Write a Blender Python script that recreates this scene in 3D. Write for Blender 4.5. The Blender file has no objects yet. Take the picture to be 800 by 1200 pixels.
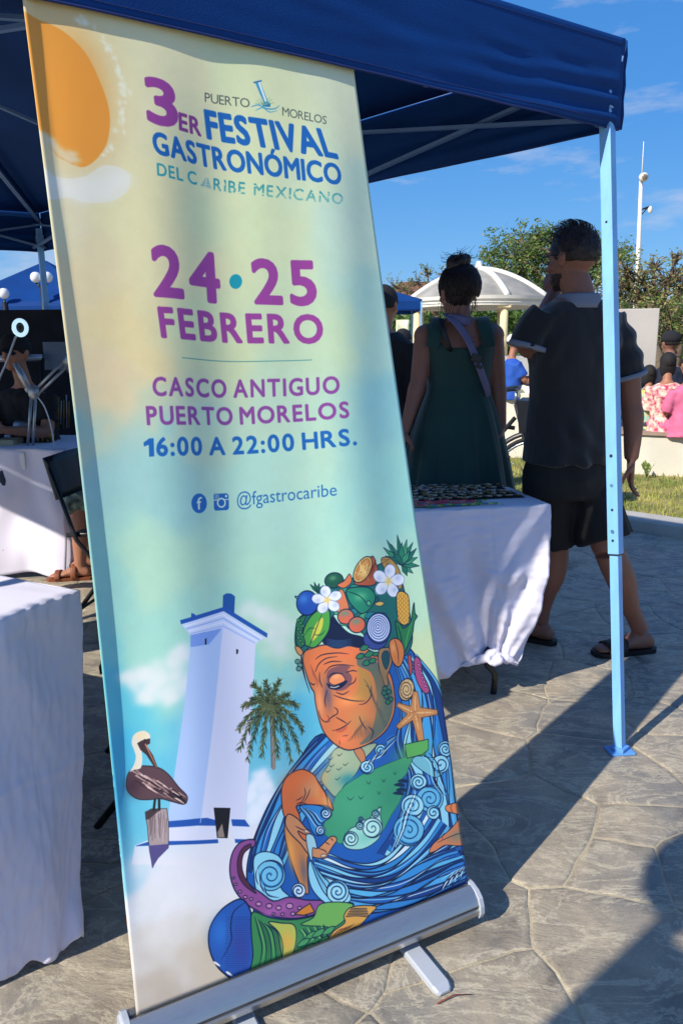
# Festival pull-up banner beside a blue pop-up canopy on a stamped-stone plaza.
import bpy, bmesh, math, random
import numpy as np
from math import sin, cos, pi, radians, sqrt, atan2, tan
from mathutils import Vector, Matrix, noise

random.seed(7)
S = bpy.context.scene
COL = S.collection

# ---------------------------------------------------------------- camera
PITCH, ROLL, EYE = radians(12.2), radians(0.5), 1.34
F = Vector((0, cos(PITCH), -sin(PITCH)))
_R0, _U0 = Vector((1, 0, 0)), Vector((0, sin(PITCH), cos(PITCH)))
R = _R0 * cos(ROLL) - _U0 * sin(ROLL)
U = _U0 * cos(ROLL) + _R0 * sin(ROLL)
cd = bpy.data.cameras.new('camera')
cam = bpy.data.objects.new('camera', cd)
COL.objects.link(cam)
cd.sensor_fit = 'VERTICAL'; cd.sensor_height = 36; cd.lens = 27
cd.clip_start = 0.05; cd.clip_end = 3000
m = Matrix((R, U, -F)).transposed().to_4x4()
m.translation = (0, 0, EYE)
cam.matrix_world = m
S.camera = cam

# ---------------------------------------------------------------- light
SUN_DIR = Vector((1.03, 0.86, -1.0)).normalized()
w = bpy.data.worlds.new('World'); S.world = w; w.use_nodes = True
nt = w.node_tree; nt.nodes.clear()
out = nt.nodes.new('ShaderNodeOutputWorld'); bg = nt.nodes.new('ShaderNodeBackground')
sky = nt.nodes.new('ShaderNodeTexSky'); sky.sky_type = 'NISHITA'; sky.sun_disc = False
sky.sun_elevation = math.asin(-SUN_DIR.z)
sky.sun_rotation = atan2(-SUN_DIR.x, -SUN_DIR.y)
sky.air_density = 1.0; sky.dust_density = 0.15; sky.ozone_density = 3.5
bg.inputs[1].default_value = 0.095
hs = nt.nodes.new('ShaderNodeHueSaturation'); hs.inputs['Saturation'].default_value = 1.2
tc = nt.nodes.new('ShaderNodeTexCoord')
mp = nt.nodes.new('ShaderNodeMapping'); mp.inputs['Scale'].default_value = (2.2, 2.2, 9.0)
mp.inputs['Location'].default_value = (0.35, 0.0, 0.75)
nz = nt.nodes.new('ShaderNodeTexNoise'); nz.inputs['Scale'].default_value = 1.6
nz.inputs['Detail'].default_value = 7; nz.inputs['Roughness'].default_value = 0.62
rp = nt.nodes.new('ShaderNodeValToRGB')
rp.color_ramp.elements[0].position = 0.50; rp.color_ramp.elements[1].position = 0.76
mx = nt.nodes.new('ShaderNodeMixRGB'); mx.inputs[2].default_value = (5.2, 5.6, 6.6, 1)
L = nt.links.new
L(tc.outputs['Generated'], mp.inputs[0]); L(mp.outputs[0], nz.inputs['Vector'])
L(nz.outputs['Fac'], rp.inputs[0]); L(rp.outputs[0], mx.inputs[0])
# clear tropical blue, deepening with height, blended with the physical sky
sx = nt.nodes.new('ShaderNodeSeparateXYZ'); L(tc.outputs['Generated'], sx.inputs[0])
gr = nt.nodes.new('ShaderNodeValToRGB'); ge = gr.color_ramp.elements
ge[0].position = 0.0; ge[0].color = (1.3 / 9, 3.9 / 9, 7.6 / 9, 1); ge[1].position = 0.75; ge[1].color = (0.30 / 9, 1.7 / 9, 5.6 / 9, 1)
gq = ge.new(0.25); gq.color = (0.56 / 9, 2.6 / 9, 6.9 / 9, 1)
L(sx.outputs[2], gr.inputs[0])
gm_ = nt.nodes.new('ShaderNodeVectorMath'); gm_.operation = 'SCALE'; gm_.inputs['Scale'].default_value = 9.0; L(gr.outputs[0], gm_.inputs[0])
bl_ = nt.nodes.new('ShaderNodeMixRGB'); bl_.inputs[0].default_value = 0.72
L(sky.outputs[0], hs.inputs['Color']); L(hs.outputs[0], bl_.inputs[1]); L(gm_.outputs[0], bl_.inputs[2]); L(bl_.outputs[0], mx.inputs[1])
L(mx.outputs[0], bg.inputs[0]); L(bg.outputs[0], out.inputs[0])

sd = bpy.data.lights.new('sun', 'SUN'); sd.energy = 4.8; sd.angle = radians(0.5); sd.color = (1.0, 0.93, 0.82)
so = bpy.data.objects.new('sun', sd); COL.objects.link(so)
so.rotation_euler = SUN_DIR.to_track_quat('-Z', 'Y').to_euler()
S.view_settings.view_transform = 'Standard'; S.view_settings.look = 'None'
S.view_settings.exposure = 0.35; S.view_settings.gamma = 1.0

# ---------------------------------------------------------------- helpers
def srgb(r, g, b):
    f = lambda c: (c / 255 / 12.92) if c / 255 <= 0.04045 else ((c / 255 + 0.055) / 1.055) ** 2.4
    return (f(r), f(g), f(b), 1)

def at_depth(px, py, y):
    """world point at forward distance y, from a sighting in the photograph"""
    d = F + R * ((px - 400) / 900) - U * ((py - 600) / 900)
    return Vector((0, 0, EYE)) + d * (y / d.y)

def at_height(px, py, z):
    d = F + R * ((px - 400) / 900) - U * ((py - 600) / 900)
    return Vector((0, 0, EYE)) + d * ((z - EYE) / d.z)

MATS = {}
def mat(name, color, rough=0.6, metal=0.0, var=0.12, scale=8.0, bump=0.0, bscale=40.0, stretch=None, spec=0.5,
        emit=None, trans=0.0, color2=None, detail=4, sheen=0.0, coord='Object'):
    if name in MATS: return MATS[name]
    M = bpy.data.materials.new(name); M.use_nodes = True
    n = M.node_tree; b = n.nodes['Principled BSDF']
    b.inputs['Roughness'].default_value = rough; b.inputs['Metallic'].default_value = metal
    b.inputs['Specular IOR Level'].default_value = spec
    if sheen: b.inputs['Sheen Weight'].default_value = sheen
    if trans: b.inputs['Transmission Weight'].default_value = trans
    t = n.nodes.new('ShaderNodeTexCoord'); mpp = n.nodes.new('ShaderNodeMapping')
    if stretch: mpp.inputs['Scale'].default_value = stretch
    n.links.new(t.outputs[coord], mpp.inputs[0])
    ns = n.nodes.new('ShaderNodeTexNoise'); ns.inputs['Scale'].default_value = scale; ns.inputs['Detail'].default_value = detail
    n.links.new(mpp.outputs[0], ns.inputs['Vector'])
    r = n.nodes.new('ShaderNodeValToRGB')
    c = color; c2 = color2
    if c2 is None:
        r.color_ramp.elements[0].color = (c[0] * (1 - var), c[1] * (1 - var), c[2] * (1 - var), 1)
        r.color_ramp.elements[1].color = (min(1, c[0] * (1 + var)), min(1, c[1] * (1 + var)), min(1, c[2] * (1 + var)), 1)
    else:
        r.color_ramp.elements[0].color = c; r.color_ramp.elements[1].color = c2
    r.color_ramp.elements[0].position = 0.32; r.color_ramp.elements[1].position = 0.68
    n.links.new(ns.outputs['Fac'], r.inputs[0]); n.links.new(r.outputs[0], b.inputs['Base Color'])
    if bump:
        n2 = n.nodes.new('ShaderNodeTexNoise'); n2.inputs['Scale'].default_value = bscale; n2.inputs['Detail'].default_value = 5
        n.links.new(mpp.outputs[0], n2.inputs['Vector'])
        bp = n.nodes.new('ShaderNodeBump'); bp.inputs['Strength'].default_value = bump; bp.inputs['Distance'].default_value = 0.01
        n.links.new(n2.outputs['Fac'], bp.inputs['Height']); n.links.new(bp.outputs[0], b.inputs['Normal'])
    if emit:
        b.inputs['Emission Color'].default_value = emit[0]; b.inputs['Emission Strength'].default_value = emit[1]
    MATS[name] = M
    return M

class MB:
    """collects geometry that becomes ONE mesh"""
    def __init__(s): s.v = []; s.f = []; s.mi = []
    def add(s, verts, faces, mi=0):
        o = len(s.v); s.v += [tuple(x) for x in verts]; s.f += [tuple(i + o for i in q) for q in faces]; s.mi += [mi] * len(faces); return s
    def box(s, c, size, M3=None, mi=0, taper=1.0):
        hx, hy, hz = size[0] / 2, size[1] / 2, size[2] / 2; vs = []
        for z in (-1, 1):
            k = taper if z > 0 else 1
            for x, y in ((-1, -1), (1, -1), (1, 1), (-1, 1)):
                p = Vector((x * hx * k, y * hy * k, z * hz))
                if M3 is not None: p = M3 @ p
                vs.append(Vector(c) + p)
        return s.add(vs, [(3, 2, 1, 0), (4, 5, 6, 7), (0, 1, 5, 4), (1, 2, 6, 5), (2, 3, 7, 6), (3, 0, 4, 7)], mi)
    def bar(s, a, b, w, d=None, mi=0, up=(0, 0, 1)):
        a, b = Vector(a), Vector(b); z = (b - a); Ln = z.length; z.normalize(); up = Vector(up)
        if abs(z.dot(up)) > 0.95: up = Vector((1, 0, 0))
        x = up.cross(z).normalized(); y = z.cross(x)
        return s.box((a + b) / 2, (w, d or w, Ln), Matrix((x, y, z)).transposed(), mi)
    def tube(s, pts, rad, n=10, mi=0, caps=True, flat=1.0, ref=None):
        pts = [Vector(p) for p in pts]; N = len(pts)
        if not hasattr(rad, '__len__'): rad = [rad] * N
        rings = []; ux = None
        for i, p in enumerate(pts):
            t = (pts[min(i + 1, N - 1)] - pts[max(i - 1, 0)]).normalized()
            if ux is None:
                r0 = Vector(ref) if ref else (Vector((0, 0, 1)) if abs(t.z) < 0.9 else Vector((1, 0, 0)))
                ux = (r0 - t * r0.dot(t)).normalized()
            else: ux = (ux - t * ux.dot(t)).normalized()
            uy = t.cross(ux)
            rings.append([p + ux * (rad[i] * cos(2 * pi * k / n)) + uy * (rad[i] * flat * sin(2 * pi * k / n)) for k in range(n)])
        return s.loft(rings, caps, mi)
    def loft(s, rings, caps=True, mi=0, closed=True):
        n = len(rings[0]); vs = [p for r in rings for p in r]; fs = []
        for i in range(len(rings) - 1):
            for k in range(n if closed else n - 1):
                a = i * n + k; b = i * n + (k + 1) % n
                fs.append((a, b, b + n, a + n))
        if caps and closed:
            fs.append(tuple(range(n - 1, -1, -1))); o = (len(rings) - 1) * n; fs.append(tuple(range(o, o + n)))
        return s.add(vs, fs, mi)
    def ball(s, c, r, nu=12, nv=8, M3=None, mi=0):
        if not hasattr(r, '__len__'): r = (r, r, r)
        rings = []
        for j in range(1, nv):
            th = pi * j / nv; rg = []
            for k in range(nu):
                p = Vector((r[0] * sin(th) * cos(2 * pi * k / nu), r[1] * sin(th) * sin(2 * pi * k / nu), -r[2] * cos(th)))
                if M3 is not None: p = M3 @ p
                rg.append(Vector(c) + p)
            rings.append(rg)
        return s.loft(rings, True, mi)
    def grid(s, fn, nu, nv, mi=0):
        vs = [fn(i / nu, j / nv) for j in range(nv + 1) for i in range(nu + 1)]
        fs = [(j * (nu + 1) + i, j * (nu + 1) + i + 1, (j + 1) * (nu + 1) + i + 1, (j + 1) * (nu + 1) + i) for j in range(nv) for i in range(nu)]
        return s.add(vs, fs, mi)
    def mesh(s, name):
        me = bpy.data.meshes.new(name); me.from_pydata([tuple(v) for v in s.v], [], s.f); me.update(); return me
    def build(s, name, mats, parent=None, smooth=True, thick=0, bevel=0, sub=0, auto=None):
        me = s.mesh(name); o = bpy.data.objects.new(name, me); COL.objects.link(o)
        for M in (mats if isinstance(mats, (list, tuple)) else [mats]): me.materials.append(M)
        if len(me.materials) > 1: me.polygons.foreach_set('material_index', s.mi)
        if smooth:
            me.polygons.foreach_set('use_smooth', [True] * len(me.polygons))
            if auto is not None: me.set_sharp_from_angle(angle=radians(auto))
        if thick: q = o.modifiers.new('thick', 'SOLIDIFY'); q.thickness = thick; q.offset = 0
        if bevel: q = o.modifiers.new('bevel', 'BEVEL'); q.width = bevel; q.segments = 2; q.limit_method = 'ANGLE'
        if sub: q = o.modifiers.new('sub', 'SUBSURF'); q.levels = sub; q.render_levels = sub
        if parent is not None: attach(o, parent)
        return o

def attach(o, parent):
    o.parent = parent
    o.matrix_parent_inverse = Matrix.Translation(parent.location).inverted() if parent.rotation_euler.to_quaternion().angle < 1e-6 else parent.matrix_basis.inverted()

def tag(o, label=None, cat=None, group=None, kind=None):
    if label: o['label'] = label
    if cat: o['category'] = cat
    if group: o['group'] = group
    if kind: o['kind'] = kind
    return o

def thing(name, loc, label, cat, group=None):
    o = bpy.data.objects.new(name, None); COL.objects.link(o); o.location = loc; o.empty_display_size = 0.1
    return tag(o, label, cat, group)

_WS = None
def fuse(mb, voxel, smooth=3, disp=None):
    """voxel-remesh the collected solids into one continuous surface"""
    global _WS
    if _WS is None: _WS = bpy.data.scenes.new('workshop')          # empty side scene, so only this solid is evaluated
    me = mb.mesh('tmp'); o = bpy.data.objects.new('tmp', me); _WS.collection.objects.link(o)
    q = o.modifiers.new('r', 'REMESH'); q.mode = 'VOXEL'; q.voxel_size = voxel; q.use_smooth_shade = True
    if smooth: q = o.modifiers.new('s', 'SMOOTH'); q.iterations = smooth; q.factor = 0.5
    vl = _WS.view_layers[0]; vl.update(); dg = vl.depsgraph
    new = bpy.data.meshes.new_from_object(o.evaluated_get(dg))
    bpy.data.objects.remove(o); bpy.data.meshes.remove(me)
    if disp:
        n = len(new.vertices); co = np.empty(n * 3, np.float32); no = np.empty(n * 3, np.float32)
        new.vertices.foreach_get('co', co); new.vertices.foreach_get('normal', no)
        co = co.reshape(-1, 3).tolist(); no = no.reshape(-1, 3).tolist()
        new.vertices.foreach_set('co', np.array([tuple(disp(Vector(a), Vector(b))) for a, b in zip(co, no)], np.float32).ravel())
    new.polygons.foreach_set('use_smooth', [True] * len(new.polygons)); new.update()
    return new

def link_mesh(name, me, M, parent=None):
    me.materials.clear(); me.materials.append(M); me.name = name
    o = bpy.data.objects.new(name, me); COL.objects.link(o)
    if parent is not None: attach(o, parent)
    return o

def lerp(a, b, t): return a + (b - a) * t
def smoothstep(a, b, x):
    t = max(0, min(1, (x - a) / (b - a))); return t * t * (3 - 2 * t)
def spline(pts, n=6, closed=False):
    P = [Vector(p) for p in pts]; N = len(P); o = []
    for i in range(N if closed else N - 1):
        if closed: p0, p1, p2, p3 = P[(i - 1) % N], P[i], P[(i + 1) % N], P[(i + 2) % N]
        else: p0, p1, p2, p3 = P[max(i - 1, 0)], P[i], P[i + 1], P[min(i + 2, N - 1)]
        for k in range(n):
            t = k / n
            o.append(0.5 * ((2 * p1) + (p2 - p0) * t + (2 * p0 - 5 * p1 + 4 * p2 - p3) * t * t + (3 * p1 - p0 - 3 * p2 + p3) * t ** 3))
    if not closed: o.append(P[-1].copy())
    return o
# ---------------------------------------------------------------- banner print, painted in code
CW, CH = 900, 2290
CAN = np.zeros((CH, CW, 3), np.float32)

# from tracing coordinates to the flat vinyl
HM = np.array([[1.88533, -0.218285, -52.8477], [-0.396758, 2.016616, 27.91427], [-0.00050262, 9.77544e-05, 1.0]])
def flat(p):
    p = np.asarray(p, float).reshape(-1, 2)
    q = np.c_[p, np.ones(len(p))] @ HM.T
    return q[:, :2] / q[:, 2:]

def cover(poly, mask=None):
    """exact-in-x, 3x in y coverage of a polygon in canvas pixels"""
    P = np.asarray(poly, float); x, y = P[:, 0], P[:, 1]; x2, y2 = np.roll(x, -1), np.roll(y, -1)
    y0 = max(0, int(np.floor(y.min()))); y1 = min(CH, int(np.ceil(y.max())) + 1)
    x0 = max(0, int(np.floor(x.min())) - 1); x1 = min(CW, int(np.ceil(x.max())) + 2)
    if y1 <= y0 or x1 <= x0: return None
    mk = np.zeros((y1 - y0, x1 - x0), np.float32); cols = np.arange(x0, x1)
    for r in range(y0, y1):
        for s_ in (1 / 6, 0.5, 5 / 6):
            yy = r + s_; k = (y <= yy) != (y2 <= yy)
            if not k.any(): continue
            xs = np.sort(x[k] + (yy - y[k]) / (y2[k] - y[k]) * (x2[k] - x[k]))
            for a, b in zip(xs[::2], xs[1::2]):
                mk[r - y0] += np.clip(np.minimum(cols + 1, b) - np.maximum(cols, a), 0, 1) / 3
    return x0, y0, mk

def comp(c, color, alpha=1.0):
    if c is None: return
    x0, y0, mk = c; h, w_ = mk.shape; a = (np.clip(mk, 0, 1) * alpha)[..., None]
    sl = CAN[y0:y0 + h, x0:x0 + w_]; sl[:] = sl * (1 - a) + np.array(color[:3], np.float32) / 255 * a

def sm(pts, n=4, closed=True):
    return np.array([tuple(v[:2]) for v in spline([(p[0], p[1], 0) for p in pts], n, closed)])

class Fr:
    """tracing frame: (x,y) measured in an enlarged crop of the photograph"""
    def __init__(s, ox, oy, k): s.o = np.array([ox, oy], float); s.k = k
    def T(s, pts): return np.asarray(pts, float).reshape(-1, 2) / s.k + s.o
    def poly(s, pts, color, ol=None, ow=1.0, smooth=True, alpha=1.0):
        P = sm(pts) if smooth else np.asarray(pts, float)
        Q = flat(s.T(P)); comp(cover(Q), color, alpha)
        if ol: s._st(np.vstack([Q, Q[:1]]), [ow * 2.3] * (len(Q) + 1), ol, 1)
    def _st(s, Q, wd, color, alpha):
        x0 = max(0, int(Q[:, 0].min() - 9)); x1 = min(CW, int(Q[:, 0].max() + 9)); y0 = max(0, int(Q[:, 1].min() - 9)); y1 = min(CH, int(Q[:, 1].max() + 9))
        if x1 <= x0 or y1 <= y0: return
        mk = np.zeros((y1 - y0, x1 - x0), np.float32)
        for i in range(len(Q) - 1):
            a, b = Q[i], Q[i + 1]; wa, wb = wd[i] / 2, wd[i + 1] / 2; pad = max(wa, wb) + 1.5
            u0 = int(max(x0, min(a[0], b[0]) - pad)); u1 = int(min(x1, max(a[0], b[0]) + pad + 1))
            v0 = int(max(y0, min(a[1], b[1]) - pad)); v1 = int(min(y1, max(a[1], b[1]) + pad + 1))
            if u1 <= u0 or v1 <= v0: continue
            yy, xx = np.mgrid[v0:v1, u0:u1] + 0.5; d = b - a; L2 = d @ d + 1e-9
            t = np.clip(((xx - a[0]) * d[0] + (yy - a[1]) * d[1]) / L2, 0, 1)
            ds = np.hypot(xx - a[0] - t * d[0], yy - a[1] - t * d[1])
            cv = np.clip(wa + (wb - wa) * t - ds + 0.5, 0, 1)
            q = mk[v0 - y0:v1 - y0, u0 - x0:u1 - x0]; np.maximum(q, cv, out=q)
        comp((x0, y0, mk), color, alpha)
    def line(s, pts, w0, color, w1=None, alpha=1.0, smooth=True):
        """stroke, widths in photo pixels, tapering w0 -> w1"""
        P = sm(pts, 5, False) if smooth and len(pts) > 2 else np.asarray(pts, float)
        Q = flat(s.T(P)); w1 = w0 if w1 is None else w1
        s._st(Q, [2.3 * lerp(w0, w1, i / max(1, len(Q) - 1)) for i in range(len(Q))], color, alpha)
    def taper(s, pts, wm, color, alpha=1.0):
        P = sm(pts, 5, False); Q = flat(s.T(P)); n = len(Q) - 1
        s._st(Q, [2.3 * max(0.25, wm * sin(pi * min(1, 0.06 + 0.94 * i / n)) ** 0.6) for i in range(n + 1)], color, alpha)
    def blob(s, c, rx, ry, color, ol=None, ow=1.0, rot=0, alpha=1.0):
        a = radians(rot)
        pts = [(c[0] + rx * cos(t) * cos(a) - ry * sin(t) * sin(a), c[1] + rx * cos(t) * sin(a) + ry * sin(t) * cos(a)) for t in np.linspace(0, 2 * pi, 28)[:-1]]
        s.poly(pts, color, ol, ow, False, alpha)
    def glow(s, c, rx, ry, color, alpha=1.0):
        """soft airbrush dab"""
        cc = flat(s.T([c]))[0]; e = flat(s.T([(c[0] + rx, c[1]), (c[0], c[1] + ry)])) - cc
        ax, ay = abs(e[0, 0]) + 1, abs(e[1, 1]) + 1
        x0 = int(max(0, cc[0] - 2.2 * ax)); x1 = int(min(CW, cc[0] + 2.2 * ax)); y0 = int(max(0, cc[1] - 2.2 * ay)); y1 = int(min(CH, cc[1] + 2.2 * ay))
        if x1 <= x0 or y1 <= y0: return
        yy, xx = np.mgrid[y0:y1, x0:x1]
        comp((x0, y0, np.exp(-(((xx - cc[0]) / ax) ** 2 + ((yy - cc[1]) / ay) ** 2)).astype(np.float32)), color, alpha)
    def swirl(s, c, r, turns=2.2, start=0, d=1, fill=(150, 215, 230), mid=(40, 130, 195), ink=(16, 34, 72)):
        s.blob(c, r, r * 1.05, fill, ink, 1.0)
        for col, ph, wd in ((mid, 0.5, 1.9), (ink, 0, 1.15)):
            pts = []
            for i in range(int(26 * turns) + 1):
                t = i / 26; rr = r * (1 - t / turns) ** 0.85 * (0.98 if ph == 0 else 0.86)
                an = radians(start) + d * 2 * pi * (t + ph * 0.3)
                pts.append((c[0] + rr * cos(an), c[1] + rr * sin(an) * 1.05))
            s.line(pts, wd, col, wd * 0.6, smooth=False)

INK = (16, 30, 62)
PX = Fr(0, 0, 1); A = Fr(320, 620, 4); B = Fr(230, 860, 2.4242); C_ = Fr(130, 680, 3.529); D = Fr(240, 690, 3.333)
E_ = Fr(330, 860, 3.478); G = Fr(230, 960, 3.478); T1 = Fr(160, 80, 3.077); T2 = Fr(140, 260, 2.6667)

def paint_ground():
    pts = [(60, 60, 226, 214, 172), (180, 60, 226, 220, 172), (300, 90, 216, 222, 172), (410, 100, 214, 220, 182),
           (70, 240, 222, 212, 170), (180, 260, 226, 218, 165), (300, 270, 206, 218, 170), (430, 260, 190, 214, 190),
           (90, 340, 226, 208, 160), (150, 400, 226, 208, 152), (260, 400, 206, 216, 166), (380, 400, 190, 212, 172), (450, 380, 164, 204, 190),
           (100, 440, 226, 205, 158), (180, 470, 200, 208, 172), (300, 500, 186, 214, 184), (460, 470, 140, 194, 194),
           (115, 560, 160, 204, 196), (180, 560, 158, 206, 196), (300, 580, 176, 218, 196), (470, 580, 150, 206, 196),
           (130, 680, 156, 212, 198), (200, 660, 180, 220, 190), (300, 660, 178, 222, 192), (480, 700, 186, 222, 188), (505, 770, 205, 222, 170),
           (130, 800, 96, 198, 212), (180, 760, 165, 216, 196), (330, 760, 176, 220, 188), (300, 800, 150, 214, 205),
           (140, 900, 72, 186, 216), (230, 900, 96, 190, 214), (330, 860, 92, 190, 216), (300, 880, 110, 196, 216),
           (150, 990, 110, 196, 216), (160, 1050, 232, 230, 228), (230, 1060, 234, 232, 232), (280, 1010, 230, 232, 236),
           (170, 1130, 222, 214, 202), (230, 1100, 228, 222, 214), (250, 1150, 206, 190, 166), (180, 1180, 196, 180, 160)]
    P = flat([(p[0], p[1]) for p in pts]); Cc = np.array([p[2:] for p in pts], float) / 255
    sx = 9; yy, xx = np.mgrid[0:CH:sx, 0:CW:sx].astype(float)
    rs = np.random.RandomState(3)
    def vn(shape, cell, seed):
        r_ = np.random.RandomState(seed); gh, gw = int(shape[0] / cell) + 3, int(shape[1] / cell) + 3
        g = r_.rand(gh, gw); y = np.arange(shape[0]) / cell; x = np.arange(shape[1]) / cell
        yi, xi = y.astype(int), x.astype(int); fy = (y - yi)[:, None]; fx = (x - xi)[None]; fy = fy * fy * (3 - 2 * fy); fx = fx * fx * (3 - 2 * fx)
        return (g[yi][:, xi] * (1 - fy) * (1 - fx) + g[yi + 1][:, xi] * fy * (1 - fx) + g[yi][:, xi + 1] * (1 - fy) * fx + g[yi + 1][:, xi + 1] * fy * fx)
    wob = (vn(xx.shape, 14, 5) - 0.5) * 130 + (vn(xx.shape, 5, 6) - 0.5) * 50; wob2 = (vn(xx.shape, 12, 8) - 0.5) * 130 + (vn(xx.shape, 4, 9) - 0.5) * 45
    Wt = np.zeros(xx.shape); acc = np.zeros(xx.shape + (3,))
    for (a, b), c in zip(P, Cc):
        wgt = 1 / ((((xx + wob - a) ** 2 + (yy + wob2 - b) ** 2) / 1e4) ** 1.9 + 0.02); Wt += wgt; acc += wgt[..., None] * c
    lo = acc / Wt[..., None]
    ys = np.clip(np.arange(CH) / sx, 0, lo.shape[0] - 1.001); xs = np.clip(np.arange(CW) / sx, 0, lo.shape[1] - 1.001)
    yi, xi = ys.astype(int), xs.astype(int); fy = (ys - yi)[:, None, None]; fx = (xs - xi)[None, :, None]
    CAN[:] = lo[yi][:, xi] * (1 - fy) * (1 - fx) + lo[yi + 1][:, xi] * fy * (1 - fx) + lo[yi][:, xi + 1] * (1 - fy) * fx + lo[yi + 1][:, xi + 1] * fy * fx
    n = vn((CH, CW), 26, 11) * 0.5 + vn((CH, CW), 9, 12) * 0.3 + vn((CH, CW), 4, 13) * 0.2
    CAN[:] *= (1 + (n[..., None] - 0.5) * 0.035)
    return vn
VN = paint_ground()
def sun_disc():
    # orange sun with torn lower rim and spray of white flecks
    PX.poly([(10, 20), (27, 22), (50, 30), (75, 42), (100, 66), (115, 95), (125, 122), (128, 145), (124, 170), (112, 188), (98, 197), (86, 195), (76, 190), (66, 184), (60, 176), (52, 170), (47, 160), (30, 150), (10, 150)], (232, 150, 42))
    PX.glow((60, 90), 55, 70, (236, 160, 50), 0.6); PX.glow((95, 110), 30, 60, (238, 150, 36), 0.6)
    rs = np.random.RandomState(2)
    for i in range(70):
        t = rs.rand() ** 1.6 * 0.75; p = (44 + 62 * t + rs.randn() * 2.5, 160 + 42 * t + rs.randn() * 3)
        PX.glow(p, 2 + rs.rand() * 5, 1.5 + rs.rand() * 3, (222, 205, 165), 0.4)
    for i in range(60):
        a = rs.rand(); an = radians(-62 + 100 * a); r_ = 106 + abs(rs.randn()) * 3 + rs.rand() * 6
        p = (32 + 1.0 * r_ * cos(an), 118 + 1.0 * r_ * sin(an) * 0.98)
        PX.glow(p, 0.8 + rs.rand() * 2.2, 0.8 + rs.rand() * 2.6, (236, 234, 205), 0.7)
    PX.poly([(45, 196), (60, 206), (80, 210), (100, 207), (118, 196), (134, 196), (150, 206), (148, 224), (130, 236), (100, 238), (80, 232), (55, 236), (45, 230)], (226, 226, 214), alpha=0.7)
    for p in ((60, 214), (82, 222), (104, 218), (130, 216), (142, 210), (120, 228), (92, 232)): PX.glow(p, 14, 9, (232, 230, 218), 0.5)
sun_disc()

# --- lettering, from Blender's own font outlines
_probe = {}
def glyphs(text, bold=0.0, space=1.0):
    cu = bpy.data.curves.new('lettering', 'FONT'); cu.body = text; cu.offset = bold; cu.space_character = space; cu.resolution_u = 4
    o = bpy.data.objects.new('lettering', cu); COL.objects.link(o)
    me = o.evaluated_get(bpy.context.evaluated_depsgraph_get()).to_mesh(); me.calc_loop_triangles()
    V = np.array([v.co[:2] for v in me.vertices]).reshape(-1, 2); Tt = np.array([t.vertices[:] for t in me.loop_triangles]).reshape(-1, 3)
    o.evaluated_get(bpy.context.evaluated_depsgraph_get()).to_mesh_clear(); bpy.data.objects.remove(o); bpy.data.curves.remove(cu)
    return V, Tt
_KERN = {'AV': -.10, 'VA': -.10, 'TA': -.07, 'AT': -.07, 'AL': -.02, 'LT': -.07, 'RT': -.02, 'IV': -.03, 'CA': -.02, 'AS': -.02, 'RO': -.01, 'LO': -.04, 'TO': -.04, 'CO': -.01}
def layout(text, gap):
    """glyph by glyph, with even optical gaps"""
    H_ = glyphs('H', 0)[0][:, 1]; cap = H_.max() - H_.min(); x = 0.0; Vs = []; Ts = []; n = 0; prev = ''
    for ch in text:
        if ch == ' ': x += cap * 0.30; prev = ''; continue
        V, Tt = glyphs(ch, 0); x += cap * _KERN.get(prev + ch, 0); V = V.copy(); V[:, 0] += x - V[:, 0].min(); x = V[:, 0].max() + cap * gap; Vs.append(V); Ts.append(Tt + n); n += len(V); prev = ch
    return np.vstack(Vs), np.vstack(Ts)
def write(fr, text, bl, br, tl, tr, color, bold=0.0, space=1.0, sag=0.0, fadefn=None, capref=None, alpha=1.0, xh=None):
    V, Tt = layout(text, 0.10 + 2.0 * bold + (space - 1) * 1.2) if text.upper() == text and len(text) > 1 else glyphs(text, 0, space)
    Hh = glyphs(capref or 'H', 0)[0][:, 1]; cap = Hh.max(); base = Hh.min()
    x0, x1 = V[:, 0].min(), V[:, 0].max()
    s_ = ((V[:, 0] - x0) / (x1 - x0))[:, None]; t = ((V[:, 1] - base) / (cap - base))[:, None]
    bl, br, tl, tr = map(lambda q: np.array(q, float), (bl, br, tl, tr))
    P = (bl * (1 - s_) + br * s_) * (1 - t) + (tl * (1 - s_) + tr * s_) * t
    P[:, 1] += sag * 4 * s_[:, 0] * (1 - s_[:, 0])
    Q = flat(fr.T(P))
    hp = abs(flat(fr.T([tl]))[0, 1] - flat(fr.T([bl]))[0, 1])
    x0 = max(0, int(Q[:, 0].min()) - 8); x1 = min(CW, int(Q[:, 0].max()) + 9); y0 = max(0, int(Q[:, 1].min()) - 8); y1 = min(CH, int(Q[:, 1].max()) + 9)
    mk = np.zeros((y1 - y0, x1 - x0), np.float32)
    for tri in Tt:
        c = cover(Q[tri])
        if c is None: continue
        a, b, k = c; h = min(k.shape[0], y1 - b); w2 = min(k.shape[1], x1 - a); oa, ob = max(0, x0 - a), max(0, y0 - b)
        mk[b + ob - y0:b + h - y0, a + oa - x0:a + w2 - x0] += k[ob:h, oa:w2]
    rad = bold * hp                        # embolden by growing the strokes
    if rad > 0.3:
        mk = np.clip(mk, 0, 1); o_ = mk.copy(); k = int(rad) + 1
        for dy in range(-k, k + 1):
            for dx in range(-k, k + 1):
                g = np.clip(rad + 0.5 - sqrt(dx * dx + dy * dy), 0, 1)
                if g > 0: o_ = np.maximum(o_, g * np.roll(np.roll(mk, dy, 0), dx, 1))
        mk = o_
    if fadefn is not None: mk *= fadefn(mk.shape)
    comp((x0, y0, mk), color, alpha)
PUR = (150, 64, 142); BLU = (22, 98, 172); TEAL = (32, 150, 160); GRY = (84, 96, 88)
write(T1, '3', (42, 198), (146, 218), (28, 41), (128, 60), PUR, 0.055, capref='3')
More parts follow.
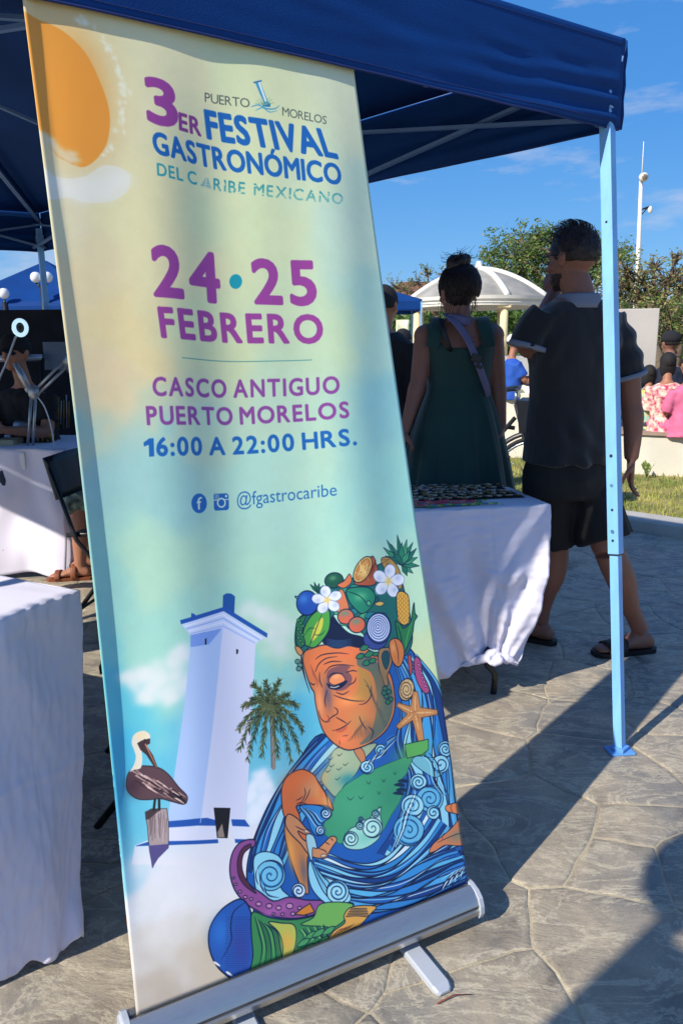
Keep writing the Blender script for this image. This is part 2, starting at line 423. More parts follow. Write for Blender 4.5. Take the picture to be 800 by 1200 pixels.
write(T1, 'ER', (153, 222), (234, 238), (151, 162), (228, 177), (134, 60, 130), 0.055)
write(T1, 'FESTIVAL', (260, 243), (726, 329), (248, 147), (694, 230), BLU, 0.06, 0.98)
write(T1, 'GASTRON\u00d3MICO', (62, 312), (738, 426), (50, 236), (733, 354), BLU, 0.055, 0.98)
write(T1, 'DEL C', (70, 390), (218, 414), (68, 347), (214, 370), TEAL, 0.04, 1.05)
_fd = lambda sh: (0.35 + 0.65 * np.clip((np.linspace(1.25, 0, sh[0])[:, None] * np.ones(sh)), 0, 1)) * (VN(sh, 5, 21) > 0.2)
write(T1, 'RIBE  MEXICANO', (282, 428), (742, 497), (282, 386), (744, 460), (36, 140, 150), 0.04, 1.08, 1, fadefn=_fd)
T1.poly([(252, 385), (262, 388), (274, 424), (230, 417)], (120, 170, 160), smooth=False)          # stepped pyramid standing for the A
for k in range(4): T1.line([(247 - 5 * k, 392 + 8 * k), (266 + 3 * k, 395 + 8 * k)], 0.8, (200, 212, 180))
T1.line([(255, 388), (250, 420)], 1.2, (210, 216, 180))
write(T1, 'PUERTO', (248, 117), (410, 140), (247, 84), (408, 109), GRY, -0.004, 1.0)
write(T1, 'MORELOS', (527, 171), (686, 205), (526, 140), (688, 176), GRY, -0.004, 1.0)
# lighthouse emblem over two waves
T1.poly([(428, 52), (446, 48), (476, 126), (462, 132)], (60, 150, 190), smooth=False); T1.poly([(438, 52), (446, 50), (470, 120), (464, 122)], (225, 235, 225), smooth=False)
T1.line([(424, 52), (450, 46)], 1.6, (40, 110, 160)); T1.poly([(452, 128), (470, 120), (484, 128), (482, 140), (458, 138)], (30, 120, 170), smooth=False)
for a0 in (195, 215, 235, 255, 300, 320, 345): T1.line([(462, 132), (462 + 36 * cos(radians(a0)), 132 + 30 * sin(radians(a0)))], 1.0, (120, 170, 140), 0.5)
T1.taper([(414, 138), (440, 132), (470, 146), (500, 146), (516, 134)], 1.6, (60, 150, 190)); T1.taper([(430, 152), (455, 142), (480, 158), (510, 152)], 1.5, (90, 170, 190))

write(T2, '24', (106, 228), (315, 242), (95, 77), (306, 94), PUR, 0.05, 1.03, capref='2')
write(T2, '25', (430, 246), (614, 257), (416, 112), (606, 125), PUR, 0.05, 1.05, capref='2')
T2.blob((367, 178), 20, 23, (22, 148, 164))
write(T2, 'FEBRERO', (126, 358), (634, 378), (114, 268), (630, 294), PUR, 0.055, 1.06)
T2.line([(190, 422), (300, 427), (420, 430), (602, 431)], 0.9, (70, 140, 135))
write(T2, 'CASCO ANTIGUO', (98, 540), (684, 538), (96, 484), (682, 487), (138, 70, 146), 0.05, 1.06, 2)
write(T2, 'PUERTO MORELOS', (80, 630), (713, 615), (76, 574), (710, 567), (138, 70, 146), 0.05, 1.04, 3)
write(T2, '6:00 A 22:00 HRS.', (110, 727), (736, 700), (108, 672), (732, 651), BLU, 0.055, 1.02, 4)
T2.poly([(84, 674), (98, 673), (100, 728), (86, 729)], BLU, BLU, 0.5, False); T2.poly([(68, 686), (86, 673), (92, 676), (88, 690), (70, 697)], BLU, BLU, 0.4, False)
write(T2, '@fgastrocaribe', (372, 885), (677, 857), (370, 843), (676, 819), (40, 108, 170), 0.014, 1.0)
T2.blob((245, 876), 26, 31, BLU); write(T2, 'f', (238, 896), (256, 894), (236, 858), (254, 856), (214, 226, 205), 0.03, capref='f')
T2.poly([(297, 846), (338, 844), (344, 850), (345, 890), (340, 897), (300, 899), (295, 893), (294, 850)], BLU, smooth=False)
T2.line([(295, 866), (345, 863)], 1.0, (200, 218, 200)); T2.blob((320, 874), 15, 16, (200, 218, 200)); T2.blob((320, 874), 10, 11, BLU); T2.blob((336, 853), 4, 4, (200, 218, 200))
for k in range(3): T2.line([(300 + 5 * k, 848), (300 + 5 * k, 862)], 0.7, (200, 218, 200))

# --- clouds
def cloud(fr, pts, rad, col=(226, 232, 226), al=0.75):
    rs = np.random.RandomState(len(pts))
    for (x, y, r_) in pts:
        for k in range(7): fr.glow((x + rs.randn() * r_ * 0.45, y + rs.randn() * r_ * 0.35), r_ * 0.42, r_ * 0.36, col, al * 0.6)
        fr.glow((x, y), r_ * 0.7, r_ * 0.6, col, al)
cloud(C_, [(80, 400, 50), (120, 380, 55), (170, 440, 60), (210, 400, 60), (260, 340, 60), (290, 290, 50), (230, 480, 50), (130, 470, 50), (300, 420, 60)], 1)
cloud(C_, [(560, 120, 50), (620, 140, 55), (680, 160, 60), (730, 200, 55), (660, 230, 50), (700, 280, 60)], 1, al=0.45)
cloud(C_, [(590, 850, 40), (620, 810, 40), (640, 900, 55), (600, 960, 50), (570, 900, 40), (650, 850, 30)], 1, (236, 240, 246), 0.9)

# --- white lighthouse
WL, WR, NB = (176, 200, 238), (216, 218, 238), (26, 84, 170)
C_.poly([(110, 1100), (170, 1075), (240, 1010), (600, 1010), (640, 1060), (620, 1180), (98, 1180)], (228, 227, 233), smooth=False, alpha=0.85)
for k in range(9):
    for j in range(3): C_.glow((120 + 62 * k, 1170 + 46 * j), 46, 40, (229, 227, 231), 0.75 - 0.2 * j)
C_.poly([(322, 268), (462, 190), (374, 1000), (238, 1004), (243, 960), (300, 500)], WL, smooth=False)
C_.poly([(462, 190), (602, 262), (560, 1000), (374, 1000)], WR, smooth=False)
for k in range(9): C_.glow((300 + k * 3 - 8 * k + 40, 300 + k * 80), 40, 60, (190, 210, 242), 0.35)
C_.poly([(322, 212), (462, 188), (450, 208), (402, 262), (322, 272)], (124, 158, 226), smooth=False)
C_.poly([(284, 176), (465, 126), (642, 238), (602, 264), (462, 196), (322, 222)], (206, 216, 244), smooth=False)
for k, cc in enumerate(((232, 238, 250), (150, 176, 226), (226, 232, 248), (165, 188, 230))):
    C_.line([(298 + 8 * k, 186 + 10 * k), (464, 140 + 16 * k), (628 - 10 * k, 242 + 6 * k)], 1.2, cc, smooth=False)
C_.poly([(462, 112), (464, 60), (480, 52), (500, 54), (516, 66), (512, 136)], (24, 84, 158), smooth=False)
C_.poly([(278, 160), (324, 148), (326, 130), (342, 138), (344, 142), (470, 108), (652, 222), (650, 240), (466, 126), (282, 177)], NB, smooth=False)
C_.poly([(384, 240), (391, 236), (391, 262), (384, 264)], (20, 24, 40), smooth=False); C_.poly([(520, 284), (529, 288), (527, 304), (520, 306)], (20, 24, 40), smooth=False)
C_.poly([(243, 995), (360, 982), (400, 980), (442, 992), (442, 1014), (360, 1012), (243, 1022)], NB, smooth=False)
C_.poly([(236, 1022), (360, 1012), (442, 1014), (444, 1072), (240, 1082)], (220, 222, 238), smooth=False)
C_.poly([(114, 1102), (170, 1082), (300, 1076), (446, 1070), (448, 1086), (300, 1092), (114, 1104)], NB, smooth=False)
C_.poly([(500, 988), (556, 990), (578, 1020), (505, 1016)], NB, smooth=False); C_.poly([(505, 1016), (578, 1020), (572, 1070), (508, 1068)], (224, 226, 240), smooth=False)
C_.poly([(515, 1070), (606, 1073), (602, 1088), (518, 1086)], NB, smooth=False)
C_.poly([(426, 938), (496, 941), (486, 1066), (442, 1064)], (28, 28, 36), smooth=False); C_.poly([(446, 1062), (444, 1040), (462, 1004), (474, 1062)], (150, 132, 120), smooth=False)
C_.line([(372, 1000), (388, 860), (430, 500), (462, 192)], 0.7, (200, 210, 240))

# --- royal palm
rs = np.random.RandomState(4)
D.line([(264, 500), (268, 600), (272, 700)], 4.2, (150, 140, 130), 5.4); D.line([(260, 520), (264, 700)], 1.3, (110, 104, 100))
PALMC = [(30, 50, 34), (58, 78, 42), (96, 104, 60), (128, 128, 78), (34, 44, 36)]
for an, ln, dr in [(-120, 128, 22), (-98, 118, 20), (-74, 128, 24), (-148, 122, 60), (-32, 128, 64), (-168, 122, 108), (-10, 132, 112), (176, 118, 150), (6, 118, 160), (158, 96, 160), (26, 92, 168), (120, 66, 130), (64, 66, 130), (-132, 100, 40), (-50, 110, 40), (-86, 90, 60)]:
    a = radians(an); sp = [(258 + ln * t * cos(a), 462 + ln * t * sin(a) + dr * t * t) for t in np.linspace(0, 1, 16)]
    for i in range(2, 16):
        dx, dy = sp[i][0] - sp[i - 1][0], sp[i][1] - sp[i - 1][1]; q = np.hypot(dx, dy); dx /= q; dy /= q
        for k in range(7):
            x, y = sp[i][0] + rs.randn() * 2, sp[i][1] + rs.randn() * 2; l_ = 27 * (1 - 0.5 * abs(i / 16 - 0.45)) * (0.7 + 0.5 * rs.rand()); sd_ = rs.rand() * 2 - 1
            vx, vy = dx * 0.75 - dy * sd_ * 0.8, dy * 0.75 + dx * sd_ * 0.8 + 0.26; D.line([(x, y), (x + vx * l_ * .6, y + vy * l_ * .5), (x + vx * l_ * .85, y + vy * l_)], 1.1, PALMC[rs.randint(5)], 0.3)
    D.line(sp, 1.5, (96, 104, 62), 0.6)

# --- pelican on its post
C_.poly([(150, 960), (175, 946), (236, 942), (244, 1000), (246, 1104), (200, 1150), (184, 1192), (170, 1120), (160, 1020)], (168, 150, 150), (60, 50, 60), 0.6, False)
C_.poly([(168, 1100), (246, 1090), (246, 1108), (206, 1152), (182, 1194)], (84, 76, 130), smooth=False)
for k in range(26):
    x = 164 + rs.rand() * 74; C_.line([(x, 955 + rs.rand() * 40), (x + rs.randn() * 4, 1020 + rs.rand() * 70)], 0.7, [(206, 190, 184), (110, 92, 96), (136, 116, 116)][rs.randint(3)], 0.4)
C_.poly([(150, 962), (172, 945), (214, 944), (190, 966), (166, 990), (152, 992)], (70, 56, 60), smooth=False)
C_.line([(188, 905), (184, 950)], 2.4, (40, 34, 40)); C_.line([(204, 900), (206, 948)], 2.4, (40, 34, 40))
C_.poly([(72, 820), (84, 790), (112, 770), (150, 766), (200, 772), (240, 800), (280, 850), (316, 890), (306, 922), (262, 914), (210, 902), (160, 908), (120, 906), (90, 888), (72, 860)], (92, 66, 72), (40, 28, 34), 0.8)
C_.glow((100, 850), 30, 40, (70, 44, 56), 0.8)
for k in range(80):
    t = rs.rand(); x, y = 100 + 180 * t + rs.randn() * 6, 775 + 100 * t + rs.rand() * (60 - 30 * t); l_ = 22 + rs.rand() * 26
    C_.line([(x, y), (x + l_, y + l_ * 0.62)], 1.3, [(226, 200, 190), (160, 128, 124), (66, 46, 52), (196, 160, 152), (46, 32, 40)][rs.randint(5)], 0.4)
for k in range(6): C_.line([(240 + 8 * k, 870 + 4 * k), (314 - 4 * k, 918 - 6 * k)], 1.1, (36, 28, 36), 0.6)
C_.poly([(84, 792), (100, 764), (108, 730), (100, 700), (90, 670), (96, 640), (116, 624), (140, 620), (160, 632), (164, 652), (146, 664), (126, 668), (130, 700), (134, 740), (128, 776), (100, 784)], (232, 222, 200))
C_.glow((128, 640), 20, 14, (240, 214, 160), 0.7); C_.poly([(112, 672), (130, 660), (164, 650), (164, 672), (150, 680), (176, 720), (198, 776), (186, 776), (150, 720), (126, 700)], (66, 48, 50), smooth=False)
C_.line([(146, 676), (192, 772)], 1.4, (196, 120, 90), 0.6); C_.blob((142, 658), 4, 4, (20, 16, 18))
# --- the painted figure: blue wave cape, green blouse, fruit headdress
B1, B2, B3, B4, LB, WH = (22, 88, 168), (34, 122, 196), (18, 62, 128), (70, 160, 214), (140, 208, 228), (206, 228, 234)
SK1, SK2, SK3 = (222, 122, 66), (196, 132, 84), (118, 112, 88)
PX.poly([(452, 742), (470, 752), (484, 768), (497, 784), (509, 800), (516, 818), (519, 848), (523, 886), (528, 935), (536, 985), (550, 1032), (560, 1060), (450, 1110), (300, 1170), (300, 1060), (292, 1038), (291, 1014), (298, 984), (311, 953), (329, 922), (354, 890), (380, 862), (420, 880)], B1, INK, 1.6)
PX.poly([(300, 1028), (296, 1000), (310, 960), (334, 925), (360, 893), (386, 868), (394, 880), (352, 935), (334, 985), (330, 1020)], (30, 110, 190), smooth=True)
PX.poly([(385, 864), (404, 878), (380, 900), (352, 930), (338, 940), (350, 905)], (44, 140, 206))
rs = np.random.RandomState(12)
def ribbons(fr, c0, c1, n, cols, ph=0.0, wob=0.16, ink=0.95):
    """bands of flowing water between two guide curves, inked along every edge"""
    A0, A1 = sm(c0, 6, False), sm(c1, 6, False); m_ = min(len(A0), len(A1)); A0, A1 = A0[:m_], A1[:m_]; E0 = []
    for k in range(n + 1):
        t = k / n; cv = []
        for i in range(m_):
            s_ = i / (m_ - 1); tt = t + (wob / n ** 0.5) * sin(3.1 * s_ * pi + k * 1.9 + ph) * sin(pi * min(1, s_ * 1.1)) * (0 if k in (0, n) else 1)
            cv.append(A0[i] * (1 - tt) + A1[i] * tt)
        E0.append(np.array(cv))
    for k in range(n): fr.poly(list(E0[k]) + list(E0[k + 1][::-1]), cols[k % len(cols)], smooth=False)
    for k in range(n):          # highlight thread inside each band
        if k % 2 == 0: fr.taper([tuple(q) for q in (E0[k] * 0.6 + E0[k + 1] * 0.4)[2:-2:3]], 0.9, [LB, B4, WH][k % 3])
    for k in range(n + 1):
        P = E0[k]; Q = flat(fr.T(P)); L_ = len(Q) - 1
        fr._st(Q, [2.3 * ink * (0.55 + 0.75 * sin(pi * i / L_)) for i in range(L_ + 1)], INK, 1)
ribbons(PX, [(380, 862), (352, 892), (327, 924), (309, 956), (298, 988), (292, 1022)], [(420, 884), (386, 925), (362, 955), (346, 985), (336, 1010), (326, 1034)], 8, [(16, 52, 112), (54, 150, 214), (24, 96, 178), (150, 214, 232), (24, 96, 178), (40, 128, 200), (18, 66, 134), (84, 176, 220)])
ribbons(PX, [(456, 772), (466, 802), (466, 840), (460, 874), (474, 908), (470, 940), (458, 972), (440, 1000)], [(486, 768), (510, 800), (519, 835), (523, 880), (527, 930), (533, 975), (540, 1005), (550, 1030)], 13, [(20, 66, 136), B2, (30, 110, 190), LB, (18, 56, 120), B4, B1, (60, 156, 214), (20, 66, 136), LB, B2, (20, 60, 124), B4], 1.0, 0.3)
ribbons(E_, [(470, 380), (500, 440), (540, 470), (590, 470), (640, 440), (680, 400), (720, 380), (740, 360)], [(380, 560), (450, 585), (520, 580), (590, 555), (650, 520), (700, 495), (740, 480), (770, 470)], 8, [B1, B4, (20, 66, 136), B2, LB, (24, 84, 160), (48, 140, 206), (16, 52, 112)], 2.0, 0.3)
ribbons(E_, [(150, 478), (200, 492), (270, 520), (350, 528), (420, 500), (480, 440), (520, 370), (560, 290)], [(130, 560), (210, 590), (300, 612), (390, 610), (470, 580), (550, 520), (620, 450), (670, 380)], 9, [(150, 214, 230), (24, 92, 172), (206, 230, 236), (40, 130, 200), (18, 60, 126), (120, 196, 226), B2, (18, 60, 126), (80, 170, 218)], 0.5, 0.22)
ribbons(E_, [(130, 560), (210, 590), (300, 612), (390, 610), (470, 580), (550, 520), (620, 480), (690, 460)], [(180, 720), (280, 730), (370, 728), (470, 706), (560, 676), (650, 640), (710, 610), (770, 575)], 11, [(18, 60, 126), (44, 136, 204), B1, (84, 174, 218), (14, 46, 100), B2, (26, 90, 168), B4, (18, 60, 126), (40, 124, 194), (16, 52, 112)], 3.0, 0.34)
for k in range(10): E_.taper([(628 + 12 * k, 636 - 8 * k), (650 + 10 * k, 600 - 7 * k), (676 + 9 * k, 566 - 5 * k)], 1.4, WH if k % 2 else INK)
for k in range(4): E_.taper([(636 + 10 * k, 590 + 12 * k), (680 + 8 * k, 560 + 10 * k), (740 + 2 * k, 530 + 8 * k)], 1.2, INK if k % 2 else LB)
def wav(pts, w_, col): E_.taper(pts, w_, col)

# neck and tattooed chest
E_.poly([(170, 190), (200, 130), (226, 66), (310, 54), (380, 40), (330, 110), (300, 170), (262, 210), (230, 262), (200, 240)], (150, 170, 138), INK, 0.9)
E_.glow((230, 100), 40, 40, (176, 184, 148), 0.8); E_.glow((270, 190), 34, 24, (44, 132, 140), 0.9); E_.glow((180, 180), 20, 34, (196, 170, 110), 0.6)
for (x, y) in ((205, 110), (240, 92), (210, 138), (238, 150), (262, 130), (232, 190), (196, 160)): E_.taper([(x - 8, y - 3), (x, y + 3), (x + 12, y - 9)], 0.8, (30, 50, 60))
E_.poly([(292, 66), (320, 60), (336, 90), (334, 130), (316, 112)], (186, 120, 80), INK, 0.7)
# green blouse, map-like sheet
GR = (58, 148, 108)
E_.poly([(494, 46), (540, 36), (584, 24), (582, 62), (570, 84), (520, 110), (504, 142), (500, 160), (480, 184), (470, 210), (486, 240), (470, 280), (440, 330), (410, 392), (360, 420), (300, 440), (240, 452), (200, 432), (168, 402), (186, 350), (214, 300), (226, 262), (262, 214), (330, 164), (420, 122), (500, 92)], GR, (24, 90, 84), 0.8, smooth=False)
E_.glow((520, 70), 60, 30, (92, 172, 96), 0.8); E_.glow((300, 300), 90, 70, (66, 156, 118), 0.7); E_.glow((440, 250), 50, 60, (44, 134, 104), 0.5)
for (x, y, l_) in ((282, 268, 14), (322, 262, 10), (350, 200, 8), (390, 240, 6), (408, 190, 7), (452, 160, 5), (395, 300, 6)): E_.taper([(x - l_, y - 6), (x - 2, y + 5), (x + 4, y + 2), (x + l_, y - 8)], 0.8, (20, 50, 56))
for (x, y) in ((484, 190), (470, 206), (478, 226), (466, 240)): E_.poly([(x - 22, y + 2), (x, y - 8), (x + 18, y - 2), (x + 22, y + 8), (x - 4, y + 8)], (14, 44, 76))
E_.poly([(252, 440), (280, 392), (300, 380), (320, 352), (350, 352), (372, 320), (398, 300), (396, 330), (404, 380), (388, 430), (330, 470), (270, 470)], (150, 208, 196), INK, 0.8)
E_.glow((340, 420), 40, 24, (112, 190, 170), 0.7)
for (x, y, r_, d_) in ((283, 430, 27, 1), (366, 384, 38, -1), (318, 376, 15, 1), (378, 326, 14, 1), (322, 350, 9, -1)): E_.swirl((x, y), r_, 1.8, 120, d_, (176, 222, 214), (104, 178, 186))
# wave crests and curls
E_.poly([(520, 112), (540, 90), (600, 96), (640, 80), (660, 110), (650, 150), (610, 176), (560, 150)], (110, 180, 196), INK, 0.8)
for (x, y, r_, tn, st, d_) in ((652, 62, 31, 2.2, 40, 1), (632, 122, 34, 1.4, 200, -1), (545, 196, 32, 2.1, 0, 1), (590, 262, 52, 2.4, 200, 1), (522, 292, 44, 2.0, 20, 1), (508, 392, 60, 2.4, 0, 1), (604, 318, 26, 1.6, 60, -1), (395, 66, 22, 1.8, 300, 1), (344, 138, 26, 1.8, 200, -1)):
    E_.swirl((x, y), r_, tn, st, d_, (150, 210, 222) if r_ < 50 else (96, 176, 212), (36, 128, 192))
for k in range(5): E_.taper([(440 + 8 * k, 480 - 10 * k), (470 + 8 * k, 400 - 6 * k), (484 + 8 * k, 330), (520 + 8 * k, 250 - 8 * k)], 1.6 if k % 2 == 0 else 0.9, [LB, INK, WH, INK, B4][k])
for k in range(4): E_.taper([(560 + 9 * k, 90 - 4 * k), (590 + 9 * k, 120), (600 + 12 * k, 190), (640 + 8 * k, 250)], 1.5, [LB, INK, B4, INK][k])
for k in range(6): E_.taper([(330 + 9 * k, 150 - 8 * k), (352 + 9 * k, 110 - 8 * k), (388 + 6 * k, 96 - 10 * k), (420, 60 - 8 * k), (460, 20 - 4 * k)], 1.3, [WH, INK, B4, (190, 190, 160), INK, B2][k])
# right margin: hand and fingers coming in from the side
E_.poly([(652, 292), (676, 282), (722, 278), (724, 328), (690, 322), (656, 312)], (224, 128, 74), INK, 0.9); E_.line([(676, 284), (672, 300), (680, 318)], 0.7, INK)
E_.poly([(588, 480), (600, 450), (630, 420), (670, 386), (700, 350), (716, 326), (730, 360), (740, 440), (700, 452), (650, 450), (612, 474)], (206, 122, 80), INK, 0.9)
E_.glow((700, 410), 34, 24, (118, 130, 110), 0.8); E_.taper([(620, 440), (660, 420), (700, 404), (730, 400)], 0.8, INK); E_.taper([(640, 430), (640, 410), (650, 400)], 0.7, INK)
E_.poly([(712, 330), (728, 340), (734, 380), (722, 372)], WH, INK, 0.7)

# raised shoulder, forearm and hand on the left
E_.poly([(98, 152), (60, 158), (24, 182), (4, 226), (4, 290), (14, 340), (44, 400), (80, 440), (98, 480), (112, 500), (118, 480), (112, 420), (90, 380), (76, 330), (66, 298), (120, 296), (190, 300), (214, 320), (210, 290), (188, 250), (160, 210), (140, 174)], (214, 108, 56), INK, 1.2)
E_.glow((60, 200), 50, 40, (230, 112, 52), 0.9); E_.glow((120, 230), 40, 40, (206, 140, 96), 0.8); E_.glow((190, 280), 22, 30, (226, 170, 96), 0.7); E_.glow((150, 240), 18, 50, (224, 150, 84), 0.6)
for pts in ([(100, 226), (104, 250), (90, 280), (76, 300)], [(92, 260), (80, 270), (64, 276)], [(124, 232), (112, 262), (96, 284)], [(66, 290), (86, 286), (110, 292)], [(150, 190), (176, 226), (190, 262), (196, 300)]): E_.taper(pts, 1.0, INK)
E_.poly([(20, 340), (14, 390), (20, 440), (36, 500), (58, 570), (90, 640), (112, 652), (110, 600), (108, 520), (112, 490), (82, 442), (46, 402)], (206, 130, 70), INK, 1.2)
E_.glow((40, 480), 14, 70, (236, 160, 76), 0.9); E_.glow((92, 560), 14, 60, (100, 96, 110), 0.8)
E_.poly([(30, 330), (70, 350), (100, 384), (122, 404), (116, 418), (96, 412), (70, 400), (88, 430), (120, 452), (150, 470), (180, 446), (204, 424), (222, 424), (228, 438), (212, 462), (196, 488), (182, 510), (140, 508), (110, 490), (80, 450), (40, 410), (18, 370)], (206, 136, 90), INK, 1.0)
for pts in ([(60, 380), (84, 392), (104, 400)], [(150, 470), (180, 480), (190, 496)], [(182, 446), (200, 456)], [(204, 430), (214, 440)], [(120, 452), (128, 480)]): E_.taper(pts, 0.9, INK)
E_.blob((106, 402), 10, 6, (226, 190, 160), INK, 0.5, 30); E_.blob((174, 500), 12, 6, (222, 188, 160), INK, 0.5, -10)
# small curls spilling over the forearm
E_.poly([(80, 300), (140, 296), (190, 310), (210, 330), (200, 350), (170, 372), (178, 410), (150, 420), (128, 400), (110, 350)], (40, 128, 196), INK, 0.9)
for k in range(6): E_.taper([(84 + 6 * k, 304 + 2 * k), (110 + 8 * k, 330), (140 + 6 * k, 376 - 4 * k), (160 + 4 * k, 400 - 10 * k)], 1.4 if k % 2 else 0.8, [WH, INK, LB, INK, WH, B2][k])
E_.swirl((186, 330), 20, 1.8, 90, 1, WH); E_.swirl((164, 400), 19, 1.8, 200, -1, WH)
E_.poly([(104, 420), (134, 420), (148, 470), (130, 470), (128, 520), (116, 500)], (160, 206, 214), INK, 0.8)
E_.poly([(118, 520), (150, 560), (190, 590), (240, 604), (272, 640), (278, 680), (230, 696), (180, 690), (130, 640), (112, 580)], LB, INK, 1.0)
for k in range(5): E_.taper([(124 + 5 * k, 530 + 4 * k), (146 + 6 * k, 590 - 2 * k), (170 + 6 * k, 640 - 8 * k), (200, 680 - 8 * k)], 1.2, [INK, B4, INK, (90, 176, 212), INK][k])
E_.swirl((228, 644), 44, 2.3, 160, 1, (160, 214, 224)); E_.swirl((72, 640), 28, 1.7, 60, 1, WH, (40, 110, 180))
# big curl at the hip
PX.poly([(299, 1004), (312, 998), (328, 1004), (334, 1020), (330, 1040), (340, 1052), (318, 1056), (303, 1046), (299, 1026)], LB, INK, 1.0)
PX.swirl((318, 1026), 17, 2.2, 250, 1, (110, 190, 220), (44, 132, 200))
for k in range(4): PX.taper([(302 + 3 * k, 1016 + 7 * k), (306 + 3 * k, 1040 + 3 * k), (322 + 2 * k, 1052)], 1.0, [WH, INK, B4, INK][k])

# tentacle
G.poly([(242, 86), (210, 84), (176, 100), (152, 136), (142, 186), (146, 240), (164, 290), (196, 332), (240, 366), (300, 392), (370, 404), (430, 402), (490, 384), (518, 350), (512, 332), (450, 330), (380, 318), (320, 334), (268, 300), (226, 270), (198, 230), (188, 184), (196, 140), (216, 116), (238, 112)], (140, 76, 140), INK, 1.3)
G.poly([(224, 100), (190, 120), (172, 170), (178, 230), (204, 272), (250, 304), (226, 272), (200, 230), (190, 184), (198, 140), (222, 116)], (84, 44, 66), INK, 0.8)
G.glow((330, 370), 80, 18, (166, 92, 160), 0.9)
for (x, y, r_) in ((158, 240, 5), (166, 266, 6), (184, 296, 7), (206, 318, 8), (230, 326, 7), (260, 346, 11), (302, 354, 12), (340, 362, 11), (384, 354, 14), (398, 386, 9), (424, 362, 8), (356, 388, 7), (320, 386, 6), (450, 388, 6)): G.blob((x, y), r_, r_ * 0.8, (196, 130, 176), INK, 0.9)
G.poly([(404, 388), (440, 360), (466, 344), (484, 378), (440, 392)], (206, 124, 40), INK, 1.0, False)
# striped blue ball skirt
G.poly([(190, 326), (130, 354), (88, 400), (64, 456), (64, 520), (84, 580), (120, 626), (176, 660), (226, 640), (240, 560), (236, 440), (226, 370)], (30, 84, 168), INK, 1.5)
G.glow((110, 460), 40, 60, (36, 116, 200), 0.8); G.glow((190, 520), 34, 90, (60, 66, 150), 0.7)
for j in range(26):
    for i in range(12):
        x = 130 + i * 9 + (j % 2) * 4; y = 400 + j * 9
        if x < 228 - 0.0 * y and (x - 150) ** 2 / 90 ** 2 + (y - 490) ** 2 / 150 ** 2 < 1: G.line([(x, y), (x + 3, y + 1)], 0.5, (24, 40, 100), smooth=False)
G.taper([(206, 340), (160, 380), (150, 440), (152, 500), (112, 580)], 1.2, INK); G.taper([(228, 380), (236, 460), (240, 560), (228, 640)], 1.5, INK)
for (x, y) in ((96, 590), (146, 630), (180, 656)): G.taper([(x - 12, y - 6), (x, y + 2), (x + 14, y + 12)], 2.0, (236, 230, 224))
# green leaves at the foot
G.poly([(236, 380), (300, 400), (370, 410), (440, 404), (500, 384), (520, 344), (600, 340), (640, 350), (600, 440), (560, 470), (480, 520), (420, 560), (340, 600), (230, 650), (240, 560), (232, 460)], (54, 132, 78), INK, 1.2)
G.poly([(300, 420), (352, 424), (400, 430), (412, 470), (404, 530), (380, 576), (352, 590), (360, 520), (340, 460)], (176, 188, 84), INK, 1.0)
G.glow((376, 500), 24, 44, (222, 168, 70), 0.9); G.glow((300, 560), 40, 40, (44, 128, 70), 0.6)
G.poly([(512, 344), (634, 344), (610, 400), (560, 440), (520, 436), (430, 430), (480, 400)], (108, 172, 84), INK, 0.9)
for k in range(9): G.taper([(246 + 6 * k, 400 + 4 * k), (262 + 9 * k, 460), (276 + 9 * k, 530), (262 + 12 * k, 610 - 4 * k)], 1.2, [INK, (96, 160, 88), INK, (34, 96, 66)][k % 4])
for k in range(12): G.taper([(420 + 9 * k, 450 - 2 * k), (440 + 9 * k, 480), (416 + 14 * k, 520 - 6 * k)], 1.5, [(30, 100, 78), (120, 176, 96), INK][k % 3])
for (x, y) in ((470, 470), (500, 460), (440, 500), (540, 450), (460, 520), (520, 490)): G.poly([(x - 26, y + 20), (x - 4, y - 8), (x + 24, y - 14), (x + 8, y + 12)], (70, 150, 90), INK, 0.8)
# ochre feather and foot
G.poly([(632, 356), (726, 352), (700, 388), (664, 430), (640, 440), (580, 470), (540, 486), (560, 454), (604, 420), (600, 392)], (214, 158, 72), INK, 1.0)
for k in range(6): G.line([(608 + 4 * k, 396 - 7 * k), (650, 392 - 6 * k), (700 - 2 * k, 396 - 7 * k)], 0.8, INK)
for k in range(4): G.taper([(560 + 14 * k, 474 - 8 * k), (580 + 14 * k, 450 - 4 * k), (612 + 10 * k, 440 - 6 * k)], 1.0, (120, 70, 50))

# ---- face
D.poly([(398, 250), (392, 286), (402, 326), (412, 360), (424, 392), (436, 412), (440, 446), (452, 504), (468, 556), (490, 590), (522, 618), (560, 634), (604, 622), (650, 596), (700, 550), (730, 480), (730, 400), (712, 330), (660, 262), (590, 224), (480, 222), (430, 236)], (208, 116, 66), INK, 1.3)
D.glow((440, 290), 50, 50, (232, 118, 62), 0.9); D.glow((560, 250), 50, 24, (222, 110, 62), 0.8)
D.poly([(590, 300), (640, 330), (660, 400), (660, 480), (640, 560), (600, 610), (650, 590), (700, 540), (724, 470), (722, 390), (690, 320), (640, 270), (600, 250)], (92, 104, 92))
D.poly([(592, 312), (630, 330), (646, 380), (640, 420), (600, 446), (560, 440), (590, 400), (596, 350)], (176, 128, 62)); D.glow((600, 520), 34, 50, (190, 134, 76), 0.8)
D.glow((660, 440), 24, 70, (150, 120, 80), 0.6); D.glow((630, 560), 30, 40, (96, 84, 82), 0.6)
D.glow((486, 420), 14, 60, (88, 84, 110), 0.8); D.glow((455, 450), 12, 60, (240, 150, 96), 0.9); D.glow((560, 440), 40, 20, (236, 142, 76), 0.9)
D.poly([(482, 336), (500, 314), (540, 302), (566, 308), (556, 322), (572, 350), (562, 384), (536, 402), (504, 398), (486, 372)], (122, 78, 82))
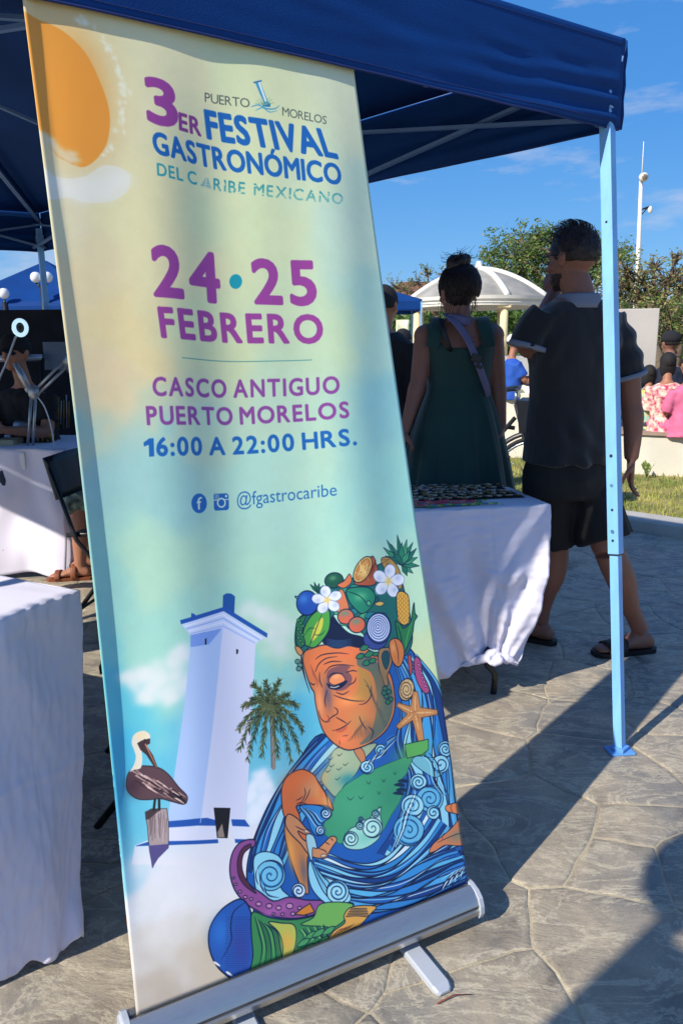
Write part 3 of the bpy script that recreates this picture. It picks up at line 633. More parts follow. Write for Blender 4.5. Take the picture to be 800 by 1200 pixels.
D.poly([(490, 366), (497, 347), (513, 336), (532, 336), (544, 348), (547, 362), (528, 374), (506, 380)], (224, 134, 84), INK, 0.8); D.glow((516, 346), 12, 7, (240, 164, 110), 0.8); D.poly([(482, 372), (492, 394), (514, 398), (536, 390), (556, 366), (548, 362), (528, 376), (504, 384)], INK); D.taper([(486, 352), (506, 334), (540, 334)], 1.2, INK)
D.line([(496, 388), (510, 390), (526, 384)], 0.8, (236, 226, 210))
for pts in ([(474, 336), (496, 308), (536, 300), (580, 304)], [(440, 330), (452, 300), (480, 276), (520, 268)], [(470, 300), (500, 288), (536, 288)], [(440, 280), (466, 262), (520, 254), (560, 258)], [(508, 420), (540, 432), (580, 440), (620, 440)], [(516, 408), (540, 416), (562, 402)], [(640, 380), (640, 420), (620, 448), (596, 454)], [(550, 330), (574, 322), (590, 326)], [(560, 380), (580, 366), (586, 348)],
            [(466, 390), (456, 360), (456, 330)], [(486, 500), (494, 520), (478, 526), (462, 512), (452, 480)], [(510, 468), (522, 478), (520, 494), (506, 500)], [(480, 524), (500, 508), (520, 494)], [(504, 560), (530, 552), (556, 534), (570, 518)], [(516, 506), (540, 520), (556, 530)], [(540, 580), (560, 576)], [(598, 500), (610, 530), (626, 552)], [(530, 596), (532, 614)], [(484, 400), (476, 440), (480, 470)], [(420, 372), (432, 380), (440, 376)], [(632, 540), (650, 560), (640, 590)]): D.taper(pts, 1.15, INK)
D.poly([(506, 556), (530, 556), (556, 540), (550, 556), (530, 566)], (190, 84, 56))
D.glow((540, 592), 22, 20, (236, 120, 70), 0.8); D.glow((482, 514), 10, 10, (230, 110, 60), 0.8)
for k in range(14): D.taper([(612 + 7 * k, 350 + 12 * k + rs.rand() * 20), (630 + 5 * k, 380 + 12 * k), (636 + 4 * k, 410 + 10 * k)], 0.7, (60, 66, 76))
for k in range(5): D.taper([(560 + 12 * k, 600 - 5 * k), (580 + 6 * k, 572 - 6 * k), (590 + 7 * k, 548 - 8 * k)], 0.7, (86, 62, 60))
for k in range(7): D.taper([(420 + 4 * k, 300 + 9 * k), (428 + 4 * k, 322 + 8 * k), (430 + 3 * k, 344 + 8 * k)], 0.6, (150, 70, 50))
# ear
A.poly([(480, 600), (484, 572), (504, 556), (530, 558), (546, 580), (548, 620), (536, 660), (524, 690), (528, 730), (512, 736), (500, 700), (486, 660)], (150, 116, 80), INK, 1.1)
A.poly([(498, 600), (510, 576), (530, 580), (534, 620), (520, 660), (506, 640)], (28, 76, 84), INK, 0.8); A.glow((494, 700), 20, 40, (120, 100, 74), 0.7)
# hair
D.poly([(496, 104), (524, 140), (560, 176), (606, 190), (632, 214), (600, 232), (560, 226), (520, 236), (486, 226), (466, 208), (484, 160)], (20, 32, 62), INK, 0.8)
for k in range(6): D.taper([(480, 200 + 5 * k), (520, 206 + 5 * k), (570, 200 + 5 * k)], 0.7, (46, 84, 130))
D.poly([(398, 232), (388, 260), (392, 300), (404, 360), (414, 392), (420, 416), (408, 384), (394, 340), (384, 300), (384, 250)], (18, 26, 50))
# headdress
A.poly([(116, 560), (112, 500), (124, 430), (160, 398), (190, 380), (220, 300), (300, 250), (370, 232), (470, 180), (540, 160), (590, 220), (620, 330), (640, 430), (644, 540), (604, 600), (550, 560), (480, 560), (430, 540), (410, 490), (350, 470), (300, 400), (268, 440), (230, 520), (180, 560), (140, 590)], (28, 104, 100), INK, 1.1)
for k in range(26):
    x, y = 290 + rs.rand() * 270, 230 + rs.rand() * 220
    A.poly([(x - 26, y + 10), (x - 4, y - 14), (x + 26, y - 8), (x + 6, y + 14)], [(40, 140, 116), (24, 86, 92), (70, 158, 110), (30, 120, 130)][k % 4], INK, 0.6)
def leafspike(fr, c, tip, w_, col):
    c = np.array(c, float); t = np.array(tip, float); d = t - c; n = np.array([-d[1], d[0]]) / np.hypot(*d) * w_
    fr.poly([c - n * 0.4, c + d * 0.5 - n, t, c + d * 0.5 + n, c + n * 0.4], col, INK, 0.7, False); fr.line([c, c + d * 0.8], 0.5, (20, 70, 60))
for i, tp in enumerate([(530, 58), (512, 92), (522, 132), (552, 78), (654, 214), (626, 226), (684, 180), (676, 140), (672, 98), (656, 70), (628, 56), (582, 34), (604, 70), (640, 110), (560, 110)]): leafspike(A, (598 + 4 * (i % 3), 172), tp, 13, [(44, 132, 100), (62, 152, 110), (34, 110, 92)][i % 3])
A.poly([(500, 146), (540, 140), (580, 180), (604, 250), (590, 290), (560, 240), (520, 200)], (176, 136, 70), INK, 0.9)
for i in range(5):
    A.line([(506 + 16 * i, 150 + 14 * i), (540 + 12 * i, 150 + 26 * i)], 0.6, (90, 66, 40)); A.line([(540, 146 + 12 * i), (500 + 16 * i, 170 + 16 * i)], 0.6, (90, 66, 40))
A.poly([(372, 250), (420, 270), (470, 262), (484, 210), (476, 170), (450, 134)], (170, 84, 52), INK, 1.0); A.blob((412, 194), 34, 66, (214, 176, 96), INK, 1.1, 28); A.blob((412, 194), 25, 55, (190, 130, 66), (120, 70, 40), 0.6, 28)
for k in range(26): A.line([(412 + rs.randn() * 12, 194 + rs.randn() * 24), (418 + rs.randn() * 12, 204 + rs.randn() * 24)], 0.6, (228, 196, 120))
for k in range(8): A.taper([(400 + 8 * k, 256 - 3 * k), (430 + 6 * k, 230 - 10 * k), (454 + 3 * k, 190 - 6 * k)], 0.7, (90, 40, 34))
def frangipani(fr, c, r_, rot):
    for k in range(5):
        a = radians(rot + 72 * k); u_ = np.array([cos(a), sin(a)]); n = np.array([-u_[1], u_[0]]); cc = np.array(c, float)
        fr.poly([cc, cc + u_ * r_ * 0.5 + n * r_ * 0.34, cc + u_ * r_ * 0.92 + n * r_ * 0.24, cc + u_ * r_ - n * r_ * 0.12, cc + u_ * r_ * 0.6 - n * r_ * 0.34], (226, 230, 240), (110, 130, 170), 0.7)
        fr.glow(tuple(cc + u_ * r_ * 0.62 - n * r_ * 0.12), r_ * 0.16, r_ * 0.16, (170, 184, 214), 0.7)
    fr.glow(c, r_ * 0.18, r_ * 0.18, (236, 200, 90), 1.0)
A.blob((286, 244), 40, 36, (30, 84, 66), INK, 1.1, -20); A.glow((280, 232), 14, 10, (90, 150, 110), 0.8)
A.poly([(300, 266), (330, 246), (352, 214), (362, 250), (330, 280)], (206, 112, 66), INK, 0.8)
for tp in ((182, 262), (200, 252), (222, 258), (240, 268)): leafspike(A, (216, 300), tp, 6, (40, 120, 80))
A.blob((168, 350), 49, 58, (26, 76, 168), INK, 1.3); A.glow((150, 330), 22, 22, (60, 126, 206), 0.9); A.taper([(120, 330), (112, 318), (126, 320)], 1.4, INK)
A.poly([(340, 290), (380, 276), (440, 280), (470, 320), (450, 370), (410, 400), (380, 380), (350, 340)], (34, 128, 100), INK, 1.1); A.glow((400, 320), 26, 18, (84, 180, 130), 0.9); A.blob((438, 352), 10, 12, (80, 170, 120), INK, 0.8); A.taper([(346, 296), (400, 320), (440, 370)], 1.0, INK)
A.poly([(466, 356), (490, 344), (512, 352), (492, 366)], (216, 176, 90), INK, 0.6); A.poly([(300, 300), (322, 286), (340, 330), (350, 380), (320, 400), (290, 380), (280, 350)], (206, 118, 76), INK, 0.8)
for (x, y, rr) in ((338, 414, 34), (386, 452, 36)): A.blob((x, y), rr, rr * 1.05, (206, 98, 70), INK, 1.2, 30); A.glow((x - 6, y - 16), 18, 12, (96, 140, 120), 0.9)
A.poly([(176, 556), (150, 536), (152, 480), (180, 420), (220, 384), (262, 380), (272, 420), (266, 480), (236, 530), (204, 560)], (74, 156, 66), INK, 1.2)
A.poly([(188, 530), (196, 480), (216, 440), (240, 420), (236, 470), (214, 510)], (202, 200, 70)); A.taper([(180, 552), (204, 490), (236, 400)], 1.0, INK); A.taper([(200, 500), (230, 500), (250, 480)], 0.8, INK); A.taper([(206, 470), (180, 470), (160, 500)], 0.8, INK)
A.poly([(120, 540), (116, 480), (120, 440), (140, 416), (164, 410), (150, 450), (150, 500), (160, 540), (140, 560)], (40, 116, 70), INK, 1.0)
for k in range(9): A.blob((128 + 10 * (k % 3), 430 + 14 * k), 8, 7, (60, 140, 80), INK, 0.5)
A.poly([(112, 556), (130, 556), (150, 580), (140, 598), (122, 584)], (210, 140, 80), INK, 0.9)
for (x, y) in ((124, 626), (136, 644), (130, 660)): A.blob((x, y), 12, 11, (90, 150, 130), INK, 0.8)
frangipani(A, (257, 336), 66, -100); frangipani(A, (534, 250), 78, -80)
A.blob((470, 520), 56, 48, (50, 70, 140), INK, 1.1); A.blob((486, 468), 58, 72, (40, 66, 130), INK, 1.4)
for k in range(6): A.blob((485 - k, 466 - k), 54 - 9.2 * k, 66 - 11.5 * k, (196, 210, 238) if k % 1 == 0 else INK, (36, 56, 120), 0.9)
A.poly([(574, 320), (590, 298), (614, 304), (632, 330), (632, 430), (610, 456), (586, 440), (576, 400)], (226, 170, 60), INK, 1.2)
for i in range(6):
    for j in range(13): A.blob((582 + 9 * i, 322 + 10 * j), 3.6, 4.2, [(240, 196, 84), (206, 140, 46)][(i + j) % 2])
for k in range(1, 6): A.line([(577 + 9.5 * k, 310), (577 + 9.5 * k, 444)], 0.45, (110, 66, 30))
A.poly([(566, 440), (590, 450), (606, 470), (640, 440), (646, 400), (656, 352), (660, 400), (670, 416), (656, 440), (646, 500), (620, 560), (606, 580), (580, 530)], (38, 120, 72), INK, 1.2); A.taper([(612, 560), (624, 500), (648, 430)], 1.0, (90, 170, 100)); A.taper([(600, 560), (590, 500), (576, 456)], 1.2, INK)
A.poly([(534, 540), (560, 516), (590, 530), (606, 570), (600, 620), (578, 650), (548, 620)], (206, 118, 58), INK, 1.2); A.taper([(560, 520), (576, 580), (578, 640)], 1.0, INK); A.glow((552, 560), 10, 24, (236, 156, 90), 0.8)
for (x, y, r_) in ((418, 560, 20), (440, 590, 22), (400, 600, 18), (430, 630, 20), (456, 620, 18), (470, 590, 14)): A.poly([(x - r_, y + r_ * 0.4), (x - 4, y - r_ * 0.7), (x + r_, y - r_ * 0.4), (x + 4, y + r_ * 0.6)], (44, 118, 84), INK, 0.9)
for (x, y) in ((512, 750), (530, 764), (518, 786), (540, 800), (526, 812), (508, 770)): A.blob((x, y), 12, 11, (44, 110, 84), INK, 0.9)
A.poly([(652, 618), (668, 604), (684, 630), (690, 680), (712, 730), (720, 764), (700, 774), (674, 740), (656, 690)], (166, 72, 120), INK, 1.1); A.poly([(624, 600), (636, 596), (644, 660), (634, 690), (624, 640)], (176, 70, 70), INK, 0.9)
for k in range(6): A.blob((672 + 6 * k, 640 + 20 * k), 5, 6, (216, 130, 170), INK, 0.6)
A.blob((614, 756), 36, 52, (206, 176, 126), INK, 1.3, 10)
pts = [(614 + (34 - 30 * t / 2.6) * cos(t * 2 * pi), 756 + (46 - 41 * t / 2.6) * sin(t * 2 * pi)) for t in np.linspace(0, 2.4, 50)]; A.line(pts, 1.2, (70, 44, 34), 0.7, smooth=False)
for k in range(10): A.line([(614 + 22 * cos(k * .63), 756 + 30 * sin(k * .63)), (614 + 32 * cos(k * .63), 756 + 44 * sin(k * .63))], 0.6, (140, 96, 60))
star = []
for k in range(5):
    a = radians([-88, -2, 78, 140, 206][k]); r_ = [100, 104, 132, 106, 92][k]; a2 = radians([-45, 38, 108, 172, 238][k])
    for dd in (-0.10, 0.10): star.append((652 + r_ * cos(a + dd), 864 + r_ * sin(a + dd)))
    star.append((652 + 36 * cos(a2), 864 + 36 * sin(a2)))
A.poly(star, (196, 134, 78), (110, 66, 40), 0.9, False)
for k in range(5):
    a = radians([-88, -2, 78, 140, 206][k]); A.taper([(652, 864), (652 + 84 * cos(a), 864 + 84 * sin(a))] if False else [(652, 864), (652 + 42 * cos(a), 864 + 42 * sin(a)), (652 + 84 * cos(a), 864 + 84 * sin(a))], 1.8, (226, 176, 120))
for k in range(60):
    a = rs.rand() * 6.28; r_ = rs.rand() * 50; A.blob((652 + r_ * cos(a), 864 + r_ * sin(a)), 2.2, 2.2, (166, 100, 56))
# green ribbon end over the waves
E_.poly([(490, 44), (584, 22), (584, 64), (560, 84), (500, 100)], (88, 168, 84), INK, 0.8, False)
del rs

im = bpy.data.images.new('banner_print', CW, CH)
_a = np.ones((CH, CW, 4), np.float32); _a[..., :3] = np.clip(CAN, 0, 1)[::-1]
im.pixels.foreach_set(_a.ravel()); im.update(); im.pack()

def banner_material():
    M = bpy.data.materials.new('banner_vinyl'); M.use_nodes = True; n = M.node_tree; b = n.nodes['Principled BSDF']
    uv = n.nodes.new('ShaderNodeUVMap'); tx = n.nodes.new('ShaderNodeTexImage'); tx.image = im; tx.interpolation = 'Cubic'
    n.links.new(uv.outputs[0], tx.inputs[0]); hs = n.nodes.new('ShaderNodeHueSaturation'); hs.inputs['Saturation'].default_value = 0.98; hs.inputs['Value'].default_value = 1.06
    n.links.new(tx.outputs[0], hs.inputs['Color']); n.links.new(hs.outputs[0], b.inputs['Base Color'])
    b.inputs['Roughness'].default_value = 0.42; b.inputs['Specular IOR Level'].default_value = 0.35
    t = n.nodes.new('ShaderNodeTexCoord'); ns = n.nodes.new('ShaderNodeTexNoise'); ns.inputs['Scale'].default_value = 900
    n.links.new(t.outputs['Object'], ns.inputs['Vector']); bp = n.nodes.new('ShaderNodeBump'); bp.inputs['Strength'].default_value = 0.06; bp.inputs['Distance'].default_value = 0.0006
    n.links.new(ns.outputs['Fac'], bp.inputs['Height']); n.links.new(bp.outputs[0], b.inputs['Normal'])
    return M

bBL, bBR, bTR, bTL = Vector((-0.401, 1.235, 0.09)), Vector((0.292, 1.596, 0.09)), Vector((0.0415, 2.113, 2.012)), Vector((-0.6146, 1.678, 2.003))
bN = (bBR - bBL).cross(bTL - bBL).normalized()           # towards the back
if bN.y < 0: bN = -bN
def sheet(u, v, off=0.0):
    """point on the hanging vinyl; v = 1 at the top bar"""
    t = v / 0.985
    p = bBL.lerp(bBR, u).lerp(bTL.lerp(bTR, u), t)
    env = smoothstep(0, 0.22, v) * (1 - 0.75 * smoothstep(0.82, 1.0, v))
    d = 0.0
    # soft columns of slack, drifting sideways as they fall
    d += 0.0085 * env * sin(2 * pi * (u * 1.75 + 0.34 * v + 0.10 * sin(5 * v)) + 0.9)
    d += 0.0028 * env * sin(2 * pi * (u * 3.6 - 0.9 * v) + 2.0)
    d += 0.0022 * env * noise.noise(Vector((u * 3.2, v * 5.5, 3.1)))
    d += -0.05 * smoothstep(0.040, -0.022, u) * smoothstep(0.02, 0.3, v) * 0.30    # left hem curls forward
    d += 0.016 * sin(pi * min(1, v)) * sin(pi * u)
    bow = 0.010 * sin(pi * v) * (1 - u)                                           # left edge bows outward
    return p + bN * (d + off) + (bBR - bBL).normalized() * bow

def build_banner():
    c = (bBL + bBR) / 2
    t = thing('pull_up_banner', (c.x, c.y, 0), 'tall pull-up banner announcing the third gastronomic festival, leaning back under the blue canopy edge', 'banner')
    nu, nv = 120, 200
    mb = MB(); mb.grid(lambda a, b: sheet(a, b * 1.0), nu, nv)
    o = mb.build('banner_sheet', banner_material(), t, thick=0.0012)
    me = o.data; uvl = me.uv_layers.new(name='UVMap')
    idx = np.zeros(len(me.loops), np.int32); me.loops.foreach_get('vertex_index', idx)
    uvs = np.stack([(idx % (nu + 1)) / nu, (idx // (nu + 1)) / nv], 1).astype(np.float32)
    uvl.data.foreach_set('uv', uvs.ravel())
    alu = mat('brushed_aluminium', srgb(186, 186, 184), 0.34, 0.85, 0.05, 30, stretch=(1, 1, 20))
    alud = mat('aluminium_groove', srgb(112, 112, 114), 0.4, 0.85, 0.05)
    e = (bBR - bBL); e.z = 0; Ln = e.length; e.normalize(); n = Vector((-e.y, e.x, 0))     # n points back
    a = Vector((bBL.x, bBL.y, 0)) - e * 0.014; b = Vector((bBR.x, bBR.y, 0)) + e * 0.000
    prof = [(-0.052, 0.018), (-0.060, 0.030), (-0.062, 0.046), (-0.052, 0.050), (-0.052, 0.056), (-0.058, 0.060), (-0.050, 0.078), (-0.034, 0.094), (-0.012, 0.102), (-0.006, 0.100), (-0.006, 0.086), (0.006, 0.086), (0.006, 0.100), (0.02, 0.100), (0.044, 0.084), (0.054, 0.060), (0.054, 0.03), (0.046, 0.018)]
    prof = [(q[0] * 0.78, 0.030 + (q[1] - 0.018) * 0.74) for q in prof]
    mb = MB(); mb.loft([[p + n * q[0] + Vector((0, 0, q[1])) for q in prof] for p in (a, b)], caps=True)
    hs_ = mb.build('cassette_base', alu, t, smooth=True, auto=35)
    mb = MB(); mb.bar(a - n * 0.0415 + Vector((0, 0, 0.0562)), b - n * 0.0415 + Vector((0, 0, 0.0562)), 0.005, 0.0045); mb.build('groove', alud, hs_, smooth=False)
    plast = mat('light_grey_plastic', srgb(176, 182, 190), 0.45, 0.1, 0.04)
    for p, s_ in ((a, -1), (b, 1)):
        mb = MB(); pr = [(-0.056, 0.014), (-0.065, 0.034), (-0.063, 0.058), (-0.054, 0.082), (-0.034, 0.098), (-0.006, 0.106), (0.024, 0.105), (0.05, 0.084), (0.058, 0.05), (0.05, 0.014)]; pr = [(q[0] * 0.80, 0.026 + (q[1] - 0.014) * 0.74) for q in pr]
        mb.loft([[p + e * (s_ * k) + n * q[0] + Vector((0, 0, q[1])) for q in pr] for k in (0.0, 0.012)])
        mb.loft([[p + e * (s_ * 0.012) + n * q[0] * 0.9 + Vector((0, 0, 0.002 + q[1] * 0.96)) for q in pr], [p + e * (s_ * 0.017) + n * q[0] * 0.8 + Vector((0, 0, 0.008 + q[1] * 0.85)) for q in pr]])
        ec = mb.build('end_cap', plast, t, smooth=False, bevel=0.001)
        for k in ((-0.024, 0.052), (0.024, 0.052), (0.0, 0.076)):
            MB().tube([p + e * s_ * 0.016 + n * k[0] + Vector((0, 0, k[1])), p + e * s_ * 0.0195 + n * k[0] + Vector((0, 0, k[1]))], 0.004, 8).build('screw', alud, ec)
    for f_ in (0.275, 0.775):
        p = a.lerp(b, f_) + n * 0.0
        q0, q1 = p + n * 0.16 + Vector((0, 0, 0.012)), p - n * 0.165 + Vector((0, 0, 0.012))
        dirv = (q1 - q0).normalized(); mb = MB(); rg = []
        for s_, wd, z0, z1 in ((0, 0.018, 0.004, 0.014), (0.004, 0.0215, 0.002, 0.016), (0.307, 0.0215, 0.002, 0.016), (0.32, 0.018, 0.003, 0.012), (0.325, 0.013, 0.004, 0.009)):
            cc = Vector((q0.x, q0.y, 0)) + Vector((dirv.x, dirv.y, 0)) * s_
            rg.append([cc - e * wd + Vector((0, 0, z0)), cc + e * wd + Vector((0, 0, z0)), cc + e * wd + Vector((0, 0, z1 - 0.003)), cc + e * (wd - 0.004) + Vector((0, 0, z1)), cc - e * (wd - 0.004) + Vector((0, 0, z1)), cc - e * wd + Vector((0, 0, z1 - 0.003))])
        mb.loft(rg); mb.build('stabiliser_foot', plast, t, smooth=False)
    # rear pole and clip bar behind the sheet
    MB().tube([c + bN * 0.03 - Vector((0, 0, c.z - 0.09)) * 1.0, (sheet(0.5, 0.99) + bN * 0.03)], 0.008, 10).build('support_pole', alu, t)
    mb = MB(); mb.bar(sheet(0.0, 1.0), sheet(1.0, 1.0), 0.012, 0.03); mb.build('top_rail', alu, t, smooth=False)
build_banner()
# ---------------------------------------------------------------- ground, kerb, lawn
def stone_material():
    M = bpy.data.materials.new('stamped_stone'); M.use_nodes = True; n = M.node_tree; b = n.nodes['Principled BSDF']; N = n.nodes.new; K = n.links.new
    t = N('ShaderNodeTexCoord')
    def noise_(sc, det, rough=0.5, dist=0.0, vec=None):
        q = N('ShaderNodeTexNoise'); q.inputs['Scale'].default_value = sc; q.inputs['Detail'].default_value = det; q.inputs['Roughness'].default_value = rough; q.inputs['Distortion'].default_value = dist
        K(vec or t.outputs['Object'], q.inputs['Vector']); return q.outputs['Fac']
    def ramp(fac, stops):
        r = N('ShaderNodeValToRGB'); e = r.color_ramp.elements
        e[0].position, e[0].color = stops[0]; e[1].position, e[1].color = stops[-1]
        for p, c in stops[1:-1]: q = e.new(p); q.color = c
        K(fac, r.inputs[0]); return r.outputs[0]
    def mixc(kind, fac, a, c):
        q = N('ShaderNodeMixRGB'); q.blend_type = kind
        if isinstance(fac, float): q.inputs[0].default_value = fac
        else: K(fac, q.inputs[0])
        K(a, q.inputs[1])
        if isinstance(c, tuple): q.inputs[2].default_value = c
        else: K(c, q.inputs[2])
        return q.outputs[0]
    mp_ = N('ShaderNodeMapping'); mp_.inputs['Rotation'].default_value = (0, 0, 0.5); mp_.inputs['Scale'].default_value = (1.3, 2.9, 1); K(t.outputs['Object'], mp_.inputs[0])
    big = ramp(noise_(1.3, 4, 0.6, 0.4), [(0.3, srgb(122, 117, 108)), (0.46, srgb(164, 152, 132)), (0.56, srgb(134, 130, 122)), (0.72, srgb(180, 164, 138))])
    med = ramp(noise_(7, 6, 0.65, 0.8), [(0.3, (0.62, 0.62, 0.64, 1)), (0.5, (1, 1, 1, 1)), (0.72, (1.2, 1.17, 1.1, 1))])
    c = mixc('MULTIPLY', 0.75, big, med)
    stain = ramp(noise_(2.6, 9, 0.74, 0.9), [(0.57, (0, 0, 0, 1)), (0.74, (1, 1, 1, 1))])
    c = mixc('MIX', stain, c, srgb(196, 186, 162))
    rust = ramp(noise_(0.9, 5, 0.6, 0.5), [(0.66, (0, 0, 0, 1)), (0.78, (0.45, 0.45, 0.45, 1))])
    c = mixc('MIX', rust, c, srgb(164, 124, 92))
    fine = ramp(noise_(150, 3, 0.7), [(0.35, (0.84, 0.84, 0.84, 1)), (0.65, (1.08, 1.08, 1.08, 1))])
    vein = ramp(noise_(3.2, 10, 0.72, 0.7, mp_.outputs[0]), [(0.470, (0, 0, 0, 1)), (0.495, (0.55, 0.55, 0.55, 1)), (0.505, (0.55, 0.55, 0.55, 1)), (0.53, (0, 0, 0, 1))])
    c = mixc('MIX', vein, c, srgb(204, 192, 166))
    dk = ramp(noise_(4.2, 9, 0.75, 0.6), [(0.32, (0.55, 0.55, 0.57, 1)), (0.44, (1, 1, 1, 1))])
    c = mixc('MULTIPLY', 0.8, c, dk)
    c = mixc('MULTIPLY', 0.8, c, fine)
    K(c, b.inputs['Base Color']); b.inputs['Roughness'].default_value = 0.62
    riv = noise_(2.6, 9, 0.68, 0.5, mp_.outputs[0]); fin = noise_(60, 4, 0.6)
    b1 = N('ShaderNodeBump'); b1.inputs['Strength'].default_value = 0.9; b1.inputs['Distance'].default_value = 0.014; K(riv, b1.inputs['Height'])
    b2 = N('ShaderNodeBump'); b2.inputs['Strength'].default_value = 0.35; b2.inputs['Distance'].default_value = 0.002; K(fin, b2.inputs['Height']); K(b1.outputs[0], b2.inputs['Normal'])
    K(b2.outputs[0], b.inputs['Normal'])
    return M
M_STONE = stone_material()
M_MORTAR = mat('sandy_joint', srgb(204, 190, 158), 0.85, color2=srgb(140, 130, 112), scale=3.5, bump=0.4, bscale=120)
KERB = [Vector(p) for p in ((4.6, 3.3, 0), (3.3, 4.45, 0), (2.40, 5.22, 0), (1.64, 5.98, 0), (1.05, 6.85, 0), (0.55, 8.1, 0), (0.2, 9.8, 0), (0.1, 12, 0), (0.1, 15, 0))]
KS = spline(KERB, 6)
def kerb_side(x, y):
    """> 0 on the lawn side of the kerb"""
    best = 1e9; sgn = 0
    for a, b in zip(KS, KS[1:]):
        d = b - a; t = max(0, min(1, ((x - a.x) * d.x + (y - a.y) * d.y) / d.length_squared))
        px, py = x - a.x - t * d.x, y - a.y - t * d.y; q = px * px + py * py
        if q < best: best = q; sgn = -(d.x * py - d.y * px)
    return math.copysign(sqrt(best), sgn)

def build_ground():
    mb = MB(); mb.grid(lambda u, v: Vector((-400 + 800 * u, -60 + 1100 * v, -0.0036)), 8, 8)
    g = mb.build('plaza_paving', M_MORTAR, smooth=False); tag(g, kind='structure')
    rs = np.random.RandomState(5); seeds = []
    sp = 0.35; sp_y = 0.315
    for j in range(30):
        for i in range(28):
            x = -4.7 + (i + 0.5 * (j % 2)) * sp + (rs.rand() - .5) * 0.33; y = 0.1 + j * sp_y + (rs.rand() - .5) * 0.30
            seeds.append((x, y))
    seeds = np.array(seeds); cells = []
    for k, s_ in enumerate(seeds):
        if abs(s_[0]) > 0.62 * s_[1] + 1.1 or s_[1] > 8.8 or s_[1] < 0.3: continue
        if kerb_side(s_[0], s_[1]) > 0.25: continue
        poly = [np.array(q) for q in ((s_[0] - 1, s_[1] - 1), (s_[0] + 1, s_[1] - 1), (s_[0] + 1, s_[1] + 1), (s_[0] - 1, s_[1] + 1))]
        d2 = ((seeds - s_) ** 2).sum(1)
        for o in np.argsort(d2)[1:16]:
            q = seeds[o]; mid = (q + s_) / 2; nn = q - s_; newp = []
            for a, b in zip(poly, poly[1:] + poly[:1]):
                da, db = (a - mid) @ nn, (b - mid) @ nn
                if da <= 0: newp.append(a)
                if (da < 0) != (db < 0): newp.append(a + (b - a) * da / (da - db))
            poly = newp
            if len(poly) < 3: break
        if len(poly) >= 3: cells.append((s_, poly))
    cells.sort(key=lambda c: c[0][0] ** 2 + c[0][1] ** 2)
    def ring(s_, poly):
        pts = []
        for a, b in zip(poly, poly[1:] + poly[:1]):
            L_ = np.hypot(*(b - a)); n_ = max(1, int(L_ / 0.055))
            for i in range(n_): pts.append(a + (b - a) * i / n_)
        o = []
        for p in pts:
            q = Vector((p[0] * 2.6, p[1] * 2.6, 0)); dx = noise.noise(q) * 0.075 + noise.noise(q * 4) * 0.014; dy = noise.noise(q + Vector((31, 7, 0))) * 0.075 + noise.noise(q * 4 + Vector((5, 9, 0))) * 0.014
            o.append(Vector((p[0] + dx, p[1] + dy, 0)))
        c = sum(o, Vector((0, 0, 0))) / len(o)
        return c, o
    def add(mb, s_, poly, r_):
        c, o = ring(s_, poly); gap = 0.0026 + 0.0026 * r_.rand(); tx, ty = (r_.rand() - .5) * 0.006, (r_.rand() - .5) * 0.006
        def inset(d, z): return [p + (c - p).normalized() * min(d, (c - p).length * 0.4) + Vector((0, 0, z + (p.x - c.x) * tx + (p.y - c.y) * ty)) for p in o]
        mb.loft([inset(gap, -0.02), inset(gap, -0.0030), inset(gap + 0.003, -0.0012), inset(gap + 0.012, -0.0002), inset(gap + 0.05, 0.0004)])
    far = MB(); r_ = np.random.RandomState(9)
    for k, (s_, poly) in enumerate(cells):
        if k < 285:
            mb = MB(); add(mb, s_, poly, r_); o = mb.build('flagstone', M_STONE, g, smooth=True, auto=30)
        else: add(far, s_, poly, r_)
    if far.v:
        o = far.build('flagstone', M_STONE, g, smooth=False); o['kind'] = 'stuff'
    # paving carries on behind as one cast slab with the same stamped stone colour
    mb = MB(); mb.grid(lambda u, v: Vector((-60 + 59.9 * u + 0, 9.2 + 60 * v, 0.0)), 4, 4); o = mb.build('far_paving', M_STONE, smooth=False); tag(o, kind='structure')
    # kerb
    kc = mat('kerb_concrete', srgb(176, 172, 164), 0.8, var=0.14, scale=6, bump=0.3, bscale=60)
    mb = MB(); rings = []
    for i, p in enumerate(KS):
        t = (KS[min(i + 1, len(KS) - 1)] - KS[max(i - 1, 0)]).normalized(); n = Vector((t.y, -t.x, 0)) * 1
        if n.y < 0 and n.x < 0: n = -n
        rings.append([p + n * a + Vector((0, 0, z)) for a, z in ((0, -0.02), (0, 0.075), (0.015, 0.09), (0.24, 0.09), (0.25, 0.08), (0.25, -0.02))])
    mb.loft(rings); k = mb.build('kerb', kc, smooth=False); tag(k, kind='structure')
    # lawn
    lm = mat('lawn_soil', srgb(96, 104, 46), 0.95, var=0.3, scale=2.2, color2=srgb(168, 150, 92), bump=0.6, bscale=60)
    mb = MB(); L_ = []
    for i, p in enumerate(KS):
        t = (KS[min(i + 1, len(KS) - 1)] - KS[max(i - 1, 0)]).normalized(); n = Vector((t.y, -t.x, 0))
        if n.y < 0 and n.x < 0: n = -n
        L_.append(p + n * 0.2)
    vs = [(p.x, p.y, 0.055) for p in L_] + [(p.x + 30, p.y + 8 + i * 0.4, 0.055) for i, p in enumerate(L_)]
    n_ = len(L_); mb.add(vs, [(i, i + n_, i + n_ + 1, i + 1) for i in range(n_ - 1)])
    o = mb.build('lawn', lm, smooth=False); tag(o, kind='structure')
    gm = mat('grass_blade', srgb(86, 112, 38), 0.7, var=0.3, scale=1.6, color2=srgb(170, 166, 84))
    mb = MB(); r_ = np.random.RandomState(3); cnt = 0
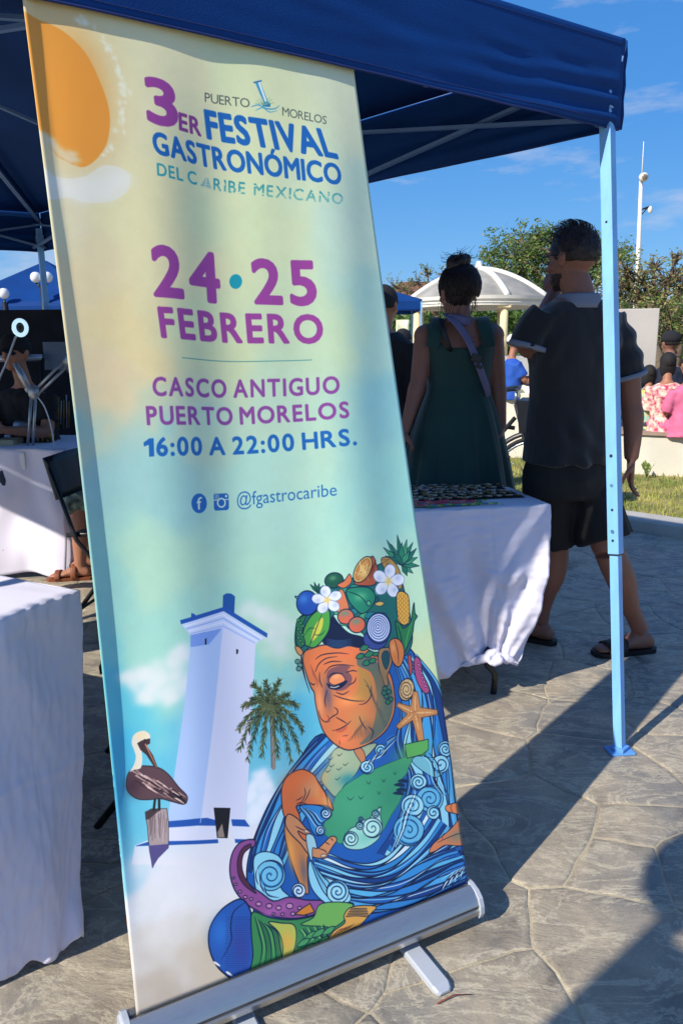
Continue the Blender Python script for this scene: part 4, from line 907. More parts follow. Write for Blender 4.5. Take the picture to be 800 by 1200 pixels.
    while cnt < 26000:
        x, y = r_.rand() * 6.2 + 0.2, 4.4 + r_.rand() * 5.6
        if kerb_side(x, y) < 0.27: continue
        if noise.noise(Vector((x * 1.4, y * 1.4, 0))) > 0.28 and r_.rand() < 0.7: continue
        cnt += 1; a = r_.rand() * 6.28; h = 0.018 + 0.03 * r_.rand(); wd = 0.004 + 0.003 * r_.rand(); lx, ly = (r_.rand() - .5) * 0.03, (r_.rand() - .5) * 0.03
        mb.add([(x - wd * cos(a), y - wd * sin(a), 0.053), (x + wd * cos(a), y + wd * sin(a), 0.053), (x + lx, y + ly, 0.055 + h)], [(0, 1, 2)])
    o = mb.build('grass', gm, smooth=False); tag(o, 'short patchy lawn grass between the kerb and the low white wall', 'grass', kind='stuff')
    # twig and dry leaves
    tw = mat('dry_twig', srgb(120, 60, 40), 0.8)
    a = at_height(512, 1176, 0.004); b = at_height(552, 1165, 0.006)
    MB().tube([a, a.lerp(b, 0.5) + Vector((0, 0.006, 0.004)), b], [0.0018, 0.0015, 0.0008], 6).build('twig', tw)
    tag(bpy.data.objects['twig'], 'thin reddish dry twig lying on the paving below the banner foot', 'twig')
build_ground()

# ---------------------------------------------------------------- blue canopy over the stall
M_BLUE = mat('blue_canopy_fabric', srgb(2, 56, 120), 0.72, var=0.1, scale=3, bump=0.25, bscale=300, spec=0.2)
M_BLUEI = mat('blue_canopy_lining', srgb(20, 44, 104), 0.8, var=0.1, scale=3, bump=0.2, bscale=300)
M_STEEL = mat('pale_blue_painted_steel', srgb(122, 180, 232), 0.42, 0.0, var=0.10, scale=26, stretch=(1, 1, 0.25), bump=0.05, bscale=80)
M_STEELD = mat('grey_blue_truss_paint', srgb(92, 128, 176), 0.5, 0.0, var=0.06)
M_BLACK = mat('black_plastic', srgb(22, 22, 24), 0.45, var=0.1)
def canopy_tent(A_, B_, C2, D_, hb, ht, peak, label, detail=True, group=None, legs=True, scallop=0.012, mats=None, lean=None, leg_mat=None, holes=False):
    """four corners (A front right, B back right, C back left, D front left), valance between hb and ht"""
    P = [Vector((*p, 0)) for p in (A_, B_, C2, D_)]; cen = sum(P, Vector()) / 4
    t = thing('pop_up_canopy', (cen.x, cen.y, 0), label, 'canopy', group); fm = mats or M_BLUE
    top = cen + Vector((0, 0, peak)); rs = np.random.RandomState(int(abs(A_[0]) * 100) + 3)
    # roof: four sagging panels
    mb = MB()
    for i in range(4):
        a, b = P[i], P[(i + 1) % 4]
        def fn(u, v, a=a, b=b):
            e = a.lerp(b, u); e = e + Vector((0, 0, ht)); q = e.lerp(top, v)
            q.z -= 0.05 * sin(pi * v) * sin(pi * u) + 0.012 * sin(pi * u) * (1 - v)
            return q
        mb.grid(fn, 16, 10)
    mb.build('roof_cover', fm, t, thick=0.002)
    for i in range(4):
        a, b = P[i], P[(i + 1) % 4]; e = (b - a).normalized(); n = Vector((e.y, -e.x, 0))
        if n.dot(a - cen) < 0: n = -n
        ph = rs.rand() * 6
        def fn(u, v, a=a, b=b, n=n, ph=ph):
            q = a.lerp(b, u); sg = sin(pi * u)
            z = lerp(ht - 0.012 * sg, hb - 0.004 * sg + 0.25 * scallop * sin(u * 9 + ph) + 0.003 * noise.noise(Vector((u * 14, ph, 0))), v)
            cr = (u - 0.0) if u < 0.5 else (1 - u)
            fold = 0.006 * noise.noise(Vector((u * 5 + ph, v * 6 - u * 9 * (1 if i else 1), 2))) * smoothstep(0.0, 0.04, cr)
            gath = 0.012 * math.exp(-cr * 9) * sin(v * 30 - 16 * cr + 2 * noise.noise(Vector((u * 9, v * 2, 1)))) * smoothstep(0.0, 0.02, cr) * smoothstep(0.25, 0.6, v)
            return q + n * (0.006 + fold * sin(pi * v * .9) + gath) + Vector((0, 0, z))
        mb = MB(); mb.grid(fn, 150 if detail else 30, 22 if detail else 6)
        mb.build('valance', fm, t, thick=0.0016)
        mb = MB(); mb.tube([fn(k / 60, 1.0) + n * 0.001 for k in range(61)], 0.003, 6); mb.build('valance_hem', M_BLUEI if mats is None else fm, t)
        if detail:
            for vv, rr in ((0.07, 0.0012), (0.93, 0.0012)):
                mb = MB(); mb.tube([fn(k / 90, vv) + n * 0.0012 for k in range(91)], rr, 5); mb.build('stitched_seam', M_BLUEI, t)
        mb = MB(); mb.tube([a + n * 0.016 + Vector((0, 0, lerp(ht, hb, k / 6))) for k in range(7)], [0.004 + 0.004 * (k % 2) for k in range(7)], 8); mb.build('corner_seam', fm, t)
    if detail:
        # scissor trusses
        for i in range(4):
            a, b = P[i], P[(i + 1) % 4]; N_ = 4
            inn = (cen - (a + b) / 2).normalized() * 0.05
            for k in range(N_):
                p, q = a.lerp(b, k / N_) + inn, a.lerp(b, (k + 1) / N_) + inn; z0, z1 = hb + 0.05, ht - 0.05
                if k % 2: z0, z1 = z1, z0
                for zz in ((z0, z1), (z1, z0)):
                    o = 0.014 if zz[0] == z0 else -0.014
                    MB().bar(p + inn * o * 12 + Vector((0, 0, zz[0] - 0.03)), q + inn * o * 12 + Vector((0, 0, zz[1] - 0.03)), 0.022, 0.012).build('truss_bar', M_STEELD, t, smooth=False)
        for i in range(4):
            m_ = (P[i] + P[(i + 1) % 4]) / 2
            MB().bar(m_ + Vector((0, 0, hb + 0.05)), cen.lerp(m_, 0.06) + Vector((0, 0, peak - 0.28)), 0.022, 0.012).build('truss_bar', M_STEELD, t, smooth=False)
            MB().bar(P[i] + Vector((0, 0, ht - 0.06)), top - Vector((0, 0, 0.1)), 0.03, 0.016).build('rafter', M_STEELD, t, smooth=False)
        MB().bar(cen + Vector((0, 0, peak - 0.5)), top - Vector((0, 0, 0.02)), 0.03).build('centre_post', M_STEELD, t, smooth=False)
    if legs:
        lm = leg_mat or M_STEEL
        for i, p in enumerate(P):
            ln = (lean or {}).get(i, (0, 0)); foot = p + Vector((ln[0], ln[1], 0)); tp = p + Vector((0, 0, ht - 0.06)) + (cen - p).normalized() * (0.046 if detail else 0.0) - Vector((0, 0, 0.05 if detail else 0))
            ax = (tp - foot).normalized(); e = (P[(i + 1) % 4] - p).normalized(); zj = 0.66
            j = foot + ax * (zj / ax.z)
            lo = MB().bar(foot + ax * 0.012, j + ax * 0.06, 0.030, up=e).build('lower_leg', lm, t, smooth=False, bevel=0.002)
            up = MB().bar(j, tp, 0.038, up=e).build('upper_leg', lm, t, smooth=False, bevel=0.0025)
            if detail:
                MB().bar(j - ax * 0.004, j + ax * 0.001, 0.036, up=e).build('leg_joint', M_BLACK, t, smooth=False)
                fp = MB(); fp.box(foot + Vector((0, 0, 0.004)), (0.085, 0.062, 0.008), Matrix.Rotation(atan2(e.y, e.x) + 0.9, 3, 'Z')); fp.box(foot + Vector((0, 0, 0.014)), (0.045, 0.045, 0.014), Matrix.Rotation(atan2(e.y, e.x), 3, 'Z'))
                fp.build('foot_plate', M_BLUEF if 'M_BLUEF' in globals() else lm, t, smooth=False, bevel=0.002)
                MB().bar(tp - ax * 0.10, tp - ax * 0.045, 0.048, up=e).build('corner_bracket', lm, t, smooth=False, bevel=0.004)
            if holes and i == 0:
                x = up_x = e.cross(ax).normalized(); y = ax.cross(x).normalized()
                hm = mat('dark_hole', srgb(30, 34, 44), 0.8); bm_ = mat('button_spring', srgb(120, 160, 190), 0.3, 0.6)
                fr = None
                for d in (x, -x, y, -y):
                    if d.dot(Vector((-0.25, -1, 0)) - Vector((0, 0, 0))) > 0.6: fr = d
                fr = fr or -y
                for z_, M_, r_ in ((0.705, hm, 0.0045), (0.735, bm_, 0.006), (0.805, hm, 0.0045), (0.885, bm_, 0.005), (0.98, hm, 0.0055), (1.72, hm, 0.004)):
                    c = foot + ax * (z_ / ax.z) + fr * 0.0188
                    MB().tube([c, c + fr * (0.0012 if M_ is hm else 0.003)], r_, 14).build('adjuster_hole' if M_ is hm else 'button', M_, up, smooth=False)
    return t
M_BLUEF = mat('blue_foot_paint', srgb(96, 156, 220), 0.5)
cA = Vector((0.900, 2.673)); e1 = Vector((0.834, 0.552)); e2 = Vector((-0.70, 0.714))
cB = cA + e2 * 4.3; cD = cA - e1 * 3.0; cC = cD + e2 * 4.3
canopy_tent(cA, cB, cC, cD, 2.015, 2.275, 2.76, 'large dark blue pop-up canopy over the banner, with pale blue square legs', holes=True, lean={0: (0.026, -0.322), 3: (-0.1, -0.1)})
# ---------------------------------------------------------------- tables, cloths, chairs
M_CLOTH = mat('white_tablecloth', srgb(240, 236, 250), 0.82, var=0.03, scale=4, bump=0.12, bscale=420, sheen=0.2)
def translucent(M, k, col):
    n = M.node_tree; b = n.nodes['Principled BSDF']; o = [x for x in n.nodes if x.type == 'OUTPUT_MATERIAL'][0]
    tr = n.nodes.new('ShaderNodeBsdfTranslucent'); tr.inputs[0].default_value = col; mxs = n.nodes.new('ShaderNodeMixShader'); mxs.inputs[0].default_value = k
    n.links.new(b.outputs[0], mxs.inputs[1]); n.links.new(tr.outputs[0], mxs.inputs[2]); n.links.new(mxs.outputs[0], o.inputs[0])
translucent(M_CLOTH, 0.18, srgb(232, 228, 244))
M_TTOP = mat('folding_table_top', srgb(200, 200, 198), 0.6, var=0.04, bump=0.1)
def folding_table(name, corner, ea, la, eb, lb, h, label, leg_pts):
    """corner + unit directions ea (length la) and eb (length lb)"""
    c = Vector((corner[0], corner[1], 0)); ea, eb = Vector((*ea, 0)), Vector((*eb, 0)); mid = c + ea * la / 2 + eb * lb / 2
    t = thing(name, (mid.x, mid.y, 0), label, 'table'); ang = atan2(ea.y, ea.x)
    MB().box(mid + Vector((0, 0, h - 0.022)), (la - 0.03, lb - 0.03, 0.035), Matrix.Rotation(ang, 3, 'Z')).build('tabletop', M_TTOP, t, smooth=False, bevel=0.006)
    for p in leg_pts:
        q = [Vector(v) for v in p]
        MB().tube(spline(q, 6), 0.0125, 10).build('leg', M_BLACK, t)
    return t, mid

# ---- centre table with beadwork
tE = Vector((0.982, 0.188, 0)); tB = Vector((-0.21, 0.978, 0)).normalized()
tNR = Vector((0.790, 2.866, 0.74)); TL_, TW_ = 1.22, 0.5
tNL = tNR - tE * TL_
kn = at_depth(576, 766, 2.79)
folding_table('folding_table', (tNL.x, tNL.y), (tE.x, tE.y), TL_, (tB.x, tB.y), TW_, 0.735, 'folding display table with curved black metal legs under a knotted white cloth, behind the banner',
    [[tNL.lerp(tNR, 0.14) + tB * 0.1 - Vector((0, 0, 0.04)), tNL.lerp(tNR, 0.13) + tB * 0.1 - Vector((0, 0, 0.5)), tNL.lerp(tNR, 0.10) + tB * 0.1 - Vector((0, 0, 0.735))],
     [tNL.lerp(tNR, 0.14) + tB * 0.4 - Vector((0, 0, 0.04)), tNL.lerp(tNR, 0.13) + tB * 0.4 - Vector((0, 0, 0.5)), tNL.lerp(tNR, 0.10) + tB * 0.4 - Vector((0, 0, 0.735))],
     [tNR - tE * 0.20 + tB * 0.03 - Vector((0, 0, 0.04)), tNR - tE * 0.20 + tB * 0.0 - Vector((0, 0, 0.45)), at_depth(569, 772, 2.78), at_depth(579, 790, 2.79), Vector((0.590, 2.80, 0.0))],
     [tNR - tE * 0.2 + tB * 0.42 - Vector((0, 0, 0.04)), tNR - tE * 0.2 + tB * 0.42 - Vector((0, 0, 0.5)), tNR - tE * 0.17 + tB * 0.42 - Vector((0, 0, 0.735))]])
def centre_cloth():
    mb = MB(); top = 0.744
    nE, nB = 90, 60
    cols = [(0.0, at_depth(400, 850, 2.66)), (0.30, at_depth(455, 832, 2.70)), (0.54, at_depth(512, 799, 2.74)), (0.66, at_depth(545, 779, 2.765)), (0.755, kn + Vector((-0.02, 0, 0))), (0.80, kn + Vector((0.015, 0, -0.005))), (0.90, at_depth(590, 777, 2.78)), (1.0, at_depth(605, 780, 2.80))]
    def bot(a):
        for (a0, p), (a1, q) in zip(cols, cols[1:]):
            if a <= a1: return p.lerp(q, (a - a0) / (a1 - a0))
        return cols[-1][1]
    def front(u, v):
        a = u; T = tNL.lerp(tNR, a) - tB * 0.012; T.z = top; B_ = bot(a)
        w_ = 1 - (1 - v) ** 1.35
        p = Vector((lerp(T.x, B_.x, w_), lerp(T.y, B_.y, w_), lerp(T.z, B_.z, v)))
        # right hem hangs straight before swinging in
        if a > 0.55:
            k = (a - 0.55) / 0.45; p.x = lerp(p.x, T.x + (B_.x - T.x) * v ** 2.1, k)
        ang = (a - 0.775)
        amp = 0.028 * smoothstep(0.04, 0.55, v) * (1 - 0.4 * v)
        f = sin(ang * 24 / (1.15 - 0.75 * v)) * 0.55 + sin(ang * 51 / (1.2 - 0.8 * v) + 1.3) * 0.25 + noise.noise(Vector((a * 8, v * 5, 0.3))) * 0.8
        crease = 0.0045 * noise.noise(Vector((a * 22 + v * 9, v * 26 - a * 6, 4))) + 0.010 * abs(noise.noise(Vector((a * 7 - v * 4, v * 5 + a * 5, 8)))) + 0.0022 * (math.exp(-((v - 0.42) / 0.012) ** 2) - math.exp(-((a - 0.80) / 0.006) ** 2))
        p -= tB * (amp * f + crease + 0.02 * sin(pi * v))
        p.z -= 0.006 * (1 - smoothstep(0, 0.03, v)) * 0
        return p
    mb.grid(lambda u, v: front(u, v), 150, 90)
    def topf(u, v):
        p = tNL.lerp(tNR, u) - tB * 0.012 + tB * (TW_ + 0.024) * v; p.z = top + 0.0015 * noise.noise(Vector((u * 7, v * 4, 9)))
        return p
    mb.grid(lambda u, v: topf(u, v), 60, 20)
    R0_ = tNR - tB * 0.012
    def side(u, v):
        T = R0_ + tB * (TW_ + 0.024) * u; T.z = top; B_ = cols[-1][1].lerp(tNR + tB * (TW_ + 0.02) + Vector((-0.06, 0, -0.62)), u)
        p = Vector((lerp(T.x, B_.x, v ** 2.1), lerp(T.y, B_.y, v), lerp(T.z, B_.z, v))); p += tE * (0.02 * sin(pi * u) * sin(u * 14 + v * 2) * v)
        if u < 0.02: return front(1.0, v)
        return p
    mb.grid(lambda u, v: side(u, v), 40, 60)
    def back(u, v):
        T = tNL.lerp(tNR, u) + tB * (TW_ + 0.012); T.z = top
        return T + tB * (0.02 + 0.02 * sin(u * 30)) * v - Vector((0, 0, 0.62 * v))
    mb.grid(lambda u, v: back(u, v), 60, 16)
    cl = mb.build('tablecloth', M_CLOTH, None, thick=0.0015); tag(cl, 'white cloth on the bead table, its hem gathered into a knot at the table leg', 'tablecloth')
    # the knot: two turns of twisted cloth and short tails
    kb = MB(); c = kn; KS_ = 0.72
    for k, (r_, a0) in enumerate(((0.024, 0.2), (0.02, 1.4), (0.022, 2.5))):
        pts = [c + Vector((r_ * cos(q + a0), -0.026 - 0.012 * k, 0.72 * r_ * sin(q + a0))) for q in np.linspace(0, 4.9, 16)]
        kb.tube(pts, [0.009 + 0.006 * sin(pi * i / 15) + 0.003 * noise.noise(Vector((i * 0.9, k, 0))) for i in range(16)], 10)
    kb.ball(c + Vector((0.0, -0.02, 0.0)), (0.028, 0.02, 0.019), 14, 10)
    kb.tube([c + Vector((0.01, -0.03, 0)), c + Vector((0.05, -0.035, -0.005)), c + Vector((0.10, -0.03, -0.03))], [0.02, 0.018, 0.004], 10, flat=0.5)
    kb.tube([c + Vector((-0.01, -0.03, 0)), c + Vector((-0.06, -0.03, -0.014)), c + Vector((-0.13, -0.02, -0.045))], [0.02, 0.02, 0.004], 10, flat=0.5)
    me = fuse(kb, 0.004, 2, lambda co, no: co + no * 0.004 * noise.noise(co * 40)); link_mesh('knot', me, M_CLOTH, cl)
centre_cloth()
def tab(a, b, z=0.0): # point on the centre table top
    p = tNL.lerp(tNR, a) + tB * b; p.z = 0.7465 + z; return p
M_MAT = mat('black_display_felt', srgb(24, 24, 30), 0.95, var=0.2, scale=60)
mb = MB(); mb.grid(lambda u, v: tab(0.30 + 0.67 * u, 0.125 + 0.36 * v + 0.010 * sin(9 * u), 0.002), 20, 6)
o = mb.build('display_felt', M_MAT, thick=0.002); tag(o, 'black display felt spread over the back half of the bead table', 'display cloth')
mb = MB(); mb.grid(lambda u, v: tab(0.40 + 0.36 * u, 0.045 + 0.09 * v + 0.006 * sin(7 * u), 0.001), 16, 5)
o = mb.build('patterned_felt', mat('red_woven_mat', srgb(150, 40, 70), 0.9, var=0.35, scale=90, color2=srgb(70, 120, 150)), thick=0.002); tag(o, 'woven red mat along the front of the bead table', 'display cloth')
def beads():
    rs = np.random.RandomState(21)
    kinds = [('pink', [srgb(214, 60, 96), srgb(226, 110, 130), srgb(190, 40, 70)], 'pink and red bead bracelet in the front row of the bead table', 'pink bead bracelets'),
             ('green', [srgb(60, 150, 90), srgb(60, 130, 170), srgb(190, 200, 80)], 'green and blue bead bracelet at the front edge of the bead table', 'green bead bracelets'),
             ('gold', [srgb(150, 116, 60), srgb(190, 180, 160), srgb(40, 34, 36)], 'gold and dark bead bracelet on the black display felt', 'gold bead bracelets'),
             ('white', [srgb(206, 202, 196), srgb(60, 70, 90), srgb(190, 140, 130)], 'pale shell bead bracelet on the black display felt', 'pale bead bracelets')]
    protos = []
    for nm, cols, lab, gr in kinds:
        ms = [mat('bead_' + nm + '_' + str(i), c, 0.35, var=0.2, scale=60) for i, c in enumerate(cols)]
        mb = MB(); n = 14
        for i in range(n):                        # laid out straight, with a cord and a loop at the end
            x = (i - n / 2) * 0.0095; mb.ball((x, 0.003 * sin(i * 0.5), 0.005), (0.0056, 0.008, 0.005), 6, 5, mi=(i // 2) % 3)
        mb.tube([(-0.085, 0.0, 0.002), (-0.06, 0.002, 0.004), (0.06, 0.0, 0.004), (0.085, -0.004, 0.002)], 0.0012, 5, mi=2)
        me = mb.mesh('bead_bracelet')
        for m_ in ms: me.materials.append(m_)
        me.polygons.foreach_set('material_index', mb.mi); me.polygons.foreach_set('use_smooth', [True] * len(me.polygons))
        protos.append((me, lab, gr))
    def put(k, p, rz, s_):
        me, lab, gr = protos[k]; o = bpy.data.objects.new('bead_bracelet', me); COL.objects.link(o); o.location = p; o.rotation_euler = ((rs.rand() - .5) * 0.2, (rs.rand() - .5) * 0.04, atan2(tE.y, tE.x) + (rz - 1.5) * 0.22); o.scale = (s_, s_, s_ * 0.75)
        tag(o, lab, 'bracelet', gr)
    for i in range(26): put(0, tab(0.50 + 0.25 * (i % 13) / 13 + .01 * rs.rand(), 0.05 + 0.045 * (i // 13) + .012 * rs.rand(), 0.003), rs.rand() * 3, 0.8 + 0.3 * rs.rand())
    for i in range(14): put(1, tab(0.60 + 0.22 * (i % 7) / 7 + .01 * rs.rand(), 0.035 + 0.045 * (i // 7) + .01 * rs.rand(), 0.002), rs.rand() * 3, 0.7 + 0.3 * rs.rand())
    for i in range(62): put(2, tab(0.53 + 0.42 * (i % 12) / 12 + .012 * rs.rand(), 0.15 + 0.06 * (i // 12) + .015 * rs.rand(), 0.004), rs.rand() * 3, 0.75 + 0.4 * rs.rand())
    for i in range(24): put(3, tab(0.53 + 0.41 * rs.rand(), 0.16 + 0.29 * rs.rand(), 0.006), rs.rand() * 3, 0.6 + 0.4 * rs.rand())
beads()

# ---- near-left table with a long cloth
lK = Vector((-0.605, 1.675, 0.8)); la_ = Vector((-0.45, -0.89, 0)).normalized(); lb_ = Vector((-0.89, 0.45, 0)).normalized()
LL = 0.40
folding_table('folding_table', (lK.x, lK.y), (la_.x, la_.y), LL, (lb_.x, lb_.y), 1.5, 0.79, 'folding table hidden under a long white cloth at the left edge',
    [[lK + la_ * a + lb_ * b - Vector((0, 0, 0.04)), lK + la_ * a + lb_ * b - Vector((0, 0, 0.4)), lK + la_ * a + lb_ * b - Vector((0, 0, 0.8))] for a in (0.07, LL - 0.07) for b in (0.12, 1.38)])
def left_cloth():
    mb = MB(); top = 0.802
    gfar, gnear = Vector((-0.612, 1.520, 0.0)), Vector((-0.815, 1.345, 0.0))
    def fr(u, v):
        # right face: u along la_, v downwards
        T = lK + la_ * (LL * u) ; T.z = top - 0.012 * smoothstep(0, 1, 0) ; G_ = gfar.lerp(gnear, u)
        k = v ** 1.5; p = Vector((lerp(T.x, G_.x, k), lerp(T.y, G_.y, k), lerp(top, 0.012 + 0.03 * max(0, sin(u * 17 + 0.4)) * (1 - u), v)))
        nrm = Vector((0.86, -0.5, 0))
        d = 0.012 * sin(u * 8 - 2.6 * v + 0.6) * smoothstep(0.1, 0.9, v) + 0.008 * sin((u * 1.4 + v * 1.3) * 9) * (1 - v) * smoothstep(0.0, 0.1, v)
        d += 0.018 * noise.noise(Vector((u * 1.4 + v * 1.8, v * 2.2 - u * 1.2, 0.5))) * smoothstep(0, 0.12, v) + 0.0035 * noise.noise(Vector((u * 20, v * 22, 6))) - 0.030 * abs(noise.noise(Vector((u * 1.1 + v * 2.4, v * 2.2 - u * 1.6, 12)))) * (1 - 0.3 * v) + 0.003 * (math.exp(-((v - 0.50 + 0.05 * u) / 0.010) ** 2) - 0.4 * math.exp(-((u - 0.36) / 0.012) ** 2))
        d += 0.035 * smoothstep(0.84, 1.0, v) * smoothstep(0.5, 0.1, u) * (0.6 + 0.4 * sin(u * 24))
        pk = 0.0035 * max(0, 1 - abs(v - 0.045) / 0.03) * 0.6 * (1 + sin(u * 30 + 5 * noise.noise(Vector((u * 9, 0, 0)))))
        return p + nrm * (0.012 + d + pk)
    mb.grid(fr, 160, 110)
    mb.grid(lambda u, v: (fr(u, 0.0) + lb_ * (1.53 * v) + Vector((0, 0, 0.004 * noise.noise(Vector((u * 6, v * 9, 2))) * min(1, v * 20)))), 60, 50)
    def farf(u, v):
        s0 = fr(0.0, v); w_ = 0.016 * sin(u * 38 + v) * v; return s0 + lb_ * (1.53 * u) + Vector((0.45, 0.89, 0)) * (w_ * min(1, u * 10) + 0.15 * v * 0 )
    mb.grid(farf, 90, 30)
    def nearf(u, v):
        s0 = fr(1.0, v); return s0 + lb_ * (1.53 * u) - Vector((0.45, 0.89, 0)) * (0.016 * sin(u * 38 + v) * v)
    mb.grid(nearf, 60, 20)
    cl = mb.build('tablecloth', M_CLOTH, None, thick=0.0015); tag(cl, 'long white cloth falling to the paving from the table at the left edge', 'tablecloth')
left_cloth()

# ---- vendor table at back left
vK = at_height(78, 527, 0.76); vN = at_height(-60, 529, 0.76)
def vendor_table():
    c = Vector((-1.60, 4.45, 0)); e = Vector((-0.96, 0.10, 0)).normalized(); n = Vector((0.10, 0.96, 0)).normalized(); L_, W_, h = 1.8, 0.7, 0.76
    t = thing('folding_table', c + e * L_ / 2 + n * W_ / 2, 'vendor work table behind, holding an engraving machine and desk lamp', 'table')
    mid = c + e * L_ / 2 + n * W_ / 2
    MB().box(mid + Vector((0, 0, h - 0.02)), (L_ - 0.04, W_ - 0.04, 0.035), Matrix.Rotation(atan2(e.y, e.x), 3, 'Z')).build('tabletop', M_TTOP, t, smooth=False)
    for a in (0.1, L_ - 0.1):
        for b in (0.08, W_ - 0.08):
            p = c + e * a + n * b; MB().tube([p + Vector((0, 0, h - 0.04)), p], 0.013, 8).build('leg', M_BLACK, t)
    mb = MB(); top = h + 0.006
    def fr(u, v):
        p = c + e * (L_ * u) - n * (0.01 + 0.10 * v ** 1.3 + 0.03 * v * sin(u * 27 + 0.7) + 0.03 * noise.noise(Vector((u * 12, v * 3, 0)))); p.z = lerp(top, 0.02 + 0.02 * sin(u * 13), v); return p
    mb.grid(fr, 120, 40); mb.grid(lambda u, v: c + e * (L_ * u) + n * (-0.01 + (W_ + 0.02) * v) + Vector((0, 0, top)), 20, 8)
    mb.grid(lambda u, v: (c - e * (0.0 + 0.05 * v + 0.02 * v * sin(u * 12)) + n * (-0.01 + (W_ + 0.02) * u) + Vector((0, 0, lerp(top, 0.03, v)))) if u > 0.01 else fr(0, v), 30, 20)
    cl = mb.build('tablecloth', M_CLOTH, None, thick=0.002); tag(cl, 'white draped cloth on the vendor work table at back left', 'tablecloth')
vendor_table()
M_SIL = mat('satin_silver', srgb(176, 180, 184), 0.35, 0.6, var=0.06)
M_WHT = mat('white_plastic', srgb(224, 226, 226), 0.45, var=0.03)
def vendor_items():
    Y = 4.62
    P = lambda x, y, d=Y: at_depth(x, y, d)
    b0 = P(34, 528); t = thing('desk_lamp', (b0.x, b0.y, 0.766), 'silver spring-arm desk lamp clamped to the front of the vendor table', 'lamp')
    MB().box(P(33, 526), (0.09, 0.06, 0.03)).build('clamp', M_SIL, t, smooth=False, bevel=0.004); MB().box(P(28, 540, Y - 0.14), (0.03, 0.03, 0.10)).build('clamp', M_WHT, t, smooth=False, bevel=0.004)
    MB().tube([P(33, 522), P(37, 464)], 0.009, 8).build('lower_arm', M_SIL, t); MB().tube([P(39, 522), P(42, 464)], 0.009, 8).build('lower_arm', M_SIL, t)
    MB().ball(P(40, 460), (0.035, 0.03, 0.045), 12, 8).ball(P(33, 455), (0.02, 0.02, 0.03)).build('elbow_joint', M_SIL, t)
    MB().tube([P(41, 458), P(74, 424)], 0.009, 8).build('upper_arm', M_SIL, t); MB().tube([P(46, 461), P(78, 430)], 0.009, 8).build('upper_arm', M_SIL, t)
    MB().tube([P(33, 455), P(26, 440), P(18, 425)], [0.02, 0.022, 0.014], 10).build('spring', M_SIL, t)
    MB().tube(spline([P(45, 466), P(52, 476), P(58, 492), P(62, 510), P(64, 528)], 5), 0.004, 6).build('cable', M_WHT, t)
    MB().tube([P(76, 426), P(84, 420), P(90, 428)], [0.02, 0.05, 0.07], 14).build('lamp_head', M_SIL, t)
    r0 = P(24, 384); t = thing('ring_light', (P(1, 444).x, Y, 0.766), 'glowing ring light on a thin gooseneck before the vendor in a black cap', 'lamp')
    mb = MB(); ax = Vector((0.35, -0.93, 0.05)).normalized(); u_ = ax.cross(Vector((0, 0, 1))).normalized(); v_ = u_.cross(ax)
    pts = [r0 + (u_ * cos(a) * 0.034 + v_ * sin(a) * 0.042) for a in np.linspace(0, 2 * pi, 25)]
    mb.tube(pts, 0.0125, 8, caps=False); mb.build('ring', mat('lit_ring', srgb(190, 220, 232), 0.4, emit=((0.55, 0.8, 0.95, 1), 0.7)), t)
    MB().tube([r0 + ax * 0.0, r0 - ax * 0.03], [0.03, 0.03], 16).build('housing', M_BLACK, t)
    MB().tube(spline([P(19, 394), P(14, 408), P(8, 425), P(0, 443), P(-10, 470), P(-12, 527)], 5), 0.007, 8).build('gooseneck', M_SIL, t)
    t = thing('engraving_machine', P(45, 527), 'silver engraving machine with brass fittings on the vendor table', 'machine')
    MB().tube([P(19, 502, Y + .2), P(32, 503, Y + .2), P(44, 505, Y + .2)], [0.05, 0.05, 0.035], 16).build('motor', M_SIL, t)
    MB().tube([P(40, 504, Y + .2), P(62, 512, Y + .2)], [0.03, 0.028], 12).build('spindle', mat('brass', srgb(170, 132, 60), 0.35, 0.8), t)
    for x in (44, 50, 56, 61): MB().tube([P(x, 498 + (x - 44) * .4, Y + .2), P(x + 1, 527, Y + .2)], 0.012, 8).build('fitting', MATS['brass'] if x % 4 else M_SIL, t)
    MB().box(P(40, 522, Y + .2), (0.26, 0.12, 0.05)).build('bed', M_BLACK, t, smooth=False, bevel=0.005)
    o = MB().box(P(11, 521, Y + .1), (0.12, 0.16, 0.075)).build('box', mat('beige_card', srgb(196, 184, 150), 0.8, var=0.06), None, smooth=False, bevel=0.004); tag(o, 'small beige box on the vendor table beside the machine', 'box')
    o = MB().box(P(-4, 512, Y + .15), (0.06, 0.10, 0.16)).build('carton', mat('dark_carton', srgb(60, 70, 84), 0.8, var=0.06), None, smooth=False, bevel=0.004); tag(o, 'narrow dark carton standing on the vendor table at the far left', 'box')
    # rail with hanging chains for sale
    t = thing('display_rack', P(30, 527, 5.15), 'dark display rack with hanging chains behind the vendor table', 'rack')
    MB().tube([P(-20, 421, 5.15), P(50, 419, 5.15)], 0.022, 8).build('rail', M_SIL, t); MB().tube([P(50, 419, 5.15), P(52, 640, 5.15)], 0.015, 8).build('post', M_BLACK, t); MB().tube([P(-20, 419, 5.15), P(-20, 640, 5.15)], 0.015, 8).build('post', M_BLACK, t)
    bk = MB(); bk.box(P(18, 468, 5.6), (1.9, 0.03, 1.25)); bk.build('shade_backdrop', mat('stall_shade_dark', srgb(24, 26, 34), 0.95, var=0.3, scale=9), t, smooth=False)  # added backdrop; the dimness under the canopy is put into its dark colour
    rs = np.random.RandomState(8)
    for k in range(14):
        x = 42 + k * 3.0; z0 = 462 + rs.rand() * 8; z1 = 492 + rs.rand() * 16
        MB().tube([P(x, z0, 5.0), P(x + rs.randn() * .5, z1, 5.0)], 0.0035, 5).build('chain', [M_SIL, MATS['brass']][k % 2], t)
